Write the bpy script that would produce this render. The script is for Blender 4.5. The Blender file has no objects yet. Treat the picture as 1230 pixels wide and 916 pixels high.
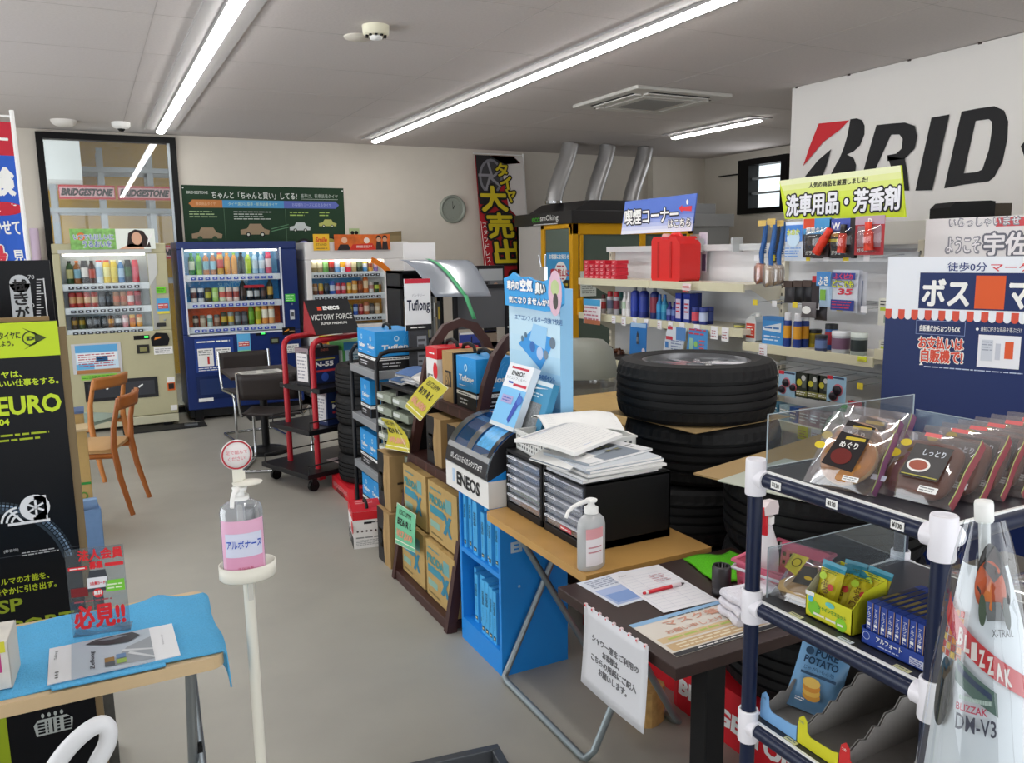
import bpy, math, random
from mathutils import Vector, Matrix
R = math.radians
random.seed(7)
sc = bpy.context.scene
COL = sc.collection

# ------------------------------------------------------------------ camera
# room axes: X to the right wall, Y to the back wall, Z up
PITCH, YAW, ROLL, F_PX, EYE = 0.15633, 0.47316, -0.01548, 984.3, 1.65
cy_, sy_, cp_, sp_ = math.cos(YAW), math.sin(YAW), math.cos(PITCH), math.sin(PITCH)
fwd = Vector((sy_*cp_, cy_*cp_, -sp_))
rt0 = Vector((cy_, -sy_, 0)); up0 = rt0.cross(fwd)
rt = rt0*math.cos(ROLL) + up0*math.sin(ROLL)
up = up0*math.cos(ROLL) - rt0*math.sin(ROLL)
cam = bpy.data.cameras.new('camera'); cam_o = bpy.data.objects.new('camera', cam); COL.objects.link(cam_o)
cam.sensor_width = 36; cam.lens = F_PX/1230*36; cam.clip_start = 0.02; cam.clip_end = 200
cam_o.matrix_world = Matrix(((rt.x, up.x, -fwd.x, 0), (rt.y, up.y, -fwd.y, 0), (rt.z, up.z, -fwd.z, EYE), (0, 0, 0, 1)))
sc.camera = cam_o

# ------------------------------------------------------------------ world, daylight, exposure
vs = sc.view_settings
vs.view_transform = 'Standard'; vs.look = 'None'; vs.gamma = 1; vs.use_curve_mapping = False
vs.exposure = 0.0
w = bpy.data.worlds.new('world'); sc.world = w; w.use_nodes = True
bgn = w.node_tree.nodes['Background']; bgn.inputs[0].default_value = (0.92, 0.96, 1.0, 1); bgn.inputs[1].default_value = 2.0
TUBE_STRENGTH = 23.0

def area(name, loc, rot, sx, sy, power, col=(1, 1, 1)):
    l = bpy.data.lights.new(name, 'AREA'); l.shape = 'RECTANGLE'; l.size = sx; l.size_y = sy
    l.energy = power; l.color = col
    o = bpy.data.objects.new(name, l); o.location = loc; o.rotation_euler = rot; COL.objects.link(o)
    return o
# daylight entering by the shop windows behind the camera and by the glazed left side
area('daylight_front', (1.6, -1.75, 1.45), (R(90), 0, 0), 5.6, 2.3, 30, (0.93, 0.97, 1.0))
area('daylight_left', (-2.75, 4.6, 1.35), (R(90), 0, R(-90)), 6.5, 2.2, 75, (0.93, 0.97, 1.0))
area('daylight_side_window', (7.78, 8.08, 2.44), (R(90), 0, R(90)), 0.5, 0.5, 4, (0.97, 0.98, 1.0))
area('store_fill_light', (-1.5, 10.6, 2.0), (R(90), 0, R(-90)), 1.4, 1.8, 85, (0.95, 0.98, 1.0))  # added area light that brightens the store room, which has no window

# ------------------------------------------------------------------ materials
MATS = {}
def lin(c): return c/12.92 if c <= 0.04045 else ((c+0.055)/1.055)**2.4
def rgb(h):
    h = h.lstrip('#'); return tuple(lin(int(h[i:i+2], 16)/255) for i in (0, 2, 4)) + (1,)
def M(hexc, rough=0.5, metal=0.0, noise=0.0, scale=30.0, bump=0.0, trans=0.0, alpha=1.0, spec=0.38, emit=0.0, coat=0.0):
    key = (hexc, rough, metal, noise, scale, bump, trans, alpha, spec, emit, coat)
    if key in MATS: return MATS[key]
    m = bpy.data.materials.new('m_%s_%d' % (hexc.strip('#'), len(MATS))); m.use_nodes = True
    nt = m.node_tree; b = nt.nodes['Principled BSDF']
    c = rgb(hexc); b.inputs['Base Color'].default_value = c
    b.inputs['Roughness'].default_value = rough; b.inputs['Metallic'].default_value = metal
    b.inputs['Specular IOR Level'].default_value = spec
    b.inputs['Coat Weight'].default_value = coat
    if alpha < 1: b.inputs['Alpha'].default_value = alpha
    if trans: b.inputs['Transmission Weight'].default_value = trans
    if emit:
        b.inputs['Emission Color'].default_value = c; b.inputs['Emission Strength'].default_value = emit
    if noise or bump:
        tc = nt.nodes.new('ShaderNodeTexCoord'); nz = nt.nodes.new('ShaderNodeTexNoise')
        nz.inputs['Scale'].default_value = scale; nz.inputs['Detail'].default_value = 6
        nt.links.new(tc.outputs['Object'], nz.inputs['Vector'])
        if noise:
            mx = nt.nodes.new('ShaderNodeMix'); mx.data_type = 'RGBA'; mx.blend_type = 'MULTIPLY'
            mx.inputs[0].default_value = 1.0
            cr = nt.nodes.new('ShaderNodeMapRange'); cr.inputs[1].default_value = 0.3; cr.inputs[2].default_value = 0.7
            cr.inputs[3].default_value = 1-noise; cr.inputs[4].default_value = 1+noise*0.4
            nt.links.new(nz.outputs['Fac'], cr.inputs[0])
            cc = nt.nodes.new('ShaderNodeCombineColor')
            for k in range(3): nt.links.new(cr.outputs[0], cc.inputs[k])
            mx.inputs[6].default_value = c
            nt.links.new(cc.outputs[0], mx.inputs[7]); nt.links.new(mx.outputs[2], b.inputs['Base Color'])
        if bump:
            bp = nt.nodes.new('ShaderNodeBump'); bp.inputs['Strength'].default_value = bump; bp.inputs['Distance'].default_value = 0.01
            nt.links.new(nz.outputs['Fac'], bp.inputs['Height']); nt.links.new(bp.outputs['Normal'], b.inputs['Normal'])
    MATS[key] = m
    return m
def glass_mat(name, tint, gloss=0.12, rough=0.02, base=0.0, basecol='#ffffff'):
    # thin sheet: clear transmission, Fresnel reflection, a little surface haze
    m = bpy.data.materials.new(name); m.use_nodes = True; nt = m.node_tree; nt.nodes.clear()
    out = nt.nodes.new('ShaderNodeOutputMaterial'); tr = nt.nodes.new('ShaderNodeBsdfTransparent'); gl = nt.nodes.new('ShaderNodeBsdfGlossy')
    tr.inputs[0].default_value = rgb(tint); gl.inputs['Roughness'].default_value = rough
    fr = nt.nodes.new('ShaderNodeLayerWeight'); fr.inputs[0].default_value = 0.5
    mr = nt.nodes.new('ShaderNodeMapRange'); mr.inputs[3].default_value = gloss*0.5; mr.inputs[4].default_value = min(1, gloss*4)
    nt.links.new(fr.outputs['Facing'], mr.inputs[0])
    mx = nt.nodes.new('ShaderNodeMixShader'); nt.links.new(mr.outputs[0], mx.inputs[0])
    nt.links.new(tr.outputs[0], mx.inputs[1]); nt.links.new(gl.outputs[0], mx.inputs[2])
    last = mx
    if base:
        df = nt.nodes.new('ShaderNodeBsdfDiffuse'); df.inputs[0].default_value = rgb(basecol)
        m2 = nt.nodes.new('ShaderNodeMixShader'); m2.inputs[0].default_value = base
        nt.links.new(mx.outputs[0], m2.inputs[1]); nt.links.new(df.outputs[0], m2.inputs[2]); last = m2
    nt.links.new(last.outputs[0], out.inputs[0])
    return m
WHITE = M('#f2f2ef', 0.5); BLACK = M('#0e0e10', 0.45, spec=0.25); INK = M('#1a1a1c', 0.6); CHROME = M('#c8ccd0', 0.12, 1.0)
STEEL = M('#9aa0a4', 0.3, 0.9); RED = M('#d3202c', 0.45); PAPER = M('#f0efec', 0.75, noise=0.03)
CLEAR = glass_mat('clear_sheet', '#f4f8f8', 0.10)
ACRYL = glass_mat('acrylic_sheet', '#e6ecef', 0.06, 0.03, 0.05, '#c8d0d8')
FILM = glass_mat('crinkled_film', '#f6f6f6', 0.22, 0.12, 0.05)
PANE = glass_mat('window_pane', '#e6ecee', 0.09, 0.0, 0.06)
VGL = glass_mat('display_glass', '#fafcfc', 0.045, 0.0)

# ------------------------------------------------------------------ mesh builder
class MB:
    def __init__(s): s.v = []; s.f = []; s.m = []; s.s = []; s.mats = []; s.X = None
    def mi(s, m):
        if m not in s.mats: s.mats.append(m)
        return s.mats.index(m)
    def add(s, vs, fs, m, smooth=False):
        n = len(s.v); X = s.X
        s.v += [tuple(X @ Vector(p)) if X else tuple(p) for p in vs]
        k = s.mi(m)
        for f in fs: s.f.append([n+i for i in f]); s.m.append(k); s.s.append(smooth)
        return s
    def box(s, x0, y0, z0, x1, y1, z1, m):
        vs = [(x0,y0,z0),(x1,y0,z0),(x1,y1,z0),(x0,y1,z0),(x0,y0,z1),(x1,y0,z1),(x1,y1,z1),(x0,y1,z1)]
        return s.add(vs, [(0,3,2,1),(4,5,6,7),(0,1,5,4),(1,2,6,5),(2,3,7,6),(3,0,4,7)], m)
    def cb(s, cx, cy, cz, sx, sy, sz, m): return s.box(cx-sx/2, cy-sy/2, cz-sz/2, cx+sx/2, cy+sy/2, cz+sz/2, m)
    def rbox(s, x0, y0, z0, x1, y1, z1, m, r=0.01, seg=3):
        # box with rounded vertical edges
        pts = []
        for (cx, cy, a0) in ((x1-r, y1-r, 0), (x0+r, y1-r, 90), (x0+r, y0+r, 180), (x1-r, y0+r, 270)):
            for k in range(seg+1):
                a = R(a0+90*k/seg); pts.append((cx+r*math.cos(a), cy+r*math.sin(a)))
        return s.prism(pts, z0, z1, m)
    def prism(s, pts, z0, z1, m, smooth=False, axis='z'):
        n = len(pts)
        def P(a, b, c): return {'z': (a, b, c), 'y': (a, c, b), 'x': (c, a, b)}[axis]
        vs = [P(a, b, z0) for a, b in pts] + [P(a, b, z1) for a, b in pts]
        s.add(vs, [list(range(n))[::-1], list(range(n, 2*n))], m)
        s.add(vs, [(i, (i+1) % n, n+(i+1) % n, n+i) for i in range(n)], m, smooth)
        return s
    def quad(s, a, b, c, d, m): return s.add([a, b, c, d], [(0, 1, 2, 3)], m)
    def lathe(s, prof, m, seg=20, at=(0, 0, 0), smooth=True, sx=1, sy=1):
        vs = []; n = len(prof)
        for i in range(seg):
            a = 2*math.pi*i/seg; c, q = math.cos(a)*sx, math.sin(a)*sy
            vs += [(at[0]+r*c, at[1]+r*q, at[2]+z) for r, z in prof]
        fs = []
        for i in range(seg):
            j = (i+1) % seg
            for k in range(n-1): fs.append((i*n+k, j*n+k, j*n+k+1, i*n+k+1))
        s.add(vs, fs, m, smooth)
        if prof[0][0] > 1e-5: s.add([vs[i*n] for i in range(seg)], [list(range(seg))[::-1]], m)
        if prof[-1][0] > 1e-5: s.add([vs[i*n+n-1] for i in range(seg)], [list(range(seg))], m)
        return s
    def tube(s, pts, r, m, seg=10, closed=False, cap=True):
        pts = [Vector(p) for p in pts]; n = len(pts); rings = []
        rr = r if isinstance(r, (list, tuple)) else [r]*n
        t0 = (pts[1]-pts[0]).normalized(); ref = Vector((0, 0, 1)) if abs(t0.z) < 0.9 else Vector((1, 0, 0))
        nrm = t0.cross(ref).normalized()
        vs = []
        for i, p in enumerate(pts):
            if closed: t = (pts[(i+1) % n]-pts[i-1]).normalized()
            else: t = (pts[min(i+1, n-1)]-pts[max(i-1, 0)]).normalized()
            nrm = (nrm - t*nrm.dot(t)).normalized(); b = t.cross(nrm)
            vs += [tuple(p+(nrm*math.cos(2*math.pi*k/seg)+b*math.sin(2*math.pi*k/seg))*rr[i]) for k in range(seg)]
        fs = []
        for i in range(n if closed else n-1):
            j = (i+1) % n
            for k in range(seg):
                l = (k+1) % seg; fs.append((i*seg+k, j*seg+k, j*seg+l, i*seg+l)[::-1])
        s.add(vs, fs, m, True)
        if cap and not closed:
            s.add(vs[:seg], [list(range(seg))], m); s.add(vs[-seg:], [list(range(seg))[::-1]], m)
        return s
    def grid(s, fn, nu, nv, m, smooth=True, thick=0):
        # fn(a, b) with a, b in 0..1
        vs = [fn(i/nu, j/nv) for j in range(nv+1) for i in range(nu+1)]
        fs = [(j*(nu+1)+i, j*(nu+1)+i+1, (j+1)*(nu+1)+i+1, (j+1)*(nu+1)+i) for j in range(nv) for i in range(nu)]
        if callable(m):
            k0 = len(s.v)
            for f in fs:
                j, i = divmod(f[0], nu+1)
                s.add([vs[q] for q in f], [(0, 1, 2, 3)], m((i+.5)/nu, (j+.5)/nv), False)
            return s
        return s.add(vs, fs, m, smooth)
    def pouch(s, wd, ht, th, m, nu=10, nv=12, at=(0, 0, 0), seal=0.08, wrinkle=0.0, label=None, seed=0):
        # a filled film bag standing in the XZ plane, front towards -Y; m(a, b) or one material
        rnd = random.Random(seed)
        ph = [rnd.uniform(0, 6.28) for _ in range(6)]
        def bul(a, b):
            e = max(0, 1-abs(2*a-1)**3)*max(0, 1-abs(2*b-1)**(2.6))
            if b < seal or b > 1-seal: e *= 0.25
            return th/2*e + wrinkle*(math.sin(a*19+ph[0])*math.sin(b*13+ph[1])+0.5*math.sin(a*31+b*23+ph[2]))*(0.3+e)
        for sg in (-1, 1):
            def fn(a, b, sg=sg):
                return (at[0]+(a-.5)*wd*(1-0.04*math.sin(b*math.pi)), at[1]+sg*max(0.0006, bul(a, b)), at[2]+b*ht)
            mm = m if not callable(m) else (m if sg < 0 else (lambda a, b: m(a, b)))
            s.grid(fn, nu, nv, mm)
        return s
    def build(s, name, parent=None, loc=None, rotz=0, bevel=0, seg=2, solid=0, subd=0, smooth=None):
        me = bpy.data.meshes.new(name); me.from_pydata(s.v, [], s.f); 
        for m in s.mats: me.materials.append(m)
        me.polygons.foreach_set('material_index', s.m)
        me.polygons.foreach_set('use_smooth', s.s if smooth is None else [smooth]*len(s.f)); me.update()
        o = bpy.data.objects.new(name, me); COL.objects.link(o)
        if loc is not None: o.location = loc
        o.rotation_euler = (0, 0, rotz)
        if parent: o.parent = parent
        if solid:
            q = o.modifiers.new('solid', 'SOLIDIFY'); q.thickness = solid; q.offset = 0
        if bevel:
            q = o.modifiers.new('bevel', 'BEVEL'); q.width = bevel; q.segments = seg; q.limit_method = 'ANGLE'; q.angle_limit = R(50)
        if subd:
            q = o.modifiers.new('sub', 'SUBSURF'); q.levels = q.render_levels = subd
        return o

# ------------------------------------------------------------------ flat print on a surface
_TX = {}
def text_geo(body, bold):
    k = (body, bold)
    if k not in _TX:
        c = bpy.data.curves.new('t', 'FONT'); c.body = body; c.offset = bold; c.resolution_u = 2; c.size = 1; c.space_line = 0.95
        o = bpy.data.objects.new('t', c); me = o.to_mesh()
        _TX[k] = ([(v.co.x, v.co.y) for v in me.vertices], [list(p.vertices) for p in me.polygons])
        o.to_mesh_clear(); bpy.data.objects.remove(o); bpy.data.curves.remove(c)
    return _TX[k]
class Pl:
    """print area: O origin, u right, v up, lifted along u x v"""
    def __init__(s, mb, O, u, v, lift=0.0008): 
        s.mb = mb; s.O = Vector(O); s.u = Vector(u).normalized(); s.v = Vector(v).normalized(); s.n = s.u.cross(s.v); s.L = lift; s.k = 1
    def P(s, x, y, k): return tuple(s.O + s.u*x + s.v*y + s.n*(s.L*k))
    def rect(s, x0, y0, x1, y1, m, k=None): return s.poly([(x0,y0),(x1,y0),(x1,y1),(x0,y1)], m, k)
    def poly(s, pts, m, k=None):
        k = s.k if k is None else k
        s.mb.add([s.P(x, y, k) for x, y in pts], [list(range(len(pts)))], m); return s
    def disc(s, cx, cy, r, m, k=None, ry=None, n=20):
        return s.poly([(cx+r*math.cos(2*math.pi*i/n), cy+(ry or r)*math.sin(2*math.pi*i/n)) for i in range(n)], m, k)
    def ring(s, cx, cy, r0, r1, m, k=None, n=24, a0=0, a1=360):
        for i in range(n):
            a, b = R(a0+(a1-a0)*i/n), R(a0+(a1-a0)*(i+1)/n)
            s.poly([(cx+r0*math.cos(a), cy+r0*math.sin(a)), (cx+r1*math.cos(a), cy+r1*math.sin(a)), (cx+r1*math.cos(b), cy+r1*math.sin(b)), (cx+r0*math.cos(b), cy+r0*math.sin(b))], m, k)
        return s
    def text(s, body, x, y, h, m, wd=None, bold=0.0, shear=0, k=None, edge=None, al='L', rot=0):
        """bottom-left (or centre) at x, y; ink height h; ink width wd if given"""
        k = s.k+1 if k is None else k
        cjk = any(ord(c) > 0x2E00 for c in body); stroke = bold if cjk else 0
        V, Fc = text_geo(body, 0 if cjk else bold)
        if not V: return s
        bx0, bx1 = min(p[0] for p in V), max(p[0] for p in V); by0, by1 = min(p[1] for p in V), max(p[1] for p in V)
        sy = h/(by1-by0); sx = wd/(bx1-bx0) if wd else sy
        W = (bx1-bx0)*sx
        if al == 'C': x -= W/2
        if al == 'R': x -= W
        cr, sr = math.cos(rot), math.sin(rot)
        def put(V, Fc, kk, m, dx=0, dy=0):
            o = []
            for a, b in V:
                X = (a-bx0)*sx + shear*(b-by0)*sy + dx; Y = (b-by0)*sy + dy
                o.append(s.P(x+X*cr-Y*sr, y+X*sr+Y*cr, kk))
            s.mb.add(o, Fc, m)
        # heavy strokes and outlines: the same glyphs laid side by side, so that dense characters stay whole
        if edge:
            e = (cjk and stroke or bold)+edge[1]; e *= sy
            for i in range(12): put(V, Fc, k+i*0.08, edge[0], e*math.cos(i*math.pi/6), e*math.sin(i*math.pi/6))
            k += 1.1
        if stroke:
            for i in range(6): put(V, Fc, k+i*0.08, m, stroke*sy*math.cos(i*math.pi/3), stroke*sy*math.sin(i*math.pi/3))
            k += 0.5
        put(V, Fc, k, m); return s
    def lines(s, x0, y0, x1, y1, n, m, k=None, duty=0.4, seed=1):
        """small print too fine to read, as rows of strokes"""
        rnd = random.Random(seed); y0, y1 = min(y0, y1), max(y0, y1); st = (y1-y0)/n; sx = max(st, (x1-x0)/60)
        for i in range(n):
            y = y1-(i+0.5)*st; x = x0; e = x1-(x1-x0)*rnd.uniform(0, 0.3)
            while x < e:
                q = min(e, x+rnd.uniform(0.6, 2.2)*sx*1.2); s.rect(x, y-st*duty/2, q, y+st*duty/2, m, k if k is not None else s.k+1); x = q+sx*0.35
        return s

def ray(px, py): return fwd + rt*((px-615)/F_PX) - up*((py-458)/F_PX)
def AX(px, py, X): d = ray(px, py); return Vector((0, 0, EYE)) + d*(X/d.x)
def AY(px, py, Y): d = ray(px, py); return Vector((0, 0, EYE)) + d*(Y/d.y)
def FL(px, py, z=0.0): d = ray(px, py); return Vector((0, 0, EYE)) + d*((z-EYE)/d.z)
class PB(Pl):
    """print area on a thing standing at loc, turned by rotz; at() reads where a sight line meets it"""
    def base(s, loc, rotz=0):
        s.B = Matrix.Translation(Vector(loc)) @ Matrix.Rotation(rotz, 4, 'Z'); return s
    def at(s, px, py):
        O = s.B @ s.O; R3 = s.B.to_3x3(); n = R3 @ s.n; d = ray(px, py); E = Vector((0, 0, EYE))
        q = E + d*((O-E).dot(n)/d.dot(n)) - O
        return (q.dot(R3 @ s.u), q.dot(R3 @ s.v))
    def prect(s, a, b, m, k=None): (x0, y0), (x1, y1) = s.at(*a), s.at(*b); return s.rect(x0, y0, x1, y1, m, k)
    def ppoly(s, pts, m, k=None): return s.poly([s.at(*q) for q in pts], m, k)
    def ptext(s, body, a, b, m, bold=0, k=None, edge=None, shear=0):
        (x0, y0), (x1, y1) = s.at(*a), s.at(*b)
        if getattr(s, 'mid', 0): xm = (a[0]+b[0])/2; y0, y1 = s.at(xm, a[1])[1], s.at(xm, b[1])[1]
        return s.text(body, x0, y0, abs(y1-y0), m, wd=abs(x1-x0), bold=bold, k=k, edge=edge, shear=shear)

# ------------------------------------------------------------------ object tagging
def tag(o, label, cat, group=None, kind=None):
    o['label'] = label; o['category'] = cat
    if group: o['group'] = group
    if kind: o['kind'] = kind
    return o
def thing(name, label, cat, loc=(0, 0, 0), rotz=0, group=None):
    o = bpy.data.objects.new(name, None); COL.objects.link(o); o.empty_display_size = 0.1
    o.location = loc; o.rotation_euler = (0, 0, rotz); return tag(o, label, cat, group)
def solo(mb, name, label, cat, loc=(0, 0, 0), rotz=0, group=None, **kw):
    return tag(mb.build(name, None, loc, rotz, **kw), label, cat, group)
def struct(mb, name, **kw):
    o = mb.build(name, **kw); o['kind'] = 'structure'; return o
def dup(o, loc=None, rotz=None, label=None, group=None):
    c = o.copy(); COL.objects.link(c)
    if loc is not None: c.location = loc
    if rotz is not None: c.rotation_euler = (0, 0, rotz)
    if label: c['label'] = label
    if group: c['group'] = group
    for ch in list(o.children):
        d = ch.copy(); COL.objects.link(d); d.parent = c
        for g in list(ch.children):
            e = g.copy(); COL.objects.link(e); e.parent = d
    return c
ORD = ['first', 'second', 'third', 'fourth', 'fifth', 'sixth', 'seventh', 'eighth', 'ninth', 'tenth', 'eleventh', 'twelfth', 'thirteenth', 'fourteenth', 'fifteenth', 'sixteenth']
def arc(cx, cy, r, a0, a1, n): return [(cx+r*math.cos(R(a0+(a1-a0)*i/n)), cy+r*math.sin(R(a0+(a1-a0)*i/n))) for i in range(n+1)]

# ================================================================== THE ROOM
CH = 2.9
YB = 9.4
floor_m = M('#a4a197', 0.42, noise=0.07, scale=3.5, spec=0.35)
ceil_m = M('#cbc4c1', 0.9, noise=0.05, scale=60, bump=0.15)
wall_m = M('#d9d2c6', 0.85, noise=0.02, scale=8)
wall_w = M('#e2ddd6', 0.85, noise=0.02, scale=8)
frame_m = M('#0d0d0e', 0.45, spec=0.2)
b = MB(); b.box(-2.9, -2.0, -0.1, 8.1, YB+0.1, 0, floor_m); struct(b, 'floor')
b = MB(); b.box(-2.9, -2.0, CH, 8.1, YB+0.1, CH+0.1, ceil_m)
for k in range(9): b.box(-2.9, 0.3+k*0.91, CH-0.0012, 8.1, 0.304+k*0.91, CH, M('#b5aeab', 0.9))
for k in range(6): b.box(-1.4+k*1.82, -2, CH-0.0012, -1.396+k*1.82, YB, CH, M('#b5aeab', 0.9))
struct(b, 'ceiling')
# back wall with the tall glazed opening
b = MB(); b.box(-2.9, YB, 0, -0.33, YB+0.12, CH, wall_m); b.box(0.93, YB, 0, 8.1, YB+0.12, CH, wall_m); b.box(-0.33, YB, 2.87, 0.93, YB+0.12, CH, wall_m)
b.box(6.95, YB-0.12, 0, 7.85, YB, CH, wall_m)
struct(b, 'wall_back')
f = MB()
for x0, x1, z0, z1 in ((-0.33, -0.27, 0, 2.87), (0.87, 0.93, 0, 2.87), (-0.27, 0.87, 2.81, 2.87), (-0.27, 0.87, 0, 0.06)): f.box(x0, YB-0.05, z0, x1, YB+0.08, z1, frame_m)
f.box(0.845, YB-0.03, 0.06, 0.87, YB+0.03, 2.81, STEEL)
wf = struct(f, 'window_1')
g = MB(); g.box(-0.27, YB+0.0, 0.06, 0.845, YB+0.006, 2.81, PANE); g.build('pane', wf)
# right wall (recess) with its small window, and the projecting partition
b = MB()
b.box(7.85, 4.9, 0, 8.0, 7.70, CH, wall_m); b.box(7.85, 8.56, 0, 8.0, YB, CH, wall_m); b.box(7.85, 7.70, 0, 8.0, 8.56, 2.1, wall_m); b.box(7.85, 7.70, 2.80, 8.0, 8.56, CH, wall_m)
b.box(7.83, 7.0, 2.60, 7.85, 7.6, 2.62, M('#55504a')); b.box(7.80, 8.56, 2.62, 7.85, 8.95, 2.635, BLACK)
struct(b, 'wall_right')
f = MB()
for y0, y1, z0, z1 in ((7.70, 7.80, 2.1, 2.8), (8.36, 8.56, 2.1, 2.8), (7.8, 8.36, 2.72, 2.8), (7.8, 8.36, 2.1, 2.17)): f.box(7.80, y0, z0, 7.98, y1, z1, frame_m)
for z in (2.36, 2.55): f.box(7.86, 7.8, z-0.012, 7.9, 8.36, z+0.012, M('#8f9496'))
wf = struct(f, 'window_2'); g = MB(); g.box(7.92, 7.8, 2.17, 7.926, 8.36, 2.72, CLEAR); g.build('pane', wf)
b = MB(); b.box(5.1, -2.0, 0, 5.25, 5.0, CH, wall_w); b.box(5.25, 4.88, 0, 7.85, 5.0, CH, wall_w); struct(b, 'wall_partition')
# glazed shop front behind the camera and on the left: piers, sill and header round real openings
b = MB(); b.box(-2.9, -2.0, 0, -1.4, -1.88, CH, wall_w); b.box(4.6, -2.0, 0, 5.1, -1.88, CH, wall_w); b.box(-1.4, -2.0, 2.65, 4.6, -1.88, CH, wall_w); b.box(-1.4, -2, 0, 4.6, -1.88, 0.25, wall_w)
struct(b, 'wall_front')
f = MB()
for k in range(5): f.box(-1.4+k*1.5-0.03, -1.95, 0.25, -1.4+k*1.5+0.03, -1.89, 2.65, frame_m)
struct(f, 'window_3')
b = MB(); b.box(-3.0, -2.0, 0, -2.88, 1.2, CH, wall_w); b.box(-3.0, 8.0, 0, -2.88, YB, CH, wall_w); b.box(-3.0, 1.2, 2.5, -2.88, 8.0, CH, wall_w); b.box(-3.0, 1.2, 0, -2.88, 0.2, 0.2, wall_w)
struct(b, 'wall_left')
f = MB()
for k in range(5): f.box(-2.96, 1.2+k*1.7-0.03, 0.0, -2.9, 1.2+k*1.7+0.03, 2.5, frame_m)
struct(f, 'window_4')
# store room behind the glass
b = MB()
b.box(-1.6, 12.6, 0, 3.2, 12.7, 3.4, M('#d8a600', 0.7, noise=0.08, scale=4)); struct(b, 'wall_store')
b = MB(); b.box(-1.7, YB+0.13, 0, -1.6, 12.6, 3.4, M('#eef0f2', 0.8)); struct(b, 'wall_store_side')
b = MB(); b.box(-1.7, YB+0.12, -0.1, 3.2, 12.7, 0, floor_m); struct(b, 'floor_store')
b = MB(); b.box(-1.7, YB+0.12, 3.4, 3.2, 12.7, 3.5, M('#e4e2de', 0.8)); struct(b, 'ceiling_store')
b = MB(); b.box(3.2, YB+0.12, 0, 3.3, 12.6, 3.4, M('#e4e2de', 0.8)); struct(b, 'wall_store_right')
b = MB(); b.box(-1.6, 10.9, 2.55, 0.05, 12.6, 3.4, M('#eceae8', 0.8)); struct(b, 'trim_1')

# ------------------------------------------------------------------ ceiling fittings
tube_m = M('#fffdfa', 0.4, emit=TUBE_STRENGTH)
def ceiling_light(x, y0, n, label, pitch=1.24):
    t = thing('ceiling_light', label, 'ceiling light', (x, y0, CH), 0, 'white strip lights on the ceiling')
    y1 = -n*pitch
    b = MB(); b.box(-0.14, y1-0.03, -0.012, 0.14, 0.03, 0, M('#a9a6a5', 0.6)); b.box(-0.04, y1, -0.03, 0.04, 0, -0.012, M('#a9a6a5', 0.6)); b.build('housing', t)
    for k in range(n):
        b = MB(); pts = [(-0.037, -0.03), (-0.034, -0.042), (-0.018, -0.05), (0.018, -0.05), (0.034, -0.042), (0.037, -0.03)]
        b.prism(pts, y1+k*pitch+0.003, y1+(k+1)*pitch-0.003, tube_m, axis='y'); b.build('light_tube', t)
ceiling_light(0.76, 8.98, 7, 'long white strip light running down the left of the ceiling')
ceiling_light(2.92, 8.90, 7, 'long white strip light along the middle of the ceiling, longest in view')
ceiling_light(5.88, 7.48, 1, 'single short white strip light near the small window at right', 1.3)
# air conditioner
t = thing('ceiling_air_conditioner', 'square white cassette air conditioner set in the ceiling', 'air conditioner', (4.33, 5.83, CH))
b = MB(); b.box(-0.475, -0.475, -0.03, 0.475, 0.475, 0, M('#c9c6c0', 0.5)); b.build('panel', t, bevel=0.01)
b = MB(); b.box(-0.27, -0.27, -0.045, 0.27, 0.27, -0.03, M('#cfccc6', 0.5))
for k in range(14): b.box(-0.2, -0.2+k*0.03, -0.049, 0.2, -0.19+k*0.03, -0.045, M('#8e8c88', 0.6))
b.build('intake_grille', t)
for k in range(4):
    b = MB(); b.X = Matrix.Rotation(R(90*k), 4, 'Z'); b.box(-0.30, -0.40, -0.034, 0.30, -0.375, -0.03, BLACK); b.box(-0.30, -0.375, -0.043, 0.30, -0.31, -0.03, M('#d4d1cb', 0.5)); b.build('louvre', t)
def dome(name, label, cat, x, y, prof, m, extra=None):
    t = thing(name, label, cat, (x, y, CH)); b = MB(); b.lathe(prof, m, 24); b.build('housing', t)
    if extra: extra(t)
    return t
def slits(t):
    b = MB()
    for k in range(10):
        a = 2*math.pi*k/10; b.cb(0.052*math.cos(a), 0.052*math.sin(a), -0.056, 0.014, 0.014, 0.008, BLACK)
    b.build('vent_slit', t)
    b = MB(); b.lathe([(0.038, -0.05), (0.035, -0.07), (0, -0.072)], WHITE, 16); b.build('sensor', t)
dome('smoke_detector', 'round cream smoke detector on the ceiling near the left strip light', 'smoke detector', 1.54, 4.6, [(0.075, 0), (0.072, -0.045), (0.055, -0.052), (0.04, -0.055)], M('#e4e0c8', 0.5), slits)
dome('ceiling_cover', 'flat pale disc cover on the ceiling beside the smoke detector', 'cover plate', 1.52, 4.86, [(0.085, 0), (0.083, -0.008), (0, -0.01)], M('#d6d0c4', 0.6))
dome('smoke_detector', 'round white smoke detector on the ceiling above the tall glass window', 'smoke detector', -0.07, 8.75, [(0.11, 0), (0.10, -0.03), (0.07, -0.05), (0, -0.055)], M('#e6e2dc', 0.5))
def lens(t):
    b = MB(); b.lathe([(0.035, -0.045), (0.032, -0.065), (0.02, -0.08), (0, -0.083)], M('#0c0c0e', 0.1), 20); b.build('dome_lens', t)
dome('security_camera', 'white dome security camera with a black lens above the tall glass window', 'security camera', 0.40, 8.7, [(0.08, 0), (0.08, -0.03), (0.065, -0.05), (0.03, -0.06)], WHITE, lens)

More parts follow.
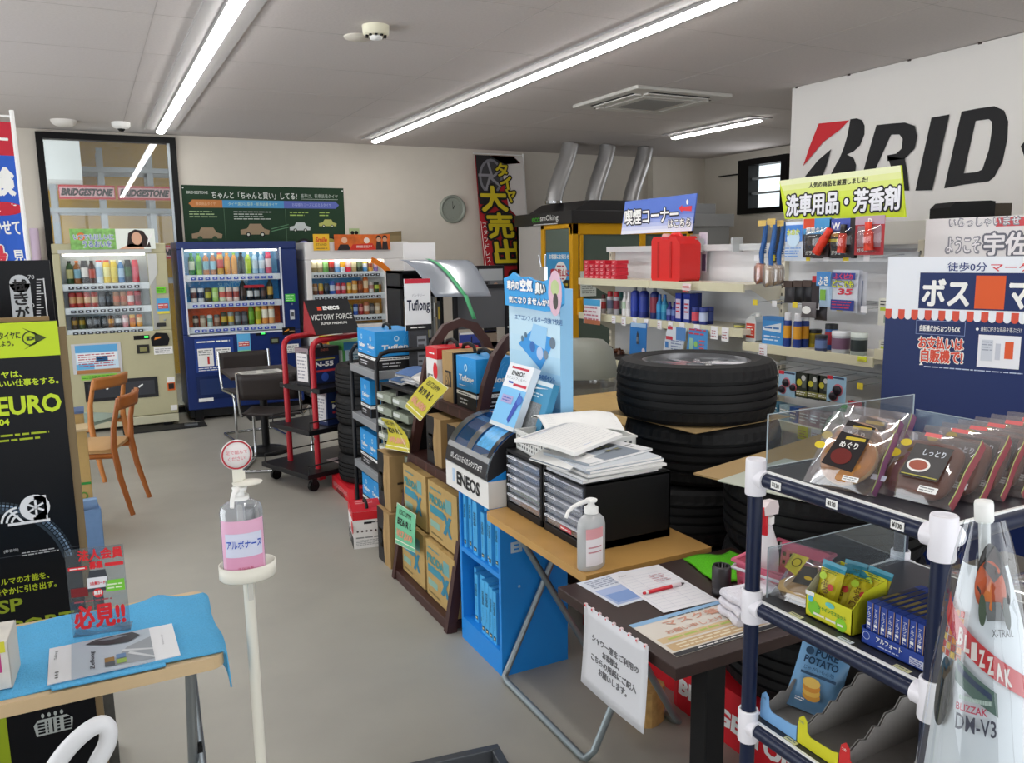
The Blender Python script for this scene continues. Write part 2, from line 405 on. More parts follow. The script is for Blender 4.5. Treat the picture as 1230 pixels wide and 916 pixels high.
# ------------------------------------------------------------------ rack seen through the glass
t = thing('tyre_rack', 'grey steel rack seen through the tall glass window', 'rack', (-0.9, 11.6, 0))
gm = M('#a7a9ac', 0.5)
for x in (0.62, 1.16, 1.72, 2.28):
    b = MB(); b.box(x-0.035, 0, 0, x+0.035, 0.06, 3.0, gm); b.box(x-0.035, 0.6, 0, x+0.035, 0.66, 3.0, gm); b.build('upright', t)
for z in (1.35, 1.78, 2.24, 2.74):
    b = MB(); b.box(0.1, -0.02, z-0.03, 2.6, 0.04, z+0.03, gm); b.box(0.1, 0.6, z-0.03, 2.6, 0.66, z+0.03, gm); b.build('beam', t)
def sign_bs(x, z, label):
    t = MB(); t.box(0, 0, -0.085, 0.62, 0.012, 0.085, M('#c8323a', 0.4)); p = Pl(t, (0, 0, 0), (1, 0, 0), (0, 0, 1), 0.001)
    p.rect(0.01, -0.06, 0.61, 0.06, M('#d8a8aa')); p.text('BRIDGESTONE', 0.02, -0.045, 0.09, INK, wd=0.56, bold=0.06, shear=0.25)
    return solo(t, 'rack_sign', label, 'sign', (x, 11.57, z), 0, 'red and white signs on the store rack')
sign_bs(-0.22, 2.46, 'red and white sign on the rack behind the glass, upper left one')
sign_bs(0.43, 2.46, 'red and white sign on the rack behind the glass, upper right one')
sign_bs(-0.22, 1.72, 'red and white sign on the rack behind the glass, lower left one')
sign_bs(0.43, 1.72, 'red and white sign on the rack behind the glass, lower right one')

# ------------------------------------------------------------------ the long white banner with the tyre maker's name
def bx(cx, cy):     # a point of the banner from the photograph, on the plane x = 5.085
    px, py = 930+cx/3.8167, 20+cy/3.8167
    d = fwd + rt*((px-615)/F_PX) - up*((py-458)/F_PX); q = d*(5.085/d.x); return (q.y, q.z+EYE)
t = thing('wall_banner', 'long white wall banner with huge black tyre brand lettering', 'banner', (5.088, 4.99, CH))
b = MB(); b.grid(lambda a, c: (0.004*math.sin(a*40)*(1-c*0.5), -a*6.2, -0.005-c*1.25), 60, 6, M('#e9e6e2', 0.7)); b.build('cloth', t)
L = MB(); 
def bp(pts, m, x=-0.006): L.add([(x, bx(*q)[0]-4.99, bx(*q)[1]-CH) for q in pts], [list(range(len(pts)))], m)
redb = M('#d22630', 0.6); inkb = M('#17171a', 0.6)
bp([(205,490),(345,475),(300,520),(225,575),(133,685),(165,590)], redb)
bp([(262,607),(238,690),(222,730),(140,735),(200,660)], inkb)
bp([(350,470),(380,466),(405,475),(416,500),(415,540),(395,590),(365,618),(335,632),(300,650),(320,600),(335,550),(345,500)], inkb)
bp([(300,650),(335,632),(365,648),(376,680),(372,730),(365,800),(230,800),(262,720),(285,675)], inkb)
bp([(470,497),(538,490),(538,540),(535,545),(470,690),(440,797),(385,797),(412,700),(440,600)], inkb)
bp([(538,490),(600,485),(645,500),(657,550),(645,605),(600,650),(520,662),(520,635),(560,628),(585,605),(590,560),(575,540),(538,541)], inkb)
bp([(520,640),(600,650),(612,720),(620,797),(560,797),(540,700)], inkb)
bp([(722,463),(805,448),(725,795),(648,797)], inkb)
bp([(860,435),(940,420),(925,478),(870,720),(870,770),(780,787)], inkb)
bp([(940,420),(1010,410),(1055,430),(1074,480),(1070,560),(1048,665),(1010,735),(985,755),(955,700),(985,610),(1000,510),(998,482),(985,470),(925,478)], inkb)
bp([(985,755),(870,770),(870,718),(930,712),(955,700)], inkb)
p = Pl(L, (-0.006, 0, 0), (0, -1, 0), (0, 0, 1), 0.0)
y0, z0 = bx(1088, 760); yt, zt = bx(1100, 440)
p.text('GESTONE', -(y0-4.99), z0-CH+0.01, (zt-z0)*0.98, inkb, wd=3.3, bold=0.045, shear=0.2)
L.build('lettering', t)
b = MB()
for k in range(7): b.cb(-0.006, -0.05-k*0.5, -0.006, 0.01, 0.02, 0.012, M('#4a3f3a'))
b.build('hanging_pin', t)

# ================================================================== VENDING MACHINES
def can_mesh(kind, body, lab, cap):
    """kind: bottle / can / slim / big; a drink sample with a printed band"""
    mb = MB(); B, Lb, Cp = M(body, 0.3), M(lab, 0.35), M(cap, 0.4)
    if kind == 'bottle':
        mb.lathe([(0.028, 0), (0.031, 0.01), (0.031, 0.05)], B, 10); mb.lathe([(0.0315, 0.05), (0.0315, 0.135)], Lb, 10)
        mb.lathe([(0.031, 0.135), (0.026, 0.165), (0.013, 0.19), (0.013, 0.197)], B, 10); mb.lathe([(0.016, 0.195), (0.016, 0.213)], Cp, 10)
    elif kind == 'big':
        mb.lathe([(0.030, 0), (0.033, 0.01), (0.033, 0.06)], B, 10); mb.lathe([(0.033, 0.06), (0.033, 0.15)], Lb, 10)
        mb.lathe([(0.033, 0.15), (0.03, 0.178), (0.025, 0.19), (0.025, 0.2)], B, 10); mb.lathe([(0.026, 0.2), (0.026, 0.215)], Cp, 10)
    elif kind == 'slim':
        mb.lathe([(0.024, 0), (0.027, 0.008), (0.027, 0.05)], B, 10); mb.lathe([(0.0273, 0.05), (0.0273, 0.10)], Lb, 10)
        mb.lathe([(0.027, 0.10), (0.027, 0.128), (0.021, 0.138)], Cp, 10)
    else:
        mb.lathe([(0.026, 0), (0.031, 0.008), (0.031, 0.045)], B, 10); mb.lathe([(0.0313, 0.045), (0.0313, 0.115)], Lb, 10)
        mb.lathe([(0.031, 0.115), (0.031, 0.155), (0.025, 0.165)], B, 10); mb.lathe([(0.025, 0.165), (0.02, 0.163), (0, 0.163)], Cp, 10)
    if kind in ('can', 'slim'): mb.v = [(x, y, z*.84) for x, y, z in mb.v]
    return mb
KINDW = {'bottle': 'bottle', 'big': 'wide bottle', 'slim': 'slim can', 'can': 'can'}
def drinks(rows, mx, my, x0, pitch, zs, machine, yoff=0.075):
    rown = ['top', 'middle', 'bottom']
    for r, row in enumerate(rows):
        for i, (kind, body, lab, cap, words) in enumerate(row):
            mb = can_mesh(kind, body, lab, cap)
            solo(mb, 'drink_bottle' if 'bottle' in KINDW[kind] else 'drink_can', '%s %s, %s from left, %s row of the %s' % (words, KINDW[kind], ORD[i], rown[r], machine), 'drink',
                 (mx+x0+i*pitch, my+yoff, zs[r]), 0, 'drinks shown in the %s' % machine)
def vending(label, loc, W, H, D, win, body, inner, rows_z, n, bx0, pitch, btn, glass=True, chin=0.12):
    t = thing('vending_machine', label, 'vending machine', loc, 0)
    x0, x1, z0, z1 = win
    b = MB()
    b.box(0, 0, chin, W, D, z0, body); b.box(0, 0, z1, W, D, H, body); b.box(0, 0, z0, x0, D, z1, body); b.box(x1, 0, z0, W, D, z1, body)
    b.box(x0, 0.16, z0, x1, D, z1, body); b.build('body', t, bevel=0.008)
    b = MB()
    for m, a0, a1, c0, c1 in inner: b.box(x0+(x1-x0)*a0, 0.14, z0+(z1-z0)*c0, x0+(x1-x0)*a1, 0.158, z0+(z1-z0)*c1, m)
    b.build('display_backing', t)
    for zr in rows_z:
        b = MB(); b.box(x0, 0.015, zr-0.062, x1, 0.13, zr-0.002, M('#e9edf2', 0.4)); s = b.build('product_shelf', t)
        for i in range(n):
            q = MB(); q.cb(bx0+i*pitch, 0.008, zr-0.038, 0.045, 0.014, 0.026, btn); q.cb(bx0+i*pitch, 0.001, zr-0.036, 0.018, 0.004, 0.008, M('#e8eefc', 0.2)); q.build('select_button', s, bevel=0.004)
    g = MB(); g.box(x0, 0.0, z0, x1, 0.004, z1, VGL); g.build('display_window', t)
    b = MB(); b.box(x0+0.02, 0.02, z1-0.02, x1-0.02, 0.05, z1-0.004, M('#fff6ea', emit=6.0)); b.build('display_lamp', t)
    b = MB(); 
    for fx in (0.06, W-0.14): b.box(fx, 0.03, 0.0, fx+0.08, D-0.05, chin, BLACK)
    b.box(0.02, 0.08, 0.03, W-0.02, D, chin, M('#1a1a1a')); b.build('base', t)
    return t
def lamp(mb, x0, y, z0, x1, z1, m): mb.box(x0, y-0.004, z0, x1, y, z1, m)
sky = M('#6fb6e8', 0.4); org = M('#f4662e', 0.4, noise=0.25, scale=25); blu = M('#3f9be0', 0.4, noise=0.25, scale=25)

# ---- beige machine
beige = M('#b9b492', 0.45, noise=0.02)
m1 = vending('beige drink vending machine in front of the tall glass window', (-0.27, 8.69, 0), 0.97, 1.79, 0.62, (0.06, 0.80, 0.95, 1.70), beige,
    [(M('#b8c0c6', 0.5), 0, 1, 0, 1)], (1.42, 1.20, 0.995), 10, 0.13, 0.062, M('#30343a', 0.3))
b = MB(); b.box(0.81, -0.003, 0.96, 0.86, 0, 1.64, M('#a9aaa6')); b.prism([(0.80, 1.69), (0.88, 1.69), (0.88, 1.5), (0.80, 1.38)], -0.006, -0.001, M('#c9cbc8', 0.4), axis='y'); b.build('corner_trim', m1)
b = MB(); b.box(0.05, -0.012, 1.70, 0.84, 0.0, 1.735, M('#c5c6c2', 0.4)); b.build('window_header', m1)
b = MB(); b.box(0.855, -0.012, 1.31, 0.94, -0.001, 1.37, M('#6fd02a')); p = Pl(b, (0.855, -0.012, 1.31), (1,0,0), (0,0,1)); p.lines(0.008, 0.01, 0.078, 0.05, 3, M('#2f6a12')); b.build('green_sticker', m1)
b = MB(); b.box(0.85, -0.008, 1.11, 0.96, -0.001, 1.26, M('#4fa6da')); p = Pl(b, (0.85, -0.008, 1.11), (1,0,0), (0,0,1)); p.rect(0.01, 0.05, 0.10, 0.10, M('#c8382c')); p.lines(0.012, 0.055, 0.098, 0.095, 2, WHITE, k=2); p.rect(0.0, 0.0, 0.11, 0.025, M('#e4d24a')); b.build('price_poster', m1)
b = MB(); b.cb(0.875, -0.004, 1.005, 0.085, 0.02, 0.035, M('#2a2a2a')); b.cb(0.91, -0.012, 1.05, 0.018, 0.02, 0.018, STEEL); b.build('coin_slot', m1, bevel=0.004)
b = MB(); b.prism([(0.78, 0.80), (0.92, 0.80), (0.94, 0.86), (0.92, 0.92), (0.82, 0.93), (0.77, 0.88)], -0.015, 0, BLACK, axis='y'); p = Pl(b, (0.78, -0.015, 0.8), (1,0,0), (0,0,1)); p.poly([(0.02, 0.06), (0.08, 0.075), (0.08, 0.09), (0.03, 0.085)], M('#e6862a')); b.build('coin_return', m1)
b = MB(); b.box(0.62, -0.004, 0.87, 0.76, 0, 0.91, BLACK); b.box(0.715, -0.006, 0.885, 0.75, -0.004, 0.902, M('#38e05a', 0.4, emit=2)); b.build('price_display', m1)
b = MB(); b.box(0.64, -0.012, 0.735, 0.75, 0, 0.82, M('#26251f')); b.box(0.665, -0.016, 0.755, 0.73, -0.012, 0.795, M('#8d8a58')); b.build('note_slot', m1, bevel=0.004)
b = MB(); b.box(0.79, -0.01, 0.715, 0.96, 0, 0.79, PAPER); p = Pl(b, (0.79, -0.01, 0.715), (1,0,0), (0,0,1)); p.lines(0.01, 0.01, 0.16, 0.06, 3, M('#888888')); b.build('notice', m1)
b = MB(); b.box(0.08, -0.008, 0.575, 0.50, 0, 0.86, M('#c8c9cc')); p = Pl(b, (0.08, -0.008, 0.575), (1,0,0), (0,0,1))
p.rect(0.03, 0.04, 0.39, 0.27, M('#cfe6f5')); p.rect(0.03, 0.20, 0.39, 0.27, M('#5ea9dc'), 2); p.rect(0.04, 0.12, 0.38, 0.19, M('#f2f4f6'), 2); p.rect(0.20, 0.11, 0.30, 0.16, M('#2a5f94'), 3); p.lines(0.05, 0.06, 0.37, 0.19, 6, M('#b0455a'), k=3); p.rect(0.03, 0.04, 0.18, 0.09, M('#66b4e0'), 2); p.rect(0.03, 0.0, 0.40, 0.035, M('#b07a4c'), 2); b.build('poster', m1)
b = MB(); b.box(0.14, -0.006, 0.515, 0.45, 0, 0.56, M('#8fd04c')); p = Pl(b, (0.14, -0.006, 0.515), (1,0,0), (0,0,1)); p.lines(0.01, 0.008, 0.30, 0.038, 2, M('#2c7a1e')); b.build('green_strip', m1)
b = MB(); b.box(0.16, -0.006, 0.30, 0.80, 0, 0.50, M('#25262a', 0.25)); b.box(0.19, -0.012, 0.33, 0.77, -0.004, 0.47, M('#3a3c42', 0.15)); p = Pl(b, (0.3, -0.012, 0.38), (1,0,0), (0,0,1)); p.disc(0.05, 0.04, 0.012, WHITE); p.poly([(0.33, 0.02), (0.37, 0.05), (0.36, 0.06), (0.32, 0.035)], WHITE); b.build('dispensing_flap', m1)
b = MB(); b.box(0.885, -0.01, 0.35, 0.955, 0, 0.43, M('#dd6a28')); b.box(0.885, -0.012, 0.43, 0.955, 0, 0.48, PAPER); b.box(0.895, -0.014, 0.365, 0.945, -0.008, 0.42, M('#241a18')); b.build('change_cup', m1)
b = MB(); b.box(0.90, -0.006, 0.10+0.05, 0.96, 0, 0.2, PAPER); b.build('rating_plate', m1)
b = MB(); b.box(0.0, -0.012, 0.035, 0.97, 0.06, 0.115, M('#c2bfa4', 0.5)); b.build('kick_plate', m1, bevel=0.005)
b = MB(); b.box(0, -0.006, 0, 0.72, 0, 0.19, M('#e9efe6', 0.4)); p = Pl(b, (0, -0.006, 0), (1,0,0), (0,0,1))
p.rect(0, 0, 0.38, 0.19, M('#8cc46c', 0.5, noise=0.4, scale=30)); p.ring(0.09, 0.12, 0.018, 0.036, M('#e07a3c'), 2); p.text('うるおいを', 0.10, 0.02, 0.06, M('#3e5ea8'), wd=0.24, bold=0.02, edge=(WHITE, 0.05)); p.text('いつでもほしいに', 0.03, 0.09, 0.05, M('#5b74b4'), wd=0.33, bold=0.02, edge=(WHITE, 0.05))
hair = M('#2a1a16'); skin = M('#d8a98c')
p.poly([(0.47, 0.02), (0.49, 0.15), (0.55, 0.185), (0.62, 0.17), (0.66, 0.10), (0.68, 0.02)], hair, 2); p.disc(0.56, 0.10, 0.045, skin, 3, ry=0.06); p.poly([(0.40, 0.0), (0.50, 0.05), (0.60, 0.05), (0.62, 0.0)], skin, 2); p.poly([(0.64, 0.02), (0.70, 0.14), (0.71, 0.18), (0.66, 0.10)], WHITE, 3)
solo(b, 'header_card', 'green and white header card with a dark haired woman atop the beige machine', 'sign', (-0.11, 8.675, 1.735))
drinks([
 [('bottle', '#2e4a2c', '#b7b07a', '#222222', 'dark green'), ('bottle', '#8a5a34', '#7fa9bc', '#d87a40', 'brown and blue'), ('big', '#1c1a1a', '#d8d4d0', '#141414', 'black and white'), ('bottle', '#3a1a14', '#b4432c', '#181818', 'dark red tea'), ('big', '#cfdbe6', '#a8c4dc', '#e04a3c', 'pale blue milk'), ('big', '#e9c93a', '#f1e8a0', '#d64a30', 'yellow and white'), ('big', '#d9bf32', '#e2cf5a', '#f0e6b0', 'yellow'), ('bottle', '#4a7fb8', '#a8c6e2', '#dfe6ee', 'blue sports'), ('big', '#1a201c', '#2c5a2c', '#101010', 'black and green'), ('big', '#cf3a4a', '#d8556a', '#c83848', 'bright red')],
 [('can', '#a83a34', '#d0a070', '#b0b0b0', 'red and gold'), ('can', '#a83a34', '#cfa478', '#b0b0b0', 'red and cream'), ('can', '#b03e38', '#d8b48a', '#b0b0b0', 'red and tan'), ('can', '#aa362c', '#d8bc98', '#b0b0b0', 'crimson and cream'), ('can', '#20242a', '#5a626c', '#888888', 'black and grey'), ('can', '#20242a', '#4c545e', '#888888', 'charcoal'), ('can', '#9a6a44', '#c8653c', '#b0b0b0', 'brown and red'), ('can', '#a2704a', '#b85838', '#b0b0b0', 'tan and red'), ('can', '#d05048', '#e6d8d4', '#b0b0b0', 'red and white'), ('can', '#b02838', '#78202a', '#b0b0b0', 'dark red')],
 [('slim', '#4a3a1a', '#a8822c', '#3a2a14', 'dark gold'), ('slim', '#3e4a24', '#a0842c', '#2e2a18', 'olive and gold'), ('slim', '#1e2024', '#60646a', '#202020', 'black'), ('slim', '#26282c', '#747880', '#202020', 'black and silver'), ('slim', '#1c1e22', '#50545a', '#202020', 'jet black'), ('slim', '#7a4a1e', '#d89a3c', '#4a2c12', 'brown and amber'), ('slim', '#20242a', '#d0d4d8', '#202020', 'black and white striped'), ('slim', '#dc9aa0', '#f0dcdc', '#e0b0b0', 'pink and white'), ('slim', '#e08a2a', '#d86a28', '#f0c060', 'orange'), ('slim', '#e6a23a', '#f0d0a0', '#e07020', 'pale orange')]],
 -0.27, 8.69, 0.13, 0.062, (1.42, 1.20, 0.995), 'beige machine')

# ---- navy machine
navy = M('#122a66', 0.35, noise=0.02)
m2 = vending('navy blue drink vending machine between the beige and white ones', (0.80, 8.72, 0), 1.16, 1.80, 0.62, (0.06, 0.985, 0.885, 1.725), navy,
    [(M('#7fc0ea', 0.4), 0, 1, 0.72, 1), (blu, 0, 1, 0.38, 0.72), (org, 0, 1, 0, 0.38)], (1.475, 1.205, 0.955), 12, 0.135, 0.068, M('#3e56b8', 0.3))
b = MB(); 
for x0, x1 in ((0.045, 0.06), (0.985, 1.0)): b.box(x0, -0.008, 0.87, x1, 0, 1.74, M('#d5d9e2', 0.4))
b.box(0.045, -0.008, 0.868, 1.0, 0, 0.886, M('#d5d9e2', 0.4)); b.build('window_trim', m2)
b = MB(); p = Pl(b, (0.38, 0.139, 1.345), (1,0,0), (0,0,1), 0.002); p.text('SUNTORY', 0, 0, 0.042, M('#8fd2e8', 0.4), wd=0.30, bold=0.01); b.build('backing_lettering', m2)
b = MB(); b.box(0.62, 0.03, 1.33, 0.82, 0.06, 1.36, M('#c42c3a')); b.build('red_topper', m2, bevel=0.008)
b = MB(); b.box(1.02, -0.006, 1.175, 1.12, 0, 1.255, M('#43c83e')); p = Pl(b, (1.02, -0.006, 1.175), (1,0,0), (0,0,1)); p.lines(0.008, 0.008, 0.092, 0.072, 4, M('#d6f6d0')); b.build('green_sticker', m2)
b = MB(); b.cb(1.085, -0.002, 1.15, 0.016, 0.01, 0.016, STEEL); b.rbox(1.06, -0.012, 0.99, 1.105, 0, 1.09, M('#c9ccd2'), 0.004); b.cb(1.083, -0.014, 1.045, 0.026, 0.006, 0.04, M('#50535a')); b.build('coin_slot', m2)
b = MB(); b.box(0.97, -0.012, 0.83, 1.10, 0, 0.91, BLACK); b.lathe([(0.03, 0), (0.03, 0.012), (0, 0.015)], M('#8a6a4a', 0.3), 14, at=(1.07, -0.01, 0.86)); p = Pl(b, (0.98, -0.012, 0.84), (1,0,0), (0,0,1)); p.poly([(0.005, 0.02), (0.06, 0.04), (0.055, 0.055), (0.01, 0.03)], M('#e0902c')); b.build('coin_return', m2)
b = MB(); b.box(0.70, -0.004, 0.84, 0.80, 0, 0.88, BLACK); b.box(0.755, -0.007, 0.852, 0.79, -0.004, 0.868, M('#38e05a', 0.4, emit=2)); b.build('price_display', m2)
b = MB(); b.box(0.84, -0.012, 0.745, 0.93, 0, 0.81, M('#1a1a20')); b.box(0.855, -0.015, 0.76, 0.915, -0.012, 0.795, M('#7a8468')); b.build('note_slot', m2)
b = MB(); b.box(0.96, -0.008, 0.64, 1.13, 0, 0.73, PAPER); p = Pl(b, (0.96, -0.008, 0.64), (1,0,0), (0,0,1)); p.lines(0.01, 0.01, 0.16, 0.08, 4, M('#8a8a92')); b.build('notice', m2)
b = MB(); b.box(0.51, -0.008, 0.64, 0.64, 0, 0.87, M('#5fb2e4')); p = Pl(b, (0.51, -0.008, 0.64), (1,0,0), (0,0,1)); p.rect(0.012, 0.10, 0.118, 0.15, M('#c8382c')); p.lines(0.015, 0.105, 0.115, 0.145, 2, WHITE, k=2); p.rect(0, 0, 0.13, 0.06, M('#8fd2a0')); b.build('price_poster', m2)
b = MB(); b.box(0.10, -0.008, 0.50, 0.47, 0, 0.84, M('#20408c')); p = Pl(b, (0.10, -0.008, 0.50), (1,0,0), (0,0,1)); p.lines(0.02, 0.29, 0.35, 0.325, 1, WHITE); p.rect(0.02, 0.06, 0.17, 0.24, PAPER); p.rect(0.19, 0.06, 0.34, 0.24, PAPER)
p.rect(0.11, 0.08, 0.13, 0.16, M('#c03030'), 2); p.lines(0.03, 0.17, 0.16, 0.23, 3, M('#777777'), k=2); p.lines(0.20, 0.10, 0.33, 0.23, 6, M('#777777'), k=2); p.lines(0.02, 0.01, 0.34, 0.05, 2, WHITE); b.build('poster', m2)
b = MB(); b.box(0.09, -0.006, 0.22, 0.86, 0, 0.46, M('#1a2a58', 0.25)); b.box(0.12, -0.012, 0.27, 0.80, -0.004, 0.43, M('#2a3a66', 0.15)); b.box(0.10, -0.01, 0.20, 0.24, 0, 0.235, PAPER); b.build('dispensing_flap', m2)
D2 = [
 [('bottle', '#2f7a3a', '#dfe8d0', '#2d8a40', 'green tea'), ('bottle', '#79b832', '#58a03a', '#3e8a34', 'bright green'), ('bottle', '#b6713c', '#7fb4c8', '#d8d8d8', 'amber and blue'), ('bottle', '#a8693a', '#8ec4d8', '#e8e0d8', 'brown and pale blue'), ('big', '#c9a04a', '#c63a34', '#c03030', 'red and gold'), ('bottle', '#d08a22', '#e0a43c', '#dca030', 'orange tea'), ('bottle', '#cf8c26', '#d89a38', '#7aae3a', 'amber tea'), ('bottle', '#1e2424', '#3a4a48', '#141414', 'black'), ('bottle', '#a8c832', '#c4dc4c', '#e8ecd0', 'lime'), ('bottle', '#a8cbe6', '#cfe2f0', '#e8f0f6', 'clear water'), ('bottle', '#9dc3e0', '#dce8f2', '#e8f0f6', 'pale blue water'), ('big', '#d65a74', '#f0dce0', '#d04868', 'pink')],
 [('can', '#e4e0dc', '#6a3a34', '#b0b0b0', 'white and brown'), ('can', '#e0e4ea', '#1e2c50', '#b0b0b0', 'white and navy'), ('can', '#4a4a30', '#b8b440', '#b0b0b0', 'olive'), ('can', '#a6d070', '#c4e09a', '#b0b0b0', 'pale green'), ('can', '#d8e4c8', '#d86a60', '#b0b0b0', 'white and peach'), ('can', '#e4d2c8', '#b85a50', '#b0b0b0', 'cream and red'), ('can', '#e6d6ce', '#a84a44', '#b0b0b0', 'cream and crimson'), ('bottle', '#1e1c1c', '#4a3a34', '#101010', 'black coffee'), ('can', '#1c1e22', '#e4e4e4', '#202020', 'black with white zigzag'), ('can', '#202226', '#b0b4b8', '#202020', 'black and silver'), ('can', '#24262c', '#5a4038', '#202020', 'black and brown'), ('bottle', '#2a2a22', '#c8a040', '#181818', 'black and gold')],
 [('slim', '#5a4a44', '#c0b8a8', '#403838', 'brown'), ('slim', '#b8a890', '#d8ccb8', '#908070', 'beige'), ('slim', '#c8d4cc', '#7aa8a0', '#e0e0e0', 'white and teal'), ('slim', '#8a6a5a', '#b89a88', '#606060', 'tan'), ('can', '#3a3e34', '#c8a83c', '#606060', 'dark green and gold'), ('can', '#8a9094', '#d8b440', '#707070', 'silver and gold'), ('can', '#50545c', '#8a8e96', '#606060', 'grey'), ('can', '#3e4048', '#6a6e78', '#606060', 'dark grey'), ('bottle', '#5a8a2a', '#7ab03a', '#88b848', 'small green'), ('bottle', '#d8c23a', '#98a82c', '#e0d060', 'yellow green'), ('big', '#e49a50', '#f0ead8', '#e0b060', 'white and orange'), ('big', '#e2a264', '#f2ecdc', '#dca858', 'cream and orange')]]
drinks(D2, 0.80, 8.72, 0.135, 0.068, (1.475, 1.205, 0.955), 'navy machine')

# ---- white machine
m3 = vending('white drink vending machine with an orange arc, right of the navy one', (2.05, 8.72, 0), 1.15, 1.785, 0.62, (0.06, 0.86, 0.90, 1.60), M('#e2dfdd', 0.4, noise=0.01),
    [(M('#4f9ad6', 0.4), 0, 0.72, 0.55, 1), (M('#7cb84a', 0.4), 0.06, 0.7, 0.86, 1), (M('#e8e6e4', 0.4), 0.72, 1, 0.6, 1), (M('#3f8ccc', 0.4), 0, 0.48, 0.33, 0.6), (M('#dd9426', 0.4, noise=0.2, scale=10), 0.48, 1, 0.33, 0.6), (M('#c58a2c', 0.4, noise=0.3, scale=12), 0, 1, 0, 0.33)], (1.47, 1.235, 1.0), 12, 0.105, 0.062, M('#34383e', 0.3))
b = MB(); p = Pl(b, (0, -0.001, 0), (1,0,0), (0,0,1), 0.001)
for k in range(14):
    a, c = R(-25+k*7), R(-25+(k+1)*7); cx, cz = 0.60, 1.22
    p.poly([(cx+0.36*math.cos(a), cz+0.36*math.sin(a)), (cx+0.42*math.cos(a), cz+0.42*math.sin(a)), (cx+0.42*math.cos(c), cz+0.42*math.sin(c)), (cx+0.36*math.cos(c), cz+0.36*math.sin(c))], M('#e07a1c', 0.4))
b.build('orange_arc', m3)
b = MB(); b.box(0.10, -0.008, 0.60, 0.55, 0, 0.80, M('#d8b838')); p = Pl(b, (0.10, -0.008, 0.60), (1,0,0), (0,0,1)); p.rect(0.2, 0.02, 0.44, 0.18, M('#d8d0cc')); p.ring(0.32, 0.1, 0.04, 0.06, M('#c83030'), 2); p.lines(0.02, 0.02, 0.18, 0.18, 4, M('#b02a20')); b.build('poster', m3)
b = MB(); b.box(0.6, -0.006, 0.74, 0.85, 0, 0.86, M('#c8322c')); p = Pl(b, (0.6, -0.006, 0.74), (1,0,0), (0,0,1)); p.lines(0.01, 0.01, 0.24, 0.11, 4, WHITE); b.build('red_sticker', m3)
b = MB(); b.box(0.92, -0.01, 0.78, 1.03, 0, 1.0, M('#23242a')); b.build('coin_panel', m3, bevel=0.005)
b = MB(); b.box(0.12, -0.006, 0.24, 0.82, 0, 0.46, M('#2a2b30', 0.25)); b.build('dispensing_flap', m3, bevel=0.005)
b = MB(); b.box(0, -0.005, 0, 0.17, 0, 0.17, M('#eab82a')); p = Pl(b, (0, -0.005, 0), (1,0,0), (0,0,1)); p.text('Smile', 0.02, 0.085, 0.055, M('#d8481e'), wd=0.125, bold=0.03, shear=0.15); p.text('STAND', 0.03, 0.05, 0.022, M('#6a4a1a'), wd=0.11); p.lines(0.03, 0.012, 0.15, 0.03, 1, M('#6a4a1a'))
solo(b, 'square_card', 'yellow square card stuck on the top left of the white vending machine', 'card', (2.14, 8.71, 1.70))
b = MB(); b.box(0, -0.006, 0, 0.62, 0, 0.165, M('#dc6a26', 0.5, noise=0.3, scale=12)); p = Pl(b, (0, -0.006, 0), (1,0,0), (0,0,1))
p.disc(0.11, 0.105, 0.033, M('#e2b294'), 1); p.poly([(0.03, 0), (0.06, 0.06), (0.15, 0.06), (0.18, 0)], M('#251c20')); p.disc(0.355, 0.10, 0.032, M('#ead8cc'), 1); p.poly([(0.16, 0.0), (0.2, 0.06), (0.42, 0.07), (0.46, 0)], M('#cf2f20'), 2); p.lines(0.24, 0.02, 0.42, 0.05, 2, WHITE, k=3)
for cx in (0.49, 0.56): p.disc(cx, 0.11, 0.024, M('#d0a080'), 2); p.disc(cx, 0.125, 0.03, M('#2c211c'), 1); p.poly([(cx-0.035, 0), (cx-0.025, 0.09), (cx+0.025, 0.09), (cx+0.035, 0)], M('#2a2426'), 1)
solo(b, 'header_card', 'orange header card with small figures atop the white vending machine', 'sign', (2.36, 8.70, 1.70))
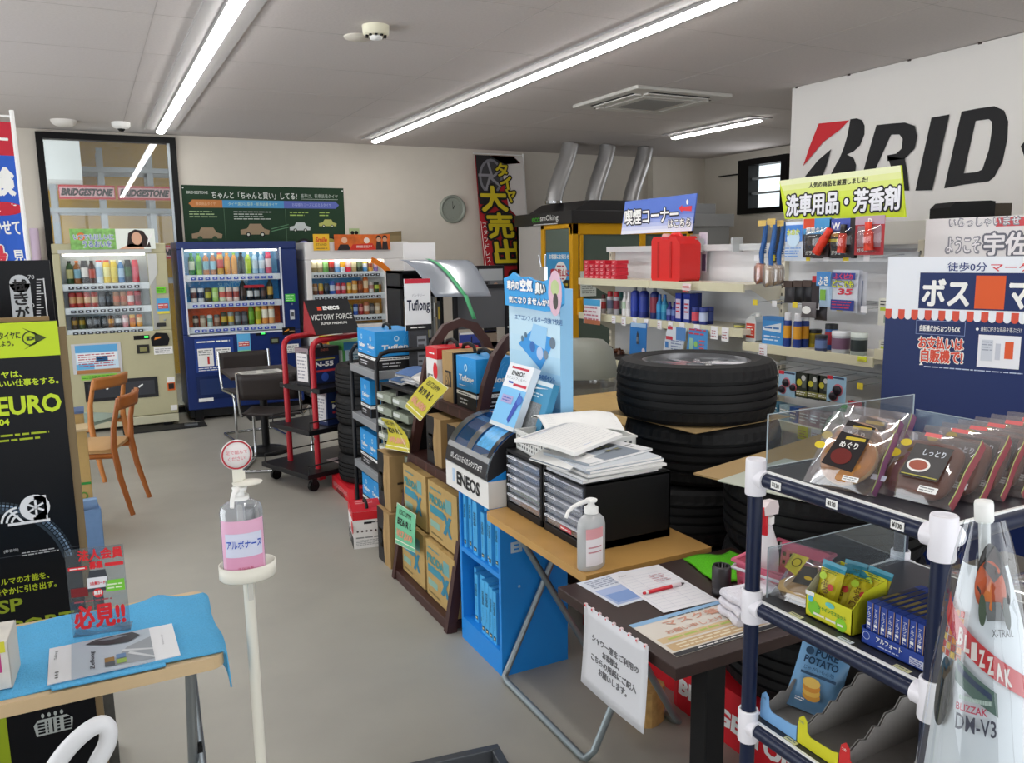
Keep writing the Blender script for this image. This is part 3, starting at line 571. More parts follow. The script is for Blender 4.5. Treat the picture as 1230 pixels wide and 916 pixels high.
D3 = [
 [('bottle', '#8a7a54', '#d8d0b4', '#4a7a3c', 'tan tea'), ('bottle', '#948460', '#d4ccb0', '#c8c8c0', 'pale tea'), ('bottle', '#5c9a4a', '#8cc07a', '#3e7a34', 'green'), ('bottle', '#4a2018', '#b83a34', '#c02c2c', 'dark cola'), ('bottle', '#6aa2dc', '#d0e0f0', '#d8e4f0', 'light blue'), ('bottle', '#d8e0e8', '#e0a030', '#3a5aa8', 'white and orange'), ('bottle', '#d8304a', '#ecc8cc', '#c82840', 'red'), ('bottle', '#a89a70', '#d0c8a4', '#7a2a2a', 'khaki'), ('bottle', '#2a3424', '#6a7a5c', '#181818', 'dark green'), ('slim', '#4a8ac0', '#d8dce8', '#c8b44a', 'blue and yellow'), ('slim', '#c89a3a', '#7a3a2a', '#d0c0a0', 'gold'), ('slim', '#7a6ab0', '#c8a8b8', '#d8b840', 'violet')],
 [('slim', '#7a4a34', '#d0b8a0', '#a07040', 'brown and cream'), ('slim', '#9a3a2a', '#d0b040', '#c0a040', 'red and gold'), ('slim', '#22242a', '#50545c', '#3a3a3a', 'black'), ('can', '#2a58b0', '#d0d8e8', '#b0b0b0', 'blue'), ('slim', '#c8384a', '#e8c0c4', '#c02c40', 'red'), ('slim', '#cc4454', '#ecccd0', '#c83848', 'pinkish red'), ('slim', '#e0a030', '#f0d890', '#e8b848', 'yellow'), ('can', '#e09a3a', '#ecd0a0', '#c0c0c0', 'orange'), ('can', '#7a3a1e', '#b05a2a', '#a0a0a0', 'brown'), ('bottle', '#d8702a', '#f0d0a8', '#e8a050', 'orange tea'), ('slim', '#e0dcd8', '#b87a74', '#d8d0c8', 'white'), ('slim', '#2a4a24', '#c8d84a', '#1c2c18', 'black and lime')],
 [('slim', '#b06a3a', '#d8b080', '#a06030', 'tan'), ('slim', '#a85a34', '#d0a070', '#985030', 'copper'), ('slim', '#d8d0c8', '#b0a090', '#c8c0b8', 'cream'), ('slim', '#3a2a22', '#6a5040', '#281c18', 'dark brown'), ('can', '#2a2422', '#6a5a4c', '#555555', 'black brown'), ('slim', '#2e3a24', '#7a7a40', '#202a1a', 'dark olive'), ('slim', '#8a8a3a', '#c0b858', '#606028', 'olive'), ('slim', '#2a58b8', '#9ab0d8', '#28468c', 'royal blue'), ('slim', '#a82a34', '#d88a80', '#8a2028', 'dark red'), ('can', '#b86a44', '#e4d0c0', '#b0b0b0', 'orange and white'), ('slim', '#4a4644', '#8a8480', '#3a3634', 'grey brown'), ('slim', '#d8b890', '#e8d8c0', '#c8a880', 'beige')]]
drinks(D3, 2.05, 8.72, 0.105, 0.062, (1.47, 1.235, 1.0), 'white machine')
# black anchor mats under the feet
for x, y, lb in ((0.18, 8.42, 'beige'), (1.35, 8.46, 'navy')):
    b = MB(); b.box(0, 0, 0, 0.75 if lb == 'beige' else 0.45, 0.24, 0.012, M('#1c1c1d', 0.7)); b.box(0.55 if lb == 'beige' else 0.2, 0.06, 0.012, 0.67 if lb == 'beige' else 0.32, 0.12, 0.03, STEEL)
    solo(b, 'anchor_plate', 'black floor anchor plate under the front of the %s vending machine' % lb, 'plate', (x, y, 0))

# ================================================================== ON THE BACK WALL
# green poster
b = MB(); b.box(0, -0.004, 0, 1.73, 0, 0.72, M('#1c3a24', 0.7)); p = Pl(b, (0, -0.004, 0), (1,0,0), (0,0,1), 0.001)
p.text('BRIDGESTONE', 0.05, 0.63, 0.03, M('#c4ccc4'), wd=0.21, bold=0.02); p.text('ちゃんと「ちゃんと買い」してる?', 0.30, 0.585, 0.075, M('#d8ded8'), wd=0.90, bold=0.012); p.text('基準は、新車装着タイヤ', 1.24, 0.605, 0.045, M('#b9c4ba'), wd=0.42); p.rect(1.24, 0.59, 1.66, 0.594, M('#b9c4ba'))
p.poly([(0.06, 0.53), (0.10, 0.49), (0.40, 0.49), (0.40, 0.57), (0.10, 0.57)], M('#c07a3e')); p.rect(0.40, 0.49, 1.05, 0.57, M('#4a96c8')); p.poly([(1.05, 0.49), (1.63, 0.49), (1.67, 0.53), (1.63, 0.57), (1.05, 0.57)], M('#5a68b4'))
p.text('推奨商品タイヤ', 0.13, 0.512, 0.036, M('#e0b890'), wd=0.20, k=2); p.text('タイヤ選びは基準・新車装着タイヤ', 0.46, 0.512, 0.036, M('#bfdcc0'), wd=0.52, k=2); p.text('お客様のニーズに応えるタイヤ', 1.14, 0.512, 0.036, M('#aab4e0'), wd=0.44, k=2)
for x in (0.41, 1.06): p.rect(x, 0.02, x+0.004, 0.48, M('#5a7a60'))
p.lines(0.06, 0.38, 0.38, 0.46, 3, M('#a8c090'), seed=2); p.lines(0.51, 0.36, 0.94, 0.46, 4, M('#b8c0b8'), seed=3); p.lines(1.11, 0.40, 1.33, 0.46, 2, M('#a4c060'), seed=4); p.lines(1.44, 0.40, 1.58, 0.46, 2, M('#a4c060'), seed=5)
def car(p, x, y, s, m, wheels=True):
    p.poly([(x, y), (x+0.30*s, y), (x+0.31*s, y+0.045*s), (x+0.25*s, y+0.065*s), (x+0.22*s, y+0.115*s), (x+0.10*s, y+0.115*s), (x+0.07*s, y+0.065*s), (x+0.0*s, y+0.05*s)], m, 2)
    for wx in (0.08, 0.23): p.disc(x+wx*s, y, 0.026*s, BLACK if wheels else M('#2a4a30'), 3); p.disc(x+wx*s, y, 0.014*s, M('#d0d4c8') if wheels else M('#2a4a30'), 4)
tan = M('#a08a6c')
car(p, 0.07, 0.165, 1, tan, False); car(p, 0.57, 0.205, 1, tan); car(p, 1.10, 0.25, 0.75, M('#c4ccca')); car(p, 1.43, 0.295, 0.65, M('#b4b866'))
for q in ((0.90, 0.235, 1.09, 0.28),): p.poly([(q[0], q[1]), (q[2], q[3]), (q[2], q[3]+0.008), (q[0], q[1]+0.01)], M('#5a8a66')); p.poly([(q[0], q[1]+0.025), (q[2], q[3]+0.03), (q[2], q[3]+0.036), (q[0], q[1]+0.035)], M('#5a8a66'))
p.disc(1.25, 0.06, 0.10, M('#141416'), 2); p.disc(1.25, 0.06, 0.075, M('#8a88c0'), 3); p.disc(1.55, 0.09, 0.09, M('#141416'), 2); p.disc(1.55, 0.09, 0.068, M('#b4a850'), 3)
for x in (0.015, 1.715): p.disc(x, 0.69, 0.008, WHITE, 3)
solo(b, 'wall_poster', 'wide dark green poster with small cars above the navy machine', 'poster', (0.955, YB-0.001, 1.68))
# switch plate
b = MB(); b.box(0, -0.012, 0, 0.12, 0, 0.10, M('#aebf8c')); p = Pl(b, (0, -0.012, 0), (1,0,0), (0,0,1), 0.001); p.disc(0.037, 0.05, 0.022, BLACK); p.disc(0.083, 0.05, 0.022, BLACK)
solo(b, 'wall_socket', 'pale green wall plate with two black round sockets above the white machine', 'socket', (2.73, YB, 1.85))
# clock
t = thing('wall_clock', 'round grey rimmed wall clock left of the red banner', 'clock', (4.03, YB, 2.18))
rot = Matrix.Rotation(R(90), 4, 'X')
b = MB(); b.X = rot; b.lathe([(0.168, 0), (0.168, 0.03), (0.155, 0.045), (0.135, 0.03), (0.13, 0.02)], M('#969c92', 0.4, 0.2), 36); b.build('rim', t)
b = MB(); b.X = rot; b.lathe([(0.133, 0), (0.133, 0.018), (0, 0.018)], M('#efecdd', 0.5), 30)
b.X = None; p = Pl(b, (0, -0.018, 0), (1,0,0), (0,0,1), 0.001)
for k in range(12):
    a = R(90-30*(k+1)); p.text(str(k+1), 0.10*math.cos(a), 0.10*math.sin(a)-0.009, 0.018, M('#6a6a60'), al='C')
b.build('dial', t)
for ln, wd, a in ((0.06, 0.010, 62), (0.095, 0.007, 92)):
    b = MB(); p = Pl(b, (0, -0.022, 0), (1,0,0), (0,0,1), 0.001); c, s_ = math.cos(R(a)), math.sin(R(a))
    p.poly([(-s_*wd/2, c*wd/2), (s_*wd/2, -c*wd/2), (s_*wd/2+c*ln, -c*wd/2+s_*ln), (-s_*wd/2+c*ln, c*wd/2+s_*ln)], M('#3a3a36')); b.build('clock_hand', t)
# red sale banner on its pole
t = thing('sale_banner', 'tall red sale banner with yellow lettering and a wheel on a white pole', 'banner', (4.96, 9.22, 0))
b = MB(); b.tube([(0.10, 0.0, 0.02), (-0.04, 0, 2.85)], 0.012, WHITE); b.tube([(-0.04, 0, 2.83), (-0.72, 0, 2.83)], 0.007, WHITE); b.cb(0.10, 0, 0.01, 0.3, 0.3, 0.02, M('#303030')); b.build('pole', t)
b = MB(); O = Vector((-0.70, -0.012, 2.81)); 
def sh(x, z): return x + z*(-0.055)      # the cloth leans with the pole
def cl(a, c): return (O.x + a*0.64 + c*0.09*1.3, O.y + 0.012*math.sin(a*6+c*5), O.z - c*1.75)
b.grid(lambda a, c: cl(a, c), 6, 16, M('#b01f28', 0.75)); b.build('cloth', t)
b = MB(); p = Pl(b, (O.x, O.y-0.016, O.z), (1,0,0), (0,0,1), 0.0015)
def bp2(pts, m, k=1): p.poly([(x*0.64+(-z)*0.067, z) for x, z in pts], m, k)
bp2([(0,0), (0.55,0), (0.55,-0.30), (0.30,-0.58), (0,-0.58)], M('#1c1a1c')); bp2([(0.5,0), (1,0), (1,-0.85), (0.62,-0.62)], M('#cfc8c4'), 1); bp2([(0.3, 0), (0.8, 0), (0.95, -0.08), (0.6, -0.1)], M('#b3202a'), 1)
p.disc(0.20, -0.25, 0.16, M('#77767c'), 2, ry=0.21); p.disc(0.20, -0.25, 0.13, M('#3a383c'), 3, ry=0.18)
for k in range(5): p.text('l', 0.20, -0.25, 0.17, M('#8a888e'), wd=0.03, k=4, rot=R(72*k+18), bold=0.05)
yel = M('#c8b41e'); eb = (M('#181414'), 0.09)
for i, ch in enumerate('タイヤ'): p.text(ch, 0.28+i*0.055, -0.24-i*0.155, 0.15, yel, wd=0.16, bold=0.04, edge=eb, k=6, shear=-0.2)
for i, ch in enumerate('大売出'): p.text(ch, 0.08+i*0.085, -0.66-i*0.32, 0.29, yel, wd=0.34, bold=0.04, edge=eb, k=8, shear=-0.15)
p.text('l', 0.46, -1.72, 0.30, yel, wd=0.07, bold=0.03, edge=eb, k=6)
for dx in (0.05, 0.22): p.poly([(dx, -0.78), (dx+0.006, -0.78), (dx+0.10, -1.72), (dx+0.09, -1.72)], WHITE, 2)
for i, ch in enumerate('スタッドレスタイヤも'): p.text(ch, 0.075+i*0.010, -0.86-i*0.084, 0.06, WHITE, wd=0.055, k=3, shear=-0.1)
b.build('lettering', t)
# pale roll of paper leaning by the wall left of the beige machine
b = MB(); b.lathe([(0.035, 0), (0.04, 0.02), (0.04, 0.95), (0.035, 0.97)], M('#cdb9cf', 0.5), 14); b.X = None
solo(b, 'paper_roll', 'pale lilac roll standing by the back wall left of the beige machine', 'paper roll', (-0.42, 9.3, 0.98))
b = MB(); b.box(-0.22, -0.2, 0, 0.2, 0.09, 0.96, M('#8b9298', 0.5)); b.box(-0.22, -0.2, 0.96, 0.2, 0.09, 0.98, M('#a4a9ad', 0.5)); b.cb(-0.01, -0.205, 0.5, 0.36, 0.01, 0.8, M('#9aa0a5', 0.5))
solo(b, 'side_cabinet', 'grey low cabinet by the back wall under the lilac roll', 'cabinet', (-0.52, 9.3, 0), bevel=0.004)
# carton and white card behind the white machine
b = MB(); b.box(0, 0, 0, 0.30, 0.2, 0.07, M('#8a7a58', 0.8)); b.prism([(0, 0.07), (0.1, 0.09), (0.3, 0.12), (0.3, 0.07)], 0, 0.2, M('#7a6a4a', 0.8), axis='y')
solo(b, 'carton', 'small flattened brown carton on top of the white machine', 'box', (2.93, 9.02, 1.79))

# ================================================================== SMOKING BOOTH
ylw = M('#dfa414', 0.4); dkg = M('#2e2d2f', 0.45); pnl = M('#b9b6b3', 0.5)
BX, BY = 4.72, 7.73
t = thing('smoking_booth', 'yellow framed glass smoking booth with dark grey roof', 'booth', (BX, BY, 0))
W_, D_ = 1.66, 1.3
b = MB(); b.box(-0.03, -0.03, 1.95, W_, D_, 2.09, dkg); b.prism([(0.10, 2.09), (0.30, 2.21), (W_-0.25, 2.21), (W_-0.05, 2.09)], 0.12, D_-0.1, dkg, axis='y'); b.build('roof', t, bevel=0.006)
b = MB(); p = PB(b, (-0.03, D_, 0), (0, -1, 0), (0, 0, 1), 0.003).base((BX, BY, 0))
p.ptext('eco', (639.5, 267.5), (649, 261), M('#3f9a2e'), bold=0.02); p.ptext('smOking', (649.5, 267.5), (671, 257), WHITE, bold=0.0); p.prect((641, 269.8), (670, 268.8), M('#c9c9c9')); b.build('lettering', t)
b = MB()
for x, y in ((0, 0), (0, 0.62), (W_-0.08, 0), (0.9, 0)): b.box(x, y, 0, x+0.08, y+0.08, 1.95, ylw)
b.box(0, 0, 1.83, W_, 0.05, 1.95, ylw); b.box(0, 0, 1.90, 0.05, 0.7, 1.95, ylw); b.box(0, 0, 0, W_, 0.05, 0.10, ylw); b.box(0, 0, 0, 0.05, 0.7, 0.1, ylw); b.box(0.1, -0.005, 1.0, 0.14, 0.03, 1.83, ylw)
b.build('frame', t, bevel=0.006)
b = MB(); b.box(0, 0.70, 0, 0.05, D_, 1.95, pnl); b.box(0, D_-0.05, 0, W_, D_, 1.95, M('#6b7a70')); b.box(W_-0.05, 0.08, 0, W_, D_, 1.95, M('#6b7a70')); b.box(0, 0.0, 0, W_, D_, 0.02, M('#44504a')); b.build('wall_panel', t)
tint = glass_mat('booth_glass', '#8a9a92', 0.10, 0.02, 0.6, '#73847a')
b = MB(); b.box(0.02, 0.08, 0.1, 0.03, 0.62, 1.9, tint); b.build('side_glass', t)
b = MB(); b.box(0.08, 0.02, 0.1, W_-0.08, 0.03, 1.83, tint); b.build('front_glass', t)
b = MB(); b.box(0.05, -0.06, 0.95, 0.10, 0.0, 1.14, ylw); b.build('door_handle', t, bevel=0.01)
# poster on the side glass
b = MB(); p = PB(b, (0, 0, 0), (0, -1, 0), (0, 0, 1), 0.002).base((BX-0.004, BY+0.62, 0))
p.prect((657, 360), (684, 303), M('#3f9ad2')); p.ptext('お客様にお知らせ', (660, 311), (684, 305), WHITE, bold=0.03); q = p.at(674, 327); p.disc(q[0], q[1], 0.135, M('#f2ecec'), 2, ry=0.12); p.disc(q[0], q[1], 0.125, WHITE, 3, ry=0.11)
p.ptext('感染防止に', (662, 331), (684, 323), M('#c0303a'), bold=0.03, k=4); p.lines(q[0]-0.08, q[1]+0.05, q[0]+0.08, q[1]+0.09, 1, M('#b05060'), k=4); p.lines(q[0]-0.08, q[1]-0.09, q[0]+0.08, q[1]-0.05, 1, M('#b05060'), k=4)
p.prect((660, 356), (684, 336), M('#2b2a26'), 2); p.lines(*p.at(670, 352), *p.at(683, 338), 2, M('#c8b23a'), k=3)
solo(b, 'notice_poster', 'blue notice poster with a white bubble on the booth side glass', 'poster', (BX-0.004, BY+0.62, 0), solid=0.001)
b = MB(); p = PB(b, (0, 0, 0), (1, 0, 0), (0, 0, 1), 0.002).base((BX, BY-0.008, 0)); p.prect((697, 356), (716, 325), M('#e6ece6')); q = p.at(706, 332); p.ring(*q, 0.02, 0.045, M('#5a9a70'), 2); p.lines(*p.at(699, 353), *p.at(714, 342), 4, M('#9aa29a'))
solo(b, 'notice_paper', 'white paper with a green circle taped on the booth front glass', 'paper', (BX, BY-0.008, 0), solid=0.001)
for i, (bx_, tx_, w1) in enumerate((((665, 243), (685, 184), 'left'), ((712, 238), (730, 187), 'middle'), ((757, 238), (775, 192), 'right'))):
    a, c = AY(bx_[0], bx_[1], 8.45), AY(tx_[0], tx_[1], 8.45)
    pts, rr = [], []
    for k in range(49):
        s_ = k/48; x = a.x+(c.x-a.x)*(3*s_*s_-2*s_**3)*0.6+(c.x-a.x)*0.4*s_; pts.append((x-a.x, 0, 0.02+(CH-2.21-0.02)*s_)); rr.append(0.092+0.007*(k % 2))
    b = MB(); b.tube(pts, rr, M('#b4b3b3', 0.42, 0.75), 18); o = thing('flexible_duct', 'silver flexible duct rising from the booth roof to the ceiling, %s one' % w1, 'duct', (a.x, 8.45, 2.2), 0, 'silver ducts above the booth')
    b.build('hose', o); b = MB(); b.lathe([(0.105, 0), (0.105, 0.03)], CHROME, 20); b.build('collar', o)
b = MB(); b.box(0, 0, 0, 1.1, 0.4, 0.30, M('#8b8e90', 0.4, 0.3)); b.box(-0.05, -0.05, 0.18, 1.25, 0.45, 0.21, M('#9a9da0', 0.4, 0.3))
b = MB(); b.rbox(0, 0, 0, 0.60, 0.45, 1.92, M('#9a9d9f', 0.45, 0.2), 0.03); b.box(-0.02, -0.02, 1.92, 0.64, 0.47, 2.07, M('#a9acb0', 0.4, 0.2)); b.box(0.0, 0, 2.07, 0.36, 0.45, 2.19, M('#9fa2a6', 0.4, 0.2))  # added stepped block; its paler grey stands in for the lit roof end
solo(b, 'lit_roof_end', 'grey stepped block right of the smoking booth, standing in for its lit roof end', 'cabinet', (6.46, 7.85, 0), bevel=0.006)

# ================================================================== SHELVING UNIT (faces -X)
GX, SF = 3.68, 3.36
Y0, Y1 = 1.8, 5.40
ivory = M('#d9d3c0', 0.5); backm = M('#dcdde0', 0.6)
g_ = thing('shelving_unit', 'long white shop shelving unit with ivory shelves and slotted uprights', 'shelving unit', (GX, Y0, 0))
def gy(y): return y-Y0
b = MB(); b.box(0, 0, 0.1, 0.02, Y1-Y0, 1.66, backm); b.build('back_panel', g_)
b = MB(); b.box(-0.34, 0, 0, 0.0, Y1-Y0, 0.12, M('#b5b0a2', 0.5)); b.build('base', g_)
for k in range(5):
    y = k*0.9; b = MB(); b.box(-0.035, y-0.016, 0.0, 0.0, y+0.016, 1.68 if k != 2 else 1.62, ivory)
    for j in range(32): b.box(-0.0365, y-0.004, 0.12+j*0.048, -0.035, y+0.004, 0.14+j*0.048, M('#4a463e'))
    b.build('upright', g_)
b = MB(); b.box(-0.06, gy(3.6), 1.64, 0.02, gy(5.42), 1.68, M('#c5c7c8', 0.4)); b.box(-0.03, gy(2.7), 1.64, 0.0, gy(3.6), 1.66, M('#b5b7b8', 0.4)); b.build('top_rail', g_)
for y in (2.95, 3.4, 3.95, 4.3): b = MB(); b.box(-0.115, gy(y)-0.008, 1.63, -0.03, gy(y)+0.008, 1.72, M('#c5c8ca', 0.35, 0.5)); b.build('sign_holder', g_)
def shelf(y0, y1, z, tags=()):
    b = MB(); b.box(SF-GX+0.0, gy(y0)+0.003, z-0.03, -0.02, gy(y1)-0.003, z, ivory); b.box(SF-GX-0.012, gy(y0)+0.003, z-0.045, SF-GX, gy(y1)-0.003, z+0.004, M('#d6d1b4', 0.45))
    for y in (y0+0.01, y1-0.02): b.add([(-0.02, gy(y), z-0.03), (SF-GX+0.05, gy(y), z-0.03), (-0.02, gy(y), z-0.16)], [(0, 1, 2)], ivory)
    s = b.build('shelf', g_)
    for (px, w_, h_, m_) in tags:
        q = AX(px, 400, SF-0.016); b = MB(); b.box(-0.003, -w_/2, -h_, 0, w_/2, 0.012, m_); p = Pl(b, (-0.003, w_/2, -h_), (0, -1, 0), (0, 0, 1), 0.0006); p.lines(w_*0.12, h_*0.15, w_*0.88, h_*0.9, 3, M('#b0616a'), duty=0.3, seed=int(px)); b.build('price_tag', s, (SF-GX-0.014, gy(q.y), z-0.008))
    return s
ZA, ZB, ZC, ZR = 1.445, 1.185, 0.865, 1.115
tagw = M('#eeeef2', 0.6); tagy = M('#e8d23c', 0.6)
shelf(4.5, 5.40, ZA); shelf(3.6, 4.5, ZA)
shelf(4.5, 5.40, ZB, [(719, .04, .035, tagw), (737, .045, .045, tagw), (749, .05, .05, tagw), (762, .045, .045, tagw), (776, .045, .045, tagw), (792, .045, .045, tagw)])
shelf(3.6, 4.5, ZB, [(805, .045, .06, tagw), (819, .05, .06, tagw), (837, .055, .06, tagw), (858, .06, .065, tagw), (871, .06, .07, tagw)])
shelf(4.5, 5.40, ZC); shelf(3.6, 4.5, ZC)
shelf(4.5, 5.40, 0.60); shelf(3.6, 4.5, 0.5)
shelf(2.7, 3.6, ZR, [(917, .06, .06, tagw), (1037, .05, .012, M('#d8e23a', 0.6))])
shelf(2.7, 3.6, 0.70, [(934, .03, .05, M('#cfe04a', 0.6)), (969, .07, .06, M('#d8d62a', 0.6)), (985, .06, .05, tagw)])
shelf(1.8, 2.7, 1.16); shelf(1.8, 2.7, 0.80)
# hook rails with wire hooks, right bay
for z, hooks in ((1.61, 7), (1.36, 6), (0.98, 7)):
    b = MB(); b.box(-0.05, gy(2.7), z-0.012, -0.03, gy(3.6), z+0.012, M('#c5c8ca', 0.35, 0.5)); r_ = b.build('hook_rail', g_)
    for k in range(hooks):
        y = gy(2.78)+k*0.74/(hooks-1); b = MB(); b.tube([(-0.05, y, z), (-0.30, y, z-0.012), (-0.315, y, z+0.0)], 0.0028, CHROME, 6); b.cb(-0.318, y, z-0.012, 0.002, 0.035, 0.032, tagy if k % 2 or z < 1 else tagw); b.build('wire_hook', r_)

def G(px, py, X=3.45): return AX(px, py, X)
# small red cartons, stacked
rc = MB(); rc.box(-0.05, -0.034, 0, 0.05, 0.034, 0.0265, M('#c9283a', 0.4)); p = Pl(rc, (-0.05, 0.034, 0), (0, -1, 0), (0, 0, 1), 0.0008); p.rect(0.014, 0.007, 0.04, 0.011, M('#e8b8bc')); p.lines(0.014, 0.015, 0.05, 0.021, 1, M('#eccacc'))
o0 = None; yl = G(711, 330).y
for c in range(6):
    for r in range(5 if c not in (1, 4) else 4):
        lb = 'small red carton, %s from left, %s layer up in the stack by the red can' % (ORD[c], ORD[r])
        loc = (3.43+0.004*((c*r) % 3), yl-0.034-c*0.0715, ZA+r*0.0275)
        if o0 is None: o0 = solo(rc, 'small_carton', lb, 'carton', loc, 0, 'red cartons stacked on the top shelf')
        else: dup(o0, loc, 0, lb)
# red fuel can
q = G(811, 336, 3.50)
t = thing('fuel_can', 'big red plastic fuel can on the top ivory shelf', 'fuel can', (3.50, q.y, ZA), R(-90))
redp = M('#d42a28', 0.38)
b = MB()
pr = [(-0.152, 0.02), (-0.14, 0), (0.14, 0), (0.152, 0.02), (0.152, 0.24), (0.10, 0.292), (0.05, 0.292), (0.035, 0.272), (-0.035, 0.272), (-0.06, 0.29), (-0.13, 0.292), (-0.152, 0.265)]
b.prism(pr, -0.085, 0.085, redp, axis='y'); b.build('body', t, bevel=0.018, seg=3)
b = MB(); 
for x in (-0.075, 0.06): b.prism([(x-0.008, 0.02), (x+0.008, 0.02), (x+0.008, 0.26), (x-0.008, 0.26)], -0.089, -0.084, M('#b8221f', 0.4), axis='y')
b.build('rib', t)
b = MB(); b.tube([(-0.06, 0, 0.28), (-0.03, 0, 0.305), (0.04, 0, 0.305), (0.06, 0, 0.285)], 0.014, redp); b.build('handle', t)
b = MB(); b.lathe([(0.03, 0.285), (0.03, 0.305), (0.02, 0.312), (0, 0.312)], M('#d8a8a4', 0.4), 16, at=(-0.10, 0, 0)); b.build('cap', t)
# --- cans and bottles on the second shelf: px of centre, height, radius, body, label, cap, kind, words
def product(px, h, r, body, lab, cap, label, z, X=3.44, shape='spray', name=None, cat='can'):
    h *= 1.13; r *= 1.17; y = G(px, 370, X).y; B, Lb, C = M(body, 0.3, 0.1), M(lab, 0.35), M(cap, 0.35)
    t = thing(name or 'spray_can', label, cat, (X, y, z), 0, 'car care cans on the shelves'); b = MB()
    if shape == 'spray':
        b.lathe([(r*.96, 0), (r, 0.005), (r, h*.25)], B, 14); b.lathe([(r*1.01, h*.25), (r*1.01, h*.62)], Lb, 14); b.lathe([(r, h*.62), (r, h*.74), (r*.8, h*.78)], B, 14); b.build('body', t)
        b = MB(); b.lathe([(r*.82, h*.77), (r*.82, h*.97), (r*.7, h), (0, h)], C, 14); b.build('cap', t)
    elif shape == 'tin':
        b.lathe([(r*.97, 0), (r, 0.006), (r, h*.2)], B, 14); b.lathe([(r*1.01, h*.2), (r*1.01, h*.7)], Lb, 14); b.lathe([(r, h*.7), (r, h*.8), (r*.6, h*.88), (r*.35, h*.9)], B, 14); b.build('body', t)
        b = MB(); b.lathe([(r*.4, h*.88), (r*.4, h), (0, h)], C, 12); b.build('cap', t)
    elif shape == 'cone':
        b.lathe([(r, 0), (r, h*.3)], B, 14); b.lathe([(r*1.01, h*.3), (r*1.01, h*.6)], Lb, 14); b.lathe([(r, h*.6), (r*.5, h*.78), (r*.45, h*.86)], B, 14); b.build('body', t)
        b = MB(); b.lathe([(r*.5, h*.84), (r*.45, h), (0, h)], C, 12); b.build('cap', t)
    elif shape == 'tub':
        b.lathe([(r*.94, 0), (r, 0.006), (r, h*.2)], B, 16); b.lathe([(r*1.01, h*.2), (r*1.01, h*.7)], Lb, 16); b.lathe([(r, h*.7), (r, h*.8)], B, 16); b.build('body', t)
        b = MB(); b.lathe([(r*1.04, h*.8), (r*1.04, h*.98), (r, h), (0, h)], C, 16); b.build('lid', t)
    elif shape == 'box':
        b.box(-r, -r, 0, r, r, h, B); b.build('body', t); b = MB(); p = Pl(b, (-r, r, 0), (0, -1, 0), (0, 0, 1), 0.0008); p.rect(r*.2, h*.12, r*1.8, h*.8, Lb); p.lines(r*.3, h*.3, r*1.7, h*.7, 3, C); b.build('print', t)
    return t
s2 = 'on the second shelf'
product(725, .125, .016, '#c8c0c0', '#b0383a', '#4a1a1a', 'small red and white spray can, leftmost '+s2, ZB)
product(733, .15, .022, '#c4c6ce', '#7a80a0', '#a8242e', 'silver spray can with red cap, second from left '+s2, ZB)
product(740.5, .15, .020, '#b8bac4', '#8a3a4a', '#a8242e', 'silver spray can with red cap, third from left '+s2, ZB)
product(746, .145, .018, '#5a8a8a', '#c8d8d8', '#3a7a7a', 'teal spray can beside the white bottles '+s2, ZB, X=3.50)
product(750.5, .15, .019, '#e8e8e8', '#b8d0b8', '#f0f0f0', 'white cone bottle with green band '+s2, ZB, shape='cone', name='bottle', cat='bottle')
product(755.5, .155, .020, '#eceaea', '#d8d4d4', '#f0f0f0', 'plain white cone bottle '+s2, ZB, shape='cone', name='bottle', cat='bottle')
product(763, .185, .028, '#2a3c9a', '#2f46b0', '#8a8c94', 'tall navy blue tin, left of three '+s2, ZB, shape='tin', name='tin_can')
product(773.5, .185, .032, '#22307e', '#2a3e9e', '#8a8c94', 'wide navy blue tin, middle of three '+s2, ZB, shape='tin', name='tin_can')
product(786.5, .185, .028, '#1e2a66', '#8a2a40', '#8a8c94', 'navy tin with a red patch, right of three '+s2, ZB, shape='tin', name='tin_can')
product(792.5, .15, .020, '#2a7ab8', '#3a9ad0', '#3a6ab0', 'sky blue cone bottle, left of two '+s2, ZB, shape='cone', name='bottle', cat='bottle')
product(798.5, .15, .020, '#2a82b0', '#46a4c4', '#3a6ab0', 'sky blue cone bottle, right of two '+s2, ZB, shape='cone', name='bottle', cat='bottle')
product(804.5, .11, .019, '#2c3288', '#7a90c8', '#2a2e78', 'short indigo bottle, left of two '+s2, ZB, shape='cone', name='bottle', cat='bottle')
product(810.5, .11, .019, '#2e3690', '#6a86c0', '#2a2e78', 'short indigo bottle, right of two '+s2, ZB, shape='cone', name='bottle', cat='bottle')
product(819, .165, .026, '#263a98', '#d0c8e0', '#c83a50', 'tall square blue pack with white print, left one '+s2, ZB, shape='box', name='tall_pack', cat='pack')
product(829.5, .165, .027, '#263a98', '#ccd0ec', '#c83a50', 'tall square blue pack with white print, middle one '+s2, ZB, shape='box', name='tall_pack', cat='pack')
product(836, .165, .022, '#20327e', '#3248a0', '#c8ccd8', 'tall dark blue pack behind the others '+s2, ZB, X=3.52, shape='box', name='tall_pack', cat='pack')
product(836.5, .095, .024, '#23327a', '#d04a5a', '#2c3c8c', 'small navy jar with red label, left of three '+s2, ZB, X=3.41, shape='tub', name='jar', cat='jar')
product(845.5, .095, .024, '#23327a', '#b8c4e0', '#2c3c8c', 'small navy jar with pale label, middle of three '+s2, ZB, X=3.41, shape='tub', name='jar', cat='jar')
product(852.5, .095, .022, '#1e2c6a', '#3a4c90', '#2c3c8c', 'small navy jar, right of three '+s2, ZB, X=3.46, shape='tub', name='jar', cat='jar')
product(889, .02, .028, '#8a8a70', '#c0b860', '#707060', 'low flat tin at the right end '+s2, ZB, shape='tub', name='jar', cat='jar')
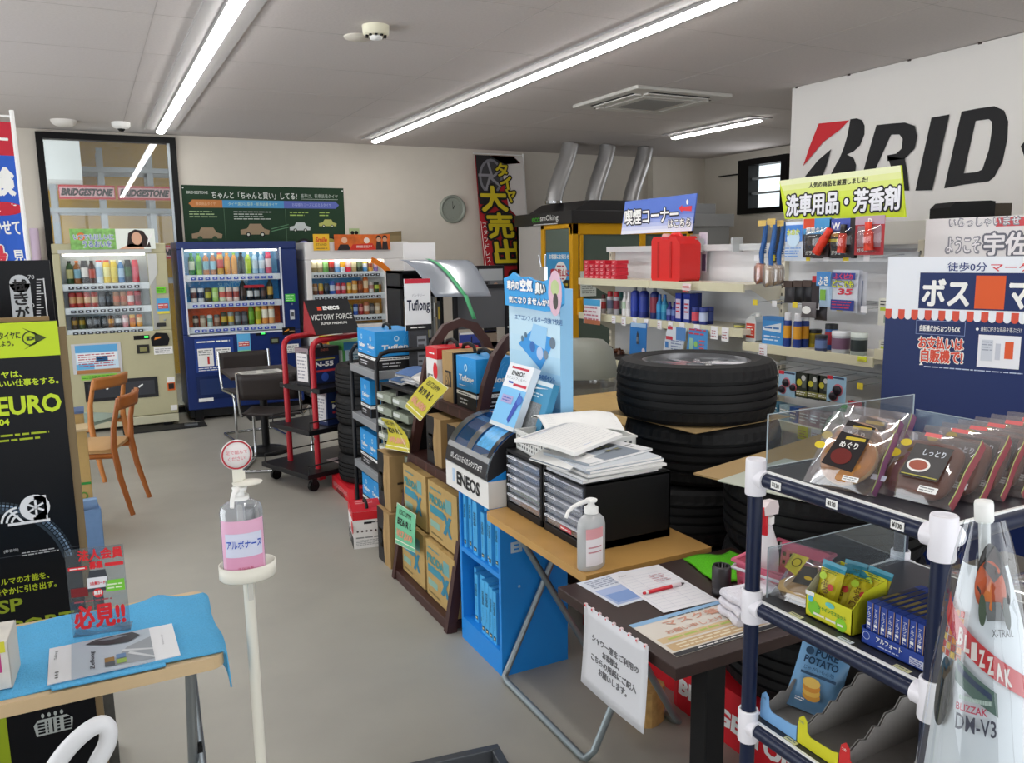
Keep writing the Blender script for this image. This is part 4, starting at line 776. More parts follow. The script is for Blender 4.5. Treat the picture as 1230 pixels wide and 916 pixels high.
# posters hanging from the second shelf
def hangpanel(c4, X, label, cat, name, draw, m=PAPER, th=0.002, group=None):
    pts = [AX(px, py, X) for px, py in c4]; o = pts[3]
    b = MB(); vs = [(0, q.y-o.y, q.z-o.z) for q in pts]; vs += [(th, a[1], a[2]) for a in vs]
    b.add(vs, [(0, 1, 2, 3), (7, 6, 5, 4), (0, 4, 5, 1), (1, 5, 6, 2), (2, 6, 7, 3), (3, 7, 4, 0)], m)
    p = PB(b, (0, 0, 0), (0, -1, 0), (0, 0, 1), 0.0012).base(tuple(o)); draw(p); return solo(b, name, label, cat, tuple(o), 0, group)
def d1(p):
    p.prect((758, 392), (776, 389), M('#a8c8e8')); a = p.at(766, 413); p.rect(a[0]-0.012, a[1], a[0]+0.012, a[1]+0.075, M('#3a4048'), 2); p.rect(a[0]-0.012, a[1]+0.02, a[0]+0.012, a[1]+0.05, M('#7a828c'), 3); p.rect(a[0]-0.005, a[1]+0.075, a[0]+0.005, a[1]+0.09, M('#3a4048'), 2); a = p.at(773, 421); p.disc(a[0], a[1], 0.018, M('#d8d0dc'), 2)
hangpanel([(757, 388), (777, 388), (776, 424), (756, 425)], 3.33, 'blue card with a dark spray can picture under the second shelf', 'card', 'shelf_card', d1, M('#2f78c0', 0.5))
def d2(p):
    p.prect((812, 408), (824, 394), M('#5b8cc8')); p.prect((802, 395), (808, 392), M('#c8384a')); p.prect((800, 407), (808, 404), M('#c8384a')); p.prect((799, 417), (803, 410), M('#4a84c8')); p.lines(*p.at(806, 420), *p.at(822, 409), 4, M('#8a9ac0'))
hangpanel([(802, 391), (825, 394), (819, 424), (796, 423)], 3.33, 'white and blue leaflet hanging askew under the second shelf', 'leaflet', 'shelf_card', d2, M('#dfe8f2', 0.5))
def d3(p):
    p.lines(*p.at(828, 402), *p.at(849, 395), 2, M('#c8405a')); p.prect((828, 420), (833, 406), M('#9ac8b0')); a = p.at(836, 413); p.disc(*a, 0.018, M('#9ad070'), 2); p.lines(*p.at(840, 420), *p.at(848, 408), 3, M('#d8606a'))
hangpanel([(828, 394), (850, 396), (849, 424), (824, 424)], 3.33, 'bright blue leaflet with a green dot under the second shelf', 'leaflet', 'shelf_card', d3, M('#4f98d8', 0.5))
def d4(p): p.lines(*p.at(820, 352), *p.at(829, 342), 2, M('#c85a5a'))
hangpanel([(820, 340), (830, 341), (829, 349), (819, 348)], 3.30, 'tiny red and white price card under the top shelf', 'price card', 'price_card', d4, M('#e8d8d8'))
def d5(p):
    p.prect((842, 292), (848, 281), M('#cfc4d4')); p.prect((843, 325), (848, 305), M('#5a4a6a')); p.lines(*p.at(843, 303), *p.at(848, 293), 3, M('#8a7a90'))
hangpanel([(840, 279), (850, 279), (848, 327), (838, 327)], 3.64, 'narrow lilac poster behind the red fuel can', 'poster', 'small_poster', d5, M('#d8d0da'))
def d6(p):
    p.prect((701, 366), (721, 360), M('#4aa0d0')); p.lines(*p.at(702, 384), *p.at(719, 368), 4, M('#c07a8a')); p.prect((702, 388), (721, 385), M('#b06a4a'))
hangpanel([(702, 359), (722, 359), (721, 387), (701, 388)], 3.30, 'small paper with a blue heading hanging left of the spray cans', 'leaflet', 'shelf_card', d6, M('#e8e4e6'))
# tray of wheel nuts on the third shelf
q = G(732, 417, 3.45)
rnd = random.Random(3); b = MB(); b.box(-0.09, -0.27, 0, 0.12, 0.2, 0.012, M('#33302e', 0.5))
for k in range(75): b.lathe([(0.012, 0), (0.014, 0.008), (0.009, 0.02), (0, 0.021)], M(rnd.choice(['#6a3a2a', '#8a5238', '#4a2a22', '#9a7a6a']), 0.35, 0.4), 6, at=(rnd.uniform(-0.08, 0.11), rnd.uniform(-0.05, 0.19), 0.012+rnd.uniform(0, 0.022)))
o = solo(b, 'wheel_nuts', 'heap of brown metal wheel nuts on the third shelf', 'wheel nuts', (3.47, q.y, ZC)); o['kind'] = 'stuff'
# --- right bay shelf
t = thing('water_can', 'translucent white jug with a red label on the right shelf', 'jug', (3.45, G(907, 400).y, ZR), R(-90))
b = MB(); b.prism([(-0.042, 0.01), (-0.035, 0), (0.035, 0), (0.042, 0.01), (0.042, 0.11), (0.03, 0.145), (-0.005, 0.15), (-0.02, 0.135), (-0.042, 0.125)], -0.035, 0.035, M('#d0d4d4', 0.4), axis='y'); b.build('body', t, bevel=0.01)
b = MB(); b.tube([(-0.03, 0, 0.125), (-0.025, 0, 0.155), (0.005, 0, 0.16)], 0.007, M('#d0d4d4', 0.4)); b.build('handle', t)
b = MB(); b.lathe([(0.014, 0.145), (0.014, 0.165), (0, 0.167)], WHITE, 12, at=(0.02, 0, 0)); b.build('cap', t)
b = MB(); p = Pl(b, (-0.036, -0.036, 0.02), (1,0,0), (0,0,1), 0.0006); p.rect(0, 0, 0.07, 0.085, M('#d0402e')); p.lines(0.008, 0.01, 0.062, 0.075, 4, WHITE); b.build('label', t)
def carton(px, wpx, h, dpt, m, label, z, draw=None, X=3.40, name='carton', group=None, cat='box'):
    a, c = G(px-wpx/2, 400, X), G(px+wpx/2, 400, X); y = (a.y+c.y)/2; wd = a.y-c.y
    b = MB(); b.box(0, -wd/2, 0, dpt, wd/2, h, m); p = Pl(b, (0, wd/2, 0), (0, -1, 0), (0, 0, 1), 0.0008)
    if draw: draw(p, wd, h)
    return solo(b, name, label, cat, (X, y, z), 0, group)
def dbx(p, w_, h): p.poly([(w_*.05, h*.62), (w_*.9, h*.8), (w_*.9, h*.45), (w_*.05, h*.5)], M('#dfe8f0')); p.lines(w_*.1, h*.1, w_*.9, h*.35, 2, M('#d0e0f0')); p.lines(w_*.12, h*.52, w_*.85, h*.68, 1, M('#3a70b0'), k=3); p.rect(0, h*.86, w_, h, M('#3f7ab8'))
carton(928, 25, .155, .06, M('#3f90d4', 0.4), 'blue and white car care box next to the jug', ZR, dbx)
for i, px in enumerate((947, 959, 968)):
    product(px, .165, .019, '#28408c', '#e0a02c', '#e6e6ea', 'yellow and blue spray can with white cap, %s of three by the blue box' % ORD[i], ZR, X=3.40 if i < 2 else 3.45)
product(988, .075, .026, '#3c4468', '#6a80b0', '#26282e', 'short blue tub with black lid on the right shelf', ZR, X=3.38, shape='tub', name='jar', cat='jar')
product(1000, .12, .027, '#3a6ab0', '#b0384a', '#2a2c30', 'blue and red tub behind the short blue one', ZR, X=3.48, shape='tub', name='jar', cat='jar')
product(980, .085, .03, '#b8a024', '#8a7a20', '#26282a', 'yellow tin behind the short blue tub', ZR, X=3.5, shape='tub', name='jar', cat='jar')
product(1012, .10, .038, '#c0c4cc', '#7a5a72', '#e6e8ec', 'clear tub of colourful pieces with white lid', ZR, X=3.40, shape='tub', name='tub', cat='tub')
product(1034, .10, .034, '#9aa4a0', '#30383a', '#d8e0d8', 'clear tub of dark pieces with pale lid', ZR, X=3.40, shape='tub', name='tub', cat='tub')
# --- hanging packets
def packet(px, py, wpx, hpx, X, label, m, draw=None, th=0.03, group='car care packets on hooks', cat='packet', name='hanging_packet', backm=None):
    a, c = G(px, py, X), G(px+wpx, py+hpx, X); wd, ht = a.y-c.y, a.z-c.z
    t = thing(name, label, cat, (X, (a.y+c.y)/2, c.z), 0, group)
    b = MB(); b.X = Matrix.Rotation(R(-90), 4, 'Z'); b.pouch(wd, ht, th, m, 8, 8, seed=int(px)); b.build('pouch', t)
    b = MB(); p = PB(b, (-th*0.58, wd/2, 0), (0, -1, 0), (0, 0, 1), 0.001).base((X, (a.y+c.y)/2, c.z))
    if draw: draw(p, wd, ht); b.build('print', t)
    return t
def blister(px, py, wpx, hpx, X, label, m, draw, name='blister_pack', group='car care packets on hooks'):
    a, c = G(px, py, X), G(px+wpx, py+hpx, X); wd, ht = a.y-c.y, a.z-c.z
    t = thing(name, label, 'blister pack', (X, (a.y+c.y)/2, c.z), 0, group)
    b = MB(); b.box(-0.001, -wd/2, 0, 0.001, wd/2, ht, m); p = Pl(b, (-0.001, wd/2, 0), (0, -1, 0), (0, 0, 1), 0.0008); draw(p, wd, ht, t); b.build('card', t)
    return t
def wip(p, w_, h): p.rect(w_*.12, h*.5, w_*.9, h*.92, M('#4a86d8')); p.disc(w_*.5, h*.58, w_*.3, M('#c8e0f4'), 2); p.text('水あか', w_*.2, h*.66, h*.16, M('#d8e04a'), wd=w_*.6, bold=0.03, k=3); p.lines(w_*.12, h*.08, w_*.9, h*.36, 4, M('#7aa8e0'))
packet(944, 267, 24, 46, 3.36, 'white and blue wet wipe bag hanging left of the red packs', M('#dfe8f4', 0.35), wip)
def gl(kind):
    def f(p, w_, h, t):
        if kind == 0: p.rect(0, h*.6, w_, h, M('#4a98d0'), 1); p.rect(0, h*.75, w_*.4, h, M('#d84a28'), 2); p.text('視界キレイ', w_*.1, h*.62, h*.16, WHITE, wd=w_*.85, bold=0.03, k=3)
        if kind == 1: p.rect(0, h*.68, w_*.8, h, M('#4a5ab0'), 1); p.text('W', w_*.1, h*.72, h*.18, WHITE, bold=0.03, k=3); p.disc(w_*.25, h*.58, w_*.16, M('#d89a3c'), 3, ry=h*.05); p.rect(0, h*.4, w_*.4, h*.48, M('#d8c83a'), 3)
        if kind == 2: p.rect(0, h*.78, w_, h, M('#b8a0b0'), 1); p.rect(w_*.1, h*.2, w_*.9, h*.75, M('#b08a94'), 1); p.text('D', w_*.45, h*.8, h*.14, WHITE, bold=0.04, k=3)
        p.text('ガラコ', w_*.12, h*.07, h*.1, WHITE, wd=w_*.35, bold=0.04, k=3)
        b = MB(); rr = w_*0.13; ang = (35, 4, -4)[kind]
        b.X = Matrix.Translation((-0.02, -w_*0.1, h*0.12)) @ Matrix.Rotation(R(ang), 4, 'X'); b.lathe([(rr, 0), (rr, h*.45), (rr*.7, h*.5)], M('#d83a24', 0.35), 14); b.lathe([(rr*.75, h*.5), (rr*.75, h*.72), (0, h*.73)], M('#201c1e' if kind == 1 else '#d83a24', 0.35), 14)
        b.build('bottle', t)
        c = MB(); c.X = Matrix.Translation((-0.001, -w_*0.0, 0)); c.grid(lambda a, e: (-0.042*max(0, (1-abs(2*a-1)**4))*max(0, (1-abs(2*e-1)**4)), (0.42-a*0.84)*w_, h*(0.06+e*0.7)), 8, 8, CLEAR); c.build('blister', t)
    return f
for i, (px, w_, lb, m_) in enumerate(((966, 31, 'black and red blister pack with a tilted red bottle, left of three', '#2a1a1c'), (997, 29, 'black blister pack with an upright red bottle, middle of three', '#241c1e'), (1028, 33, 'red framed blister pack with a red tube, right of three', '#b02a30'))):
    blister(px, 263 if i < 2 else 260, w_, 46, 3.34, lb, M(m_, 0.4), gl(i))
    if i != 2: blister(px+3, 264, w_, 46, 3.40, 'black and red blister pack hanging just behind the %s one' % ('tilted bottle' if i == 0 else 'upright bottle'), M(m_, 0.4), lambda p, w2, h2, t: p.text('ガラコ', w2*.12, h2*.07, h2*.1, WHITE, wd=w2*.35, bold=0.04, k=3))
def w35(p, w_, h): p.rect(w_*.05, h*.05, w_*.95, h*.3, M('#2a3c90')); p.lines(w_*.1, h*.08, w_*.9, h*.28, 3, M('#d0384a')); p.text('35', w_*.3, h*.42, h*.15, M('#d03048'), wd=w_*.55, bold=0.04, shear=0.2); p.text('どこでも', w_*.1, h*.6, h*.16, M('#d8e02c'), wd=w_*.8, bold=0.05, edge=(M('#2a3c90'), 0.06)); p.rect(w_*.05, h*.78, w_*.95, h*.94, M('#33479c')); p.text('ふくピカ', w_*.15, h*.79, h*.13, M('#e04a6a'), wd=w_*.7, bold=0.04, k=3)
packet(1001, 324, 29, 52, 3.37, 'white and navy wet cloth bag marked 35, front one', M('#dfe4ee', 0.35), w35)
packet(1024, 324, 10, 50, 3.43, 'white and navy bag tucked behind the bag marked 35', M('#d8dce8', 0.35), lambda p, w_, h: p.rect(w_*.1, h*.1, w_*.9, h*.9, M('#3a4a98')))
packet(1031, 326, 9, 52, 3.49, 'narrow white bag rearmost behind the bag marked 35', M('#dfe2ea', 0.35), lambda p, w_, h: p.rect(w_*.2, h*.2, w_*.8, h*.8, M('#8a94b8')))
packet(984, 326, 15, 43, 3.37, 'pale blue cleaning pad bag left of the bag marked 35', M('#b8d4ee', 0.35), lambda p, w_, h: (p.rect(0, h*.6, w_, h, M('#4a90d4')), p.text('ふき', w_*.15, h*.62, h*.25, WHITE, wd=w_*.7, bold=0.03), p.rect(w_*.3, h*.2, w_*.7, h*.5, M('#7ab040'))))
for i, (px, c_) in enumerate(((943, '#3c3a3e'), (955, '#1c1c20'), (966, '#24242a'))):
    t = packet(px, 338, 12, 26, 3.38, 'black sponge pad in film hanging below the bags, %s from left' % ORD[i], M(c_, 0.4), None, 0.03, 'black sponge pads')
    b = MB(); b.box(-0.02, -0.03, 0.085, 0, 0.03, 0.12, M('#4a3a34', 0.5)); b.build('header', t)
blister(976, 331, 7, 40, 3.36, 'narrow red and black wiper pack beside the sponge pads', M('#2a2024', 0.4), lambda p, w_, h, t: p.rect(0, h*.8, w_, h, M('#c02a34')))
# two small black pumps hanging lower
packet(963, 362, 17, 20, 3.36, 'clear bag with a round white badge under the sponge pads', M('#6a6668', 0.35), lambda p, w_, h: p.disc(w_*.5, h*.5, w_*.3, WHITE, ry=h*.25))
packet(979, 367, 14, 18, 3.40, 'dark bag hanging right of the white badge bag', M('#3c3a3e', 0.35), None)
# brushes
def brush(px, py0, py1, X, label, m, padm):
    a, c = G(px, py0, X), G(px, py1, X); h = a.z-c.z
    t = thing('wash_brush', label, 'brush', (X, a.y, c.z), 0, 'blue handled brushes on hooks')
    b = MB(); b.tube([(0.02, 0, h), (0.02, 0, h*.92), (0.01, -0.002, h*.7), (-0.005, 0.002, h*.5), (0.0, 0, h*.3)], [0.008, 0.012, 0.014, 0.014, 0.011], m, 8)
    for k in range(9): b.tube([(0.012, -0.014, h*.5+k*0.012), (0.012, 0.014, h*.5+k*0.012)], 0.004, m, 5)
    b.build('handle', t)
    b = MB(); b.X = Matrix.Translation((-0.01, 0, h*.17)); b.grid(lambda a_, e: (0.028*math.cos(a_*6.2832), 0.036*math.sin(a_*6.2832)*(1-abs(2*e-1)**6)**.5, (e-.5)*h*.34), 12, 8, padm); b.build('brush_head', t)
    b = MB(); b.grid(lambda a_, e: (-0.01+0.032*math.cos(a_*6.2832), 0.04*math.sin(a_*6.2832)*(1-abs(2*e-1)**6)**.5, e*h*.34), 12, 8, FILM); b.build('film_sleeve', t)
    b = MB(); b.box(-0.01, -0.03, h*.93, -0.008, 0.03, h*1.02, M('#d8b868', 0.6)); b.build('price_tag', t)
bh = M('#2a5c9c', 0.4)
brush(917, 266, 341, 3.34, 'blue handled wash brush with a blue head, leftmost', bh, M('#c86a3a', 0.6, noise=0.5, scale=40)); brush(928, 264, 345, 3.33, 'blue handled wash brush with a tan head, second from left', bh, M('#b89a7a', 0.6, noise=0.4, scale=40)); brush(938, 266, 343, 3.36, 'blue handled wash brush next to the wet wipe bag', bh, M('#a08468', 0.6, noise=0.4, scale=40)); brush(932, 268, 338, 3.44, 'dark handled wash brush behind the blue ones', M('#34363c', 0.5), M('#a89078', 0.6))
# lower hooks: cards of air fresheners
def fres(c1, dots):
    def f(p, w_, h, t):
        p.rect(0, h*.86, w_*.3, h, M('#d0283a')); p.rect(w_*.3, h*.9, w_*.9, h*.97, M('#3a4a6a'))
        for i, (x, y, r_) in enumerate(dots):
            b = MB(); b.X = Matrix.Translation((-0.004, w_/2-x*w_, y*h)) @ Matrix.Rotation(R(-90), 4, 'Y'); b.lathe([(r_*w_, 0), (r_*w_, 0.012), (r_*w_*.6, 0.016), (0, 0.016)], M('#241c26', 0.3), 14); b.build('vent_clip', t); p.disc(x*w_, y*h, r_*w_*1.35, M('#d87a8a'))
    return f
blister(936, 444, 20, 34, 3.36, 'pale blue card with three round black clips, left end of the low hooks', M('#a8cfe8', 0.4), fres(0, [(.45, .55, .16), (.25, .25, .15), (.85, .4, .13)]))
blister(994, 450, 21, 35, 3.34, 'pale blue card with two round black clips, right end of the low hooks', M('#a4cbe6', 0.4), fres(0, [(.6, .48, .2), (.4, .22, .18)]))
def bcard(p, w_, h, t): p.disc(w_*.3, h*.6, w_*.2, M('#c8c03a')); p.rect(w_*.5, h*.4, w_*.8, h*.85, M('#5a625a')); p.disc(w_*.6, h*.8, w_*.16, M('#c8ccca'), 2); p.rect(w_*.1, h*.08, w_*.9, h*.28, M('#8a8a4a')); p.lines(w_*.1, h*.1, w_*.8, h*.25, 2, WHITE, k=2)
for i, px in enumerate((956, 970, 983)): blister(px, 446+i*2, 14 if i else 15, 33, 3.36, 'dark green card with yellow print on the low hooks, %s from left' % ORD[i], M('#2a302a', 0.4), bcard)
# lower shelf small boxes
for i, (px, w_, c_, wd_) in enumerate(((932, 12, '#4a86a4', 'teal'), (946, 13, '#9cb8c4', 'pale grey blue'), (957, 10, '#3a62a8', 'royal blue'), (970, 13, '#c4a8a8', 'pale pink'), (983, 12, '#b89498', 'dusty pink'), (995, 12, '#c8b4b4', 'off white'))):
    carton(px, w_, .085, .07, M(c_, 0.4, noise=0.3, scale=30), '%s little packet in the low row of packets' % wd_, 0.70, lambda p, w2, h: p.lines(w2*.1, h*.2, w2*.9, h*.8, 3, WHITE), X=3.39, name='small_packet', group='little packets on the low shelf', cat='packet')
carton(1060, 30, .10, .12, M('#9a8468', 0.8, noise=0.1), 'brown carton on the shelf left of the blue shop board', 0.80, lambda p, w2, h: p.rect(w2*.55, h*.2, w2*.85, h*.65, PAPER), X=3.38)
t = packet(1022, 480, 15, 32, 3.32, 'red and black gum pouch hanging by the brown carton', M('#2a2224', 0.35), lambda p, w_, h: (p.rect(0, h*.75, w_, h, M('#c8303a')), p.rect(w_*.25, h*.25, w_*.75, h*.5, M('#a8b03a')))) 
# green tinted bag of air
b = MB(); q = G(1012, 540, 3.25)
grn = glass_mat('green_film', '#cfe6d4', 0.16, 0.1, 0.22, '#9cc4a4')
b.lathe([(0.02, 0), (0.09, 0.03), (0.115, 0.09), (0.09, 0.15), (0.04, 0.20), (0.015, 0.215)], grn, 16, sy=0.8); b.lathe([(0.02, 0.212), (0.012, 0.225), (0, 0.225)], M('#4a9a4a', 0.4), 10)
solo(b, 'plastic_bag', 'pale green clear plastic bag hanging before the shelves', 'bag', (3.25, q.y, q.z))
# boxes hanging at the right edge
for i, (y_, h_, w_, lb) in enumerate(((358, 34, 18, 'upper'), (408, 25, 22, 'lower'))):
    a, c = G(1056, y_, 3.36), G(1056+w_, y_+h_, 3.36)
    b = MB(); b.box(0, c.y, 0, 0.05, a.y, a.z-c.z, M('#dcdcd0', 0.5)); p = Pl(b, (0, a.y, 0), (0, -1, 0), (0, 0, 1), 0.0008); w2, h2 = a.y-c.y, a.z-c.z; p.rect(w2*.1, h2*.55, w2*.9, h2*.68, M('#b8c83a')); p.rect(w2*.35, h2*.1, w2*.65, h2*.4, M('#c0303a') if i else M('#8a9a8a')); p.lines(w2*.1, h2*.72, w2*.9, h2*.95, 2, M('#444444'))
    solo(b, 'bulb_box', 'small white bulb box, %s one of two next to the blue shop board' % lb, 'box', (3.36, 0, c.z))

# ---- signs over the shelving
def dy(p):
    for k in range(5): p.ppoly([(936+1.3*k*1.7, 217+k*6), (1081.6+k*0.7, 198.4+k*8), (1081.6+(k+1)*0.7, 198.4+(k+1)*8), (936+1.3*(k+1)*1.7, 217+(k+1)*6)], M(['#dfe4b8', '#d9e09a', '#d3de78', '#cedd55', '#cadc3c'][k], 0.5), 0.5)
    p.ptext('人気の商品を厳選しました!', (972, 226), (1043, 212), M('#23261c'), bold=0.02, shear=0)
    # the line climbs with the board
    (x0, y0), (x1, y1) = p.at(945, 262), p.at(1085, 221); 
    p.text('洗車用品・芳香剤', x0, y0+0.012, (y1-y0)*0.86, M('#e6e6ec'), wd=(x1-x0)*0.98, bold=0.035, edge=(M('#1c1c1c'), 0.07), k=2)
hangpanel([(936, 217), (1081.6, 198.4), (1087, 260.7), (942.6, 263)], 3.56, 'yellow green sign board with heavy white letters over the red packs', 'sign', 'sign_board', dy, M('#c9dc2c', 0.5), 0.012)
def db(p):
    for k in range(6): p.ppoly([(746+0.5*(k), 281.5-k*4), (831+0.6*k, 277-k*4.2), (831+0.6*(k+1), 277-(k+1)*4.2), (746+0.5*(k+1), 281.5-(k+1)*4)], M(['#e6e8f4', '#d4d9f0', '#b9c3ea', '#9aa9e0', '#7c90d6', '#6680d0'][k], 0.5), 0.5)
    (x0, y0), (x1, y1) = p.at(751, 270), p.at(815, 247); p.text('喫煙コーナー', x0, y0, y1-y0, WHITE, wd=x1-x0, bold=0.03, edge=(M('#1a1a22'), 0.07), k=2)
    p.ptext('はこちら', (803, 273), (830, 262), WHITE, bold=0.03, edge=(M('#1a1a22'), 0.07), k=2)
    p.ppoly([(815.5, 250), (820, 246), (820, 248.5), (831.5, 247), (831, 253.5), (820, 252.8), (820, 255.5)], M('#d83a44'), 2); a = p.at(826, 242.5); p.disc(*a, 0.012, WHITE, 2, ry=0.017)
hangpanel([(751, 242), (837, 232), (831, 277), (746, 281.5)], 3.58, 'blue sign board with white letters and a red arrow', 'sign', 'sign_board', db, M('#5a78cc', 0.5), 0.01)
b = MB(); b.box(0, 0, 0, 0.02, 0.10, 0.09, M('#cfcbbb', 0.5)); q = G(835, 276, 3.66); solo(b, 'rail_bracket', 'ivory bracket plate beside the blue sign board', 'bracket', (3.66, q.y-0.05, 1.66))
# welcome sign, turned to the room
O = Vector((3.59, 2.64, 1.50)); ang = R(-86)
b = MB(); b.box(0, 0, 0, 0.9, 0.012, 0.275, M('#dcd8d8', 0.5)); p = PB(b, (0, 0, 0), (1, 0, 0), (0, 0, 1), 0.001).base(O, ang)
p.ptext('いらっしゃいませ', (1140, 273), (1226, 259), M('#8a8a92'), bold=0.07, k=1); p.ptext('いらっしゃいませ', (1141, 272), (1226, 260), M('#e8e4e6'), bold=0.0, k=2)
p.ptext('ようこそ', (1136, 304), (1178, 284), M('#8a8a92'), bold=0.07, k=1); p.ptext('ようこそ', (1137, 303), (1177, 285), M('#e8e4e6'), bold=0.01, k=2)
p.ptext('宇佐', (1182, 306), (1236, 279), M('#e6e2e4'), bold=0.03, edge=(M('#6a6a74'), 0.09), k=2); p.prect((1196, 272), (1300, 257), M('#c84a50'), k=0.6)
solo(b, 'welcome_sign', 'white welcome sign with grey bubble letters above the blue shop board', 'sign', tuple(O), ang)
b = MB(); b.box(0, 0, 0, 0.26, 0.2, 0.07, BLACK); b.prism([(0, 0.07), (0.03, 0.1), (0.23, 0.105), (0.26, 0.1), (0.26, 0.07)], 0, 0.2, BLACK, axis='y'); b.box(0.265, 0.02, 0.0, 0.37, 0.16, 0.09, M('#4a4238', 0.8))
q = AY(1116, 250, 2.9); solo(b, 'black_case', 'black case on top of the shelving behind the welcome sign', 'case', (4.30, 3.02, 1.79), R(-24))
b = MB(); b.box(0, 0, 0, 0.9, 0.8, 1.79, M('#c9c5bf', 0.6)); solo(b, 'tall_cabinet', 'plain pale cabinet behind the shelving under the black case', 'cabinet', (4.12, 2.50, 0))

# ---- blue shop board
ang = R(-70); O = Vector((2.72, 2.15, 0))
t = thing('shop_board', 'tall white and navy blue promotional board with a red striped awning edge', 'advertising board', O, ang)
nv = M('#14295e', 0.45)
b = MB(); b.box(0, 0, 0.02, 0.80, 0.02, 1.61, nv); p = PB(b, (0, 0, 0), (1, 0, 0), (0, 0, 1), 0.0008).base(O, ang)
zt = p.at(1073, 372)[1]; p.rect(0, zt, 0.80, 1.61, M('#e9edf4', 0.5)); 
for k in range(34):
    x = k*0.0235; p.poly([(x+0.0117*(1-math.cos(a))+0.0, zt-0.022-0.012*math.sin(a)) for a in [math.pi*i/6 for i in range(7)]][::-1]+[], M('#e9edf4') if k % 2 else M('#d8523e'), 2); p.rect(x, zt-0.023, x+0.0235, zt+0.004, M('#e9edf4') if k % 2 else M('#d8523e'), 2)
p.ptext('徒歩0分', (1138, 325.5), (1186, 315), M('#2c3f7c'), bold=0.012); p.ptext('マーケット', (1190, 326), (1275, 316), M('#d84a50'), bold=0.012)
a, c = p.at(1103, 370), p.at(1290, 328); p.rect(a[0], a[1], c[0], c[1], nv, 2); p.ptext('ボス', (1108, 366), (1165, 336), WHITE, bold=0.035, k=3); p.ptext('マート', (1212, 370), (1292, 338), WHITE, bold=0.035, k=3)
a, c = p.at(1170, 372), p.at(1209, 331); p.rect(a[0], a[1]+0.005, c[0], c[1], M('#dc5a28'), 3)
a, c = p.at(1100, 399), p.at(1160, 389); p.rect(a[0], a[1]-0.005, c[0], c[1]+0.008, M('#8a9ac4'), 2); p.rect(a[0]+0.002, a[1]-0.003, c[0]-0.002, c[1]+0.006, nv, 3); p.ptext('自販機だからおつりもOK', (1105, 397), (1154, 392), WHITE, k=4, bold=0.02)
p.ptext('お支払いは', (1103, 418), (1158, 406), WHITE, bold=0.07, k=2); p.ptext('お支払いは', (1103.5, 417.5), (1157.5, 406.5), M('#d8523e'), bold=0.03, k=3)
p.ptext('自販機で!', (1106, 434), (1157, 421), WHITE, bold=0.07, k=2); p.ptext('自販機で!', (1106.5, 433.5), (1156.5, 421.5), M('#d8523e'), bold=0.03, k=3)
p.ptext('最初に好きな商品を選ぶだけ', (1178, 397.5), (1228, 394), WHITE, k=2); a = p.at(1174, 395); p.disc(*a, 0.005, WHITE, 2)
a, c = p.at(1173, 440), p.at(1227, 404); p.rect(a[0], a[1], c[0], c[1], M('#e8eaf0'), 2); w2, h2 = c[0]-a[0], c[1]-a[1]; X0, Z0 = a
p.rect(X0+w2*.08, Z0+h2*.2, X0+w2*.36, Z0+h2*.85, M('#cdd2dc'), 3); p.lines(X0+w2*.1, Z0+h2*.5, X0+w2*.34, Z0+h2*.82, 4, M('#9aa2b2'), k=4); p.rect(X0+w2*.42, Z0+h2*.25, X0+w2*.54, Z0+h2*.75, M('#c4c8d4'), 3); p.rect(X0+w2*.64, Z0+h2*.3, X0+w2*.84, Z0+h2*.82, M('#dc5a30'), 3)
p.ppoly([(1104, 438), (1109, 438), (1106.5, 434.5)], WHITE, 2); a, c = p.at(1110, 440), p.at(1235, 437); p.lines(a[0], a[1]-0.004, c[0], a[1]+0.006, 1, M('#b8c2dc'))
b.build('panel', t)
b = MB(); b.prism([(0.02, 0.0), (0.32, 0.0), (0.02, 1.2)], 0.38, 0.40, M('#a08a68', 0.8), axis='x'); b.build('easel_back', t)

# ================================================================== GOODS AND RACKS IN THE MIDDLE
def pbox(w_, d, h, m, front=None, side=None, top=None, name='carton', label='', cat='box', loc=(0, 0, 0), rotz=0, group=None, parts=None):
    """a printed carton: front = the -X face, side = the -Y face"""
    t = thing(name, label, cat, loc, rotz, group)
    b = MB(); b.box(0, 0, 0, w_, d, h, m)
    if front: front(Pl(b, (0, d, 0), (0, -1, 0), (0, 0, 1), 0.0008), d, h)
    if side: side(Pl(b, (0, 0, 0), (1, 0, 0), (0, 0, 1), 0.0008), w_, h)
    if top: top(Pl(b, (0, 0, h), (1, 0, 0), (0, 1, 0), 0.0008), w_, d)
    b.build('body', t)
    if parts: parts(t)
    return t
def strap(w_, d, h, m=None):
    def f(t):
        b = MB(); cx, cy = w_/2, d/2; b.tube([(cx, cy-0.07, h), (cx, cy-0.06, h+0.02), (cx, cy, h+0.032), (cx, cy+0.06, h+0.02), (cx, cy+0.07, h)], 0.009, m or BLACK, 8); b.build('carry_strap', t)
    return f
tufb = M('#2795dc', 0.4); tufk = M('#1d1d20', 0.45, spec=0.3); kraft = M('#a98a5c', 0.8, noise=0.05); kraft2 = M('#b7985f', 0.8, noise=0.06)
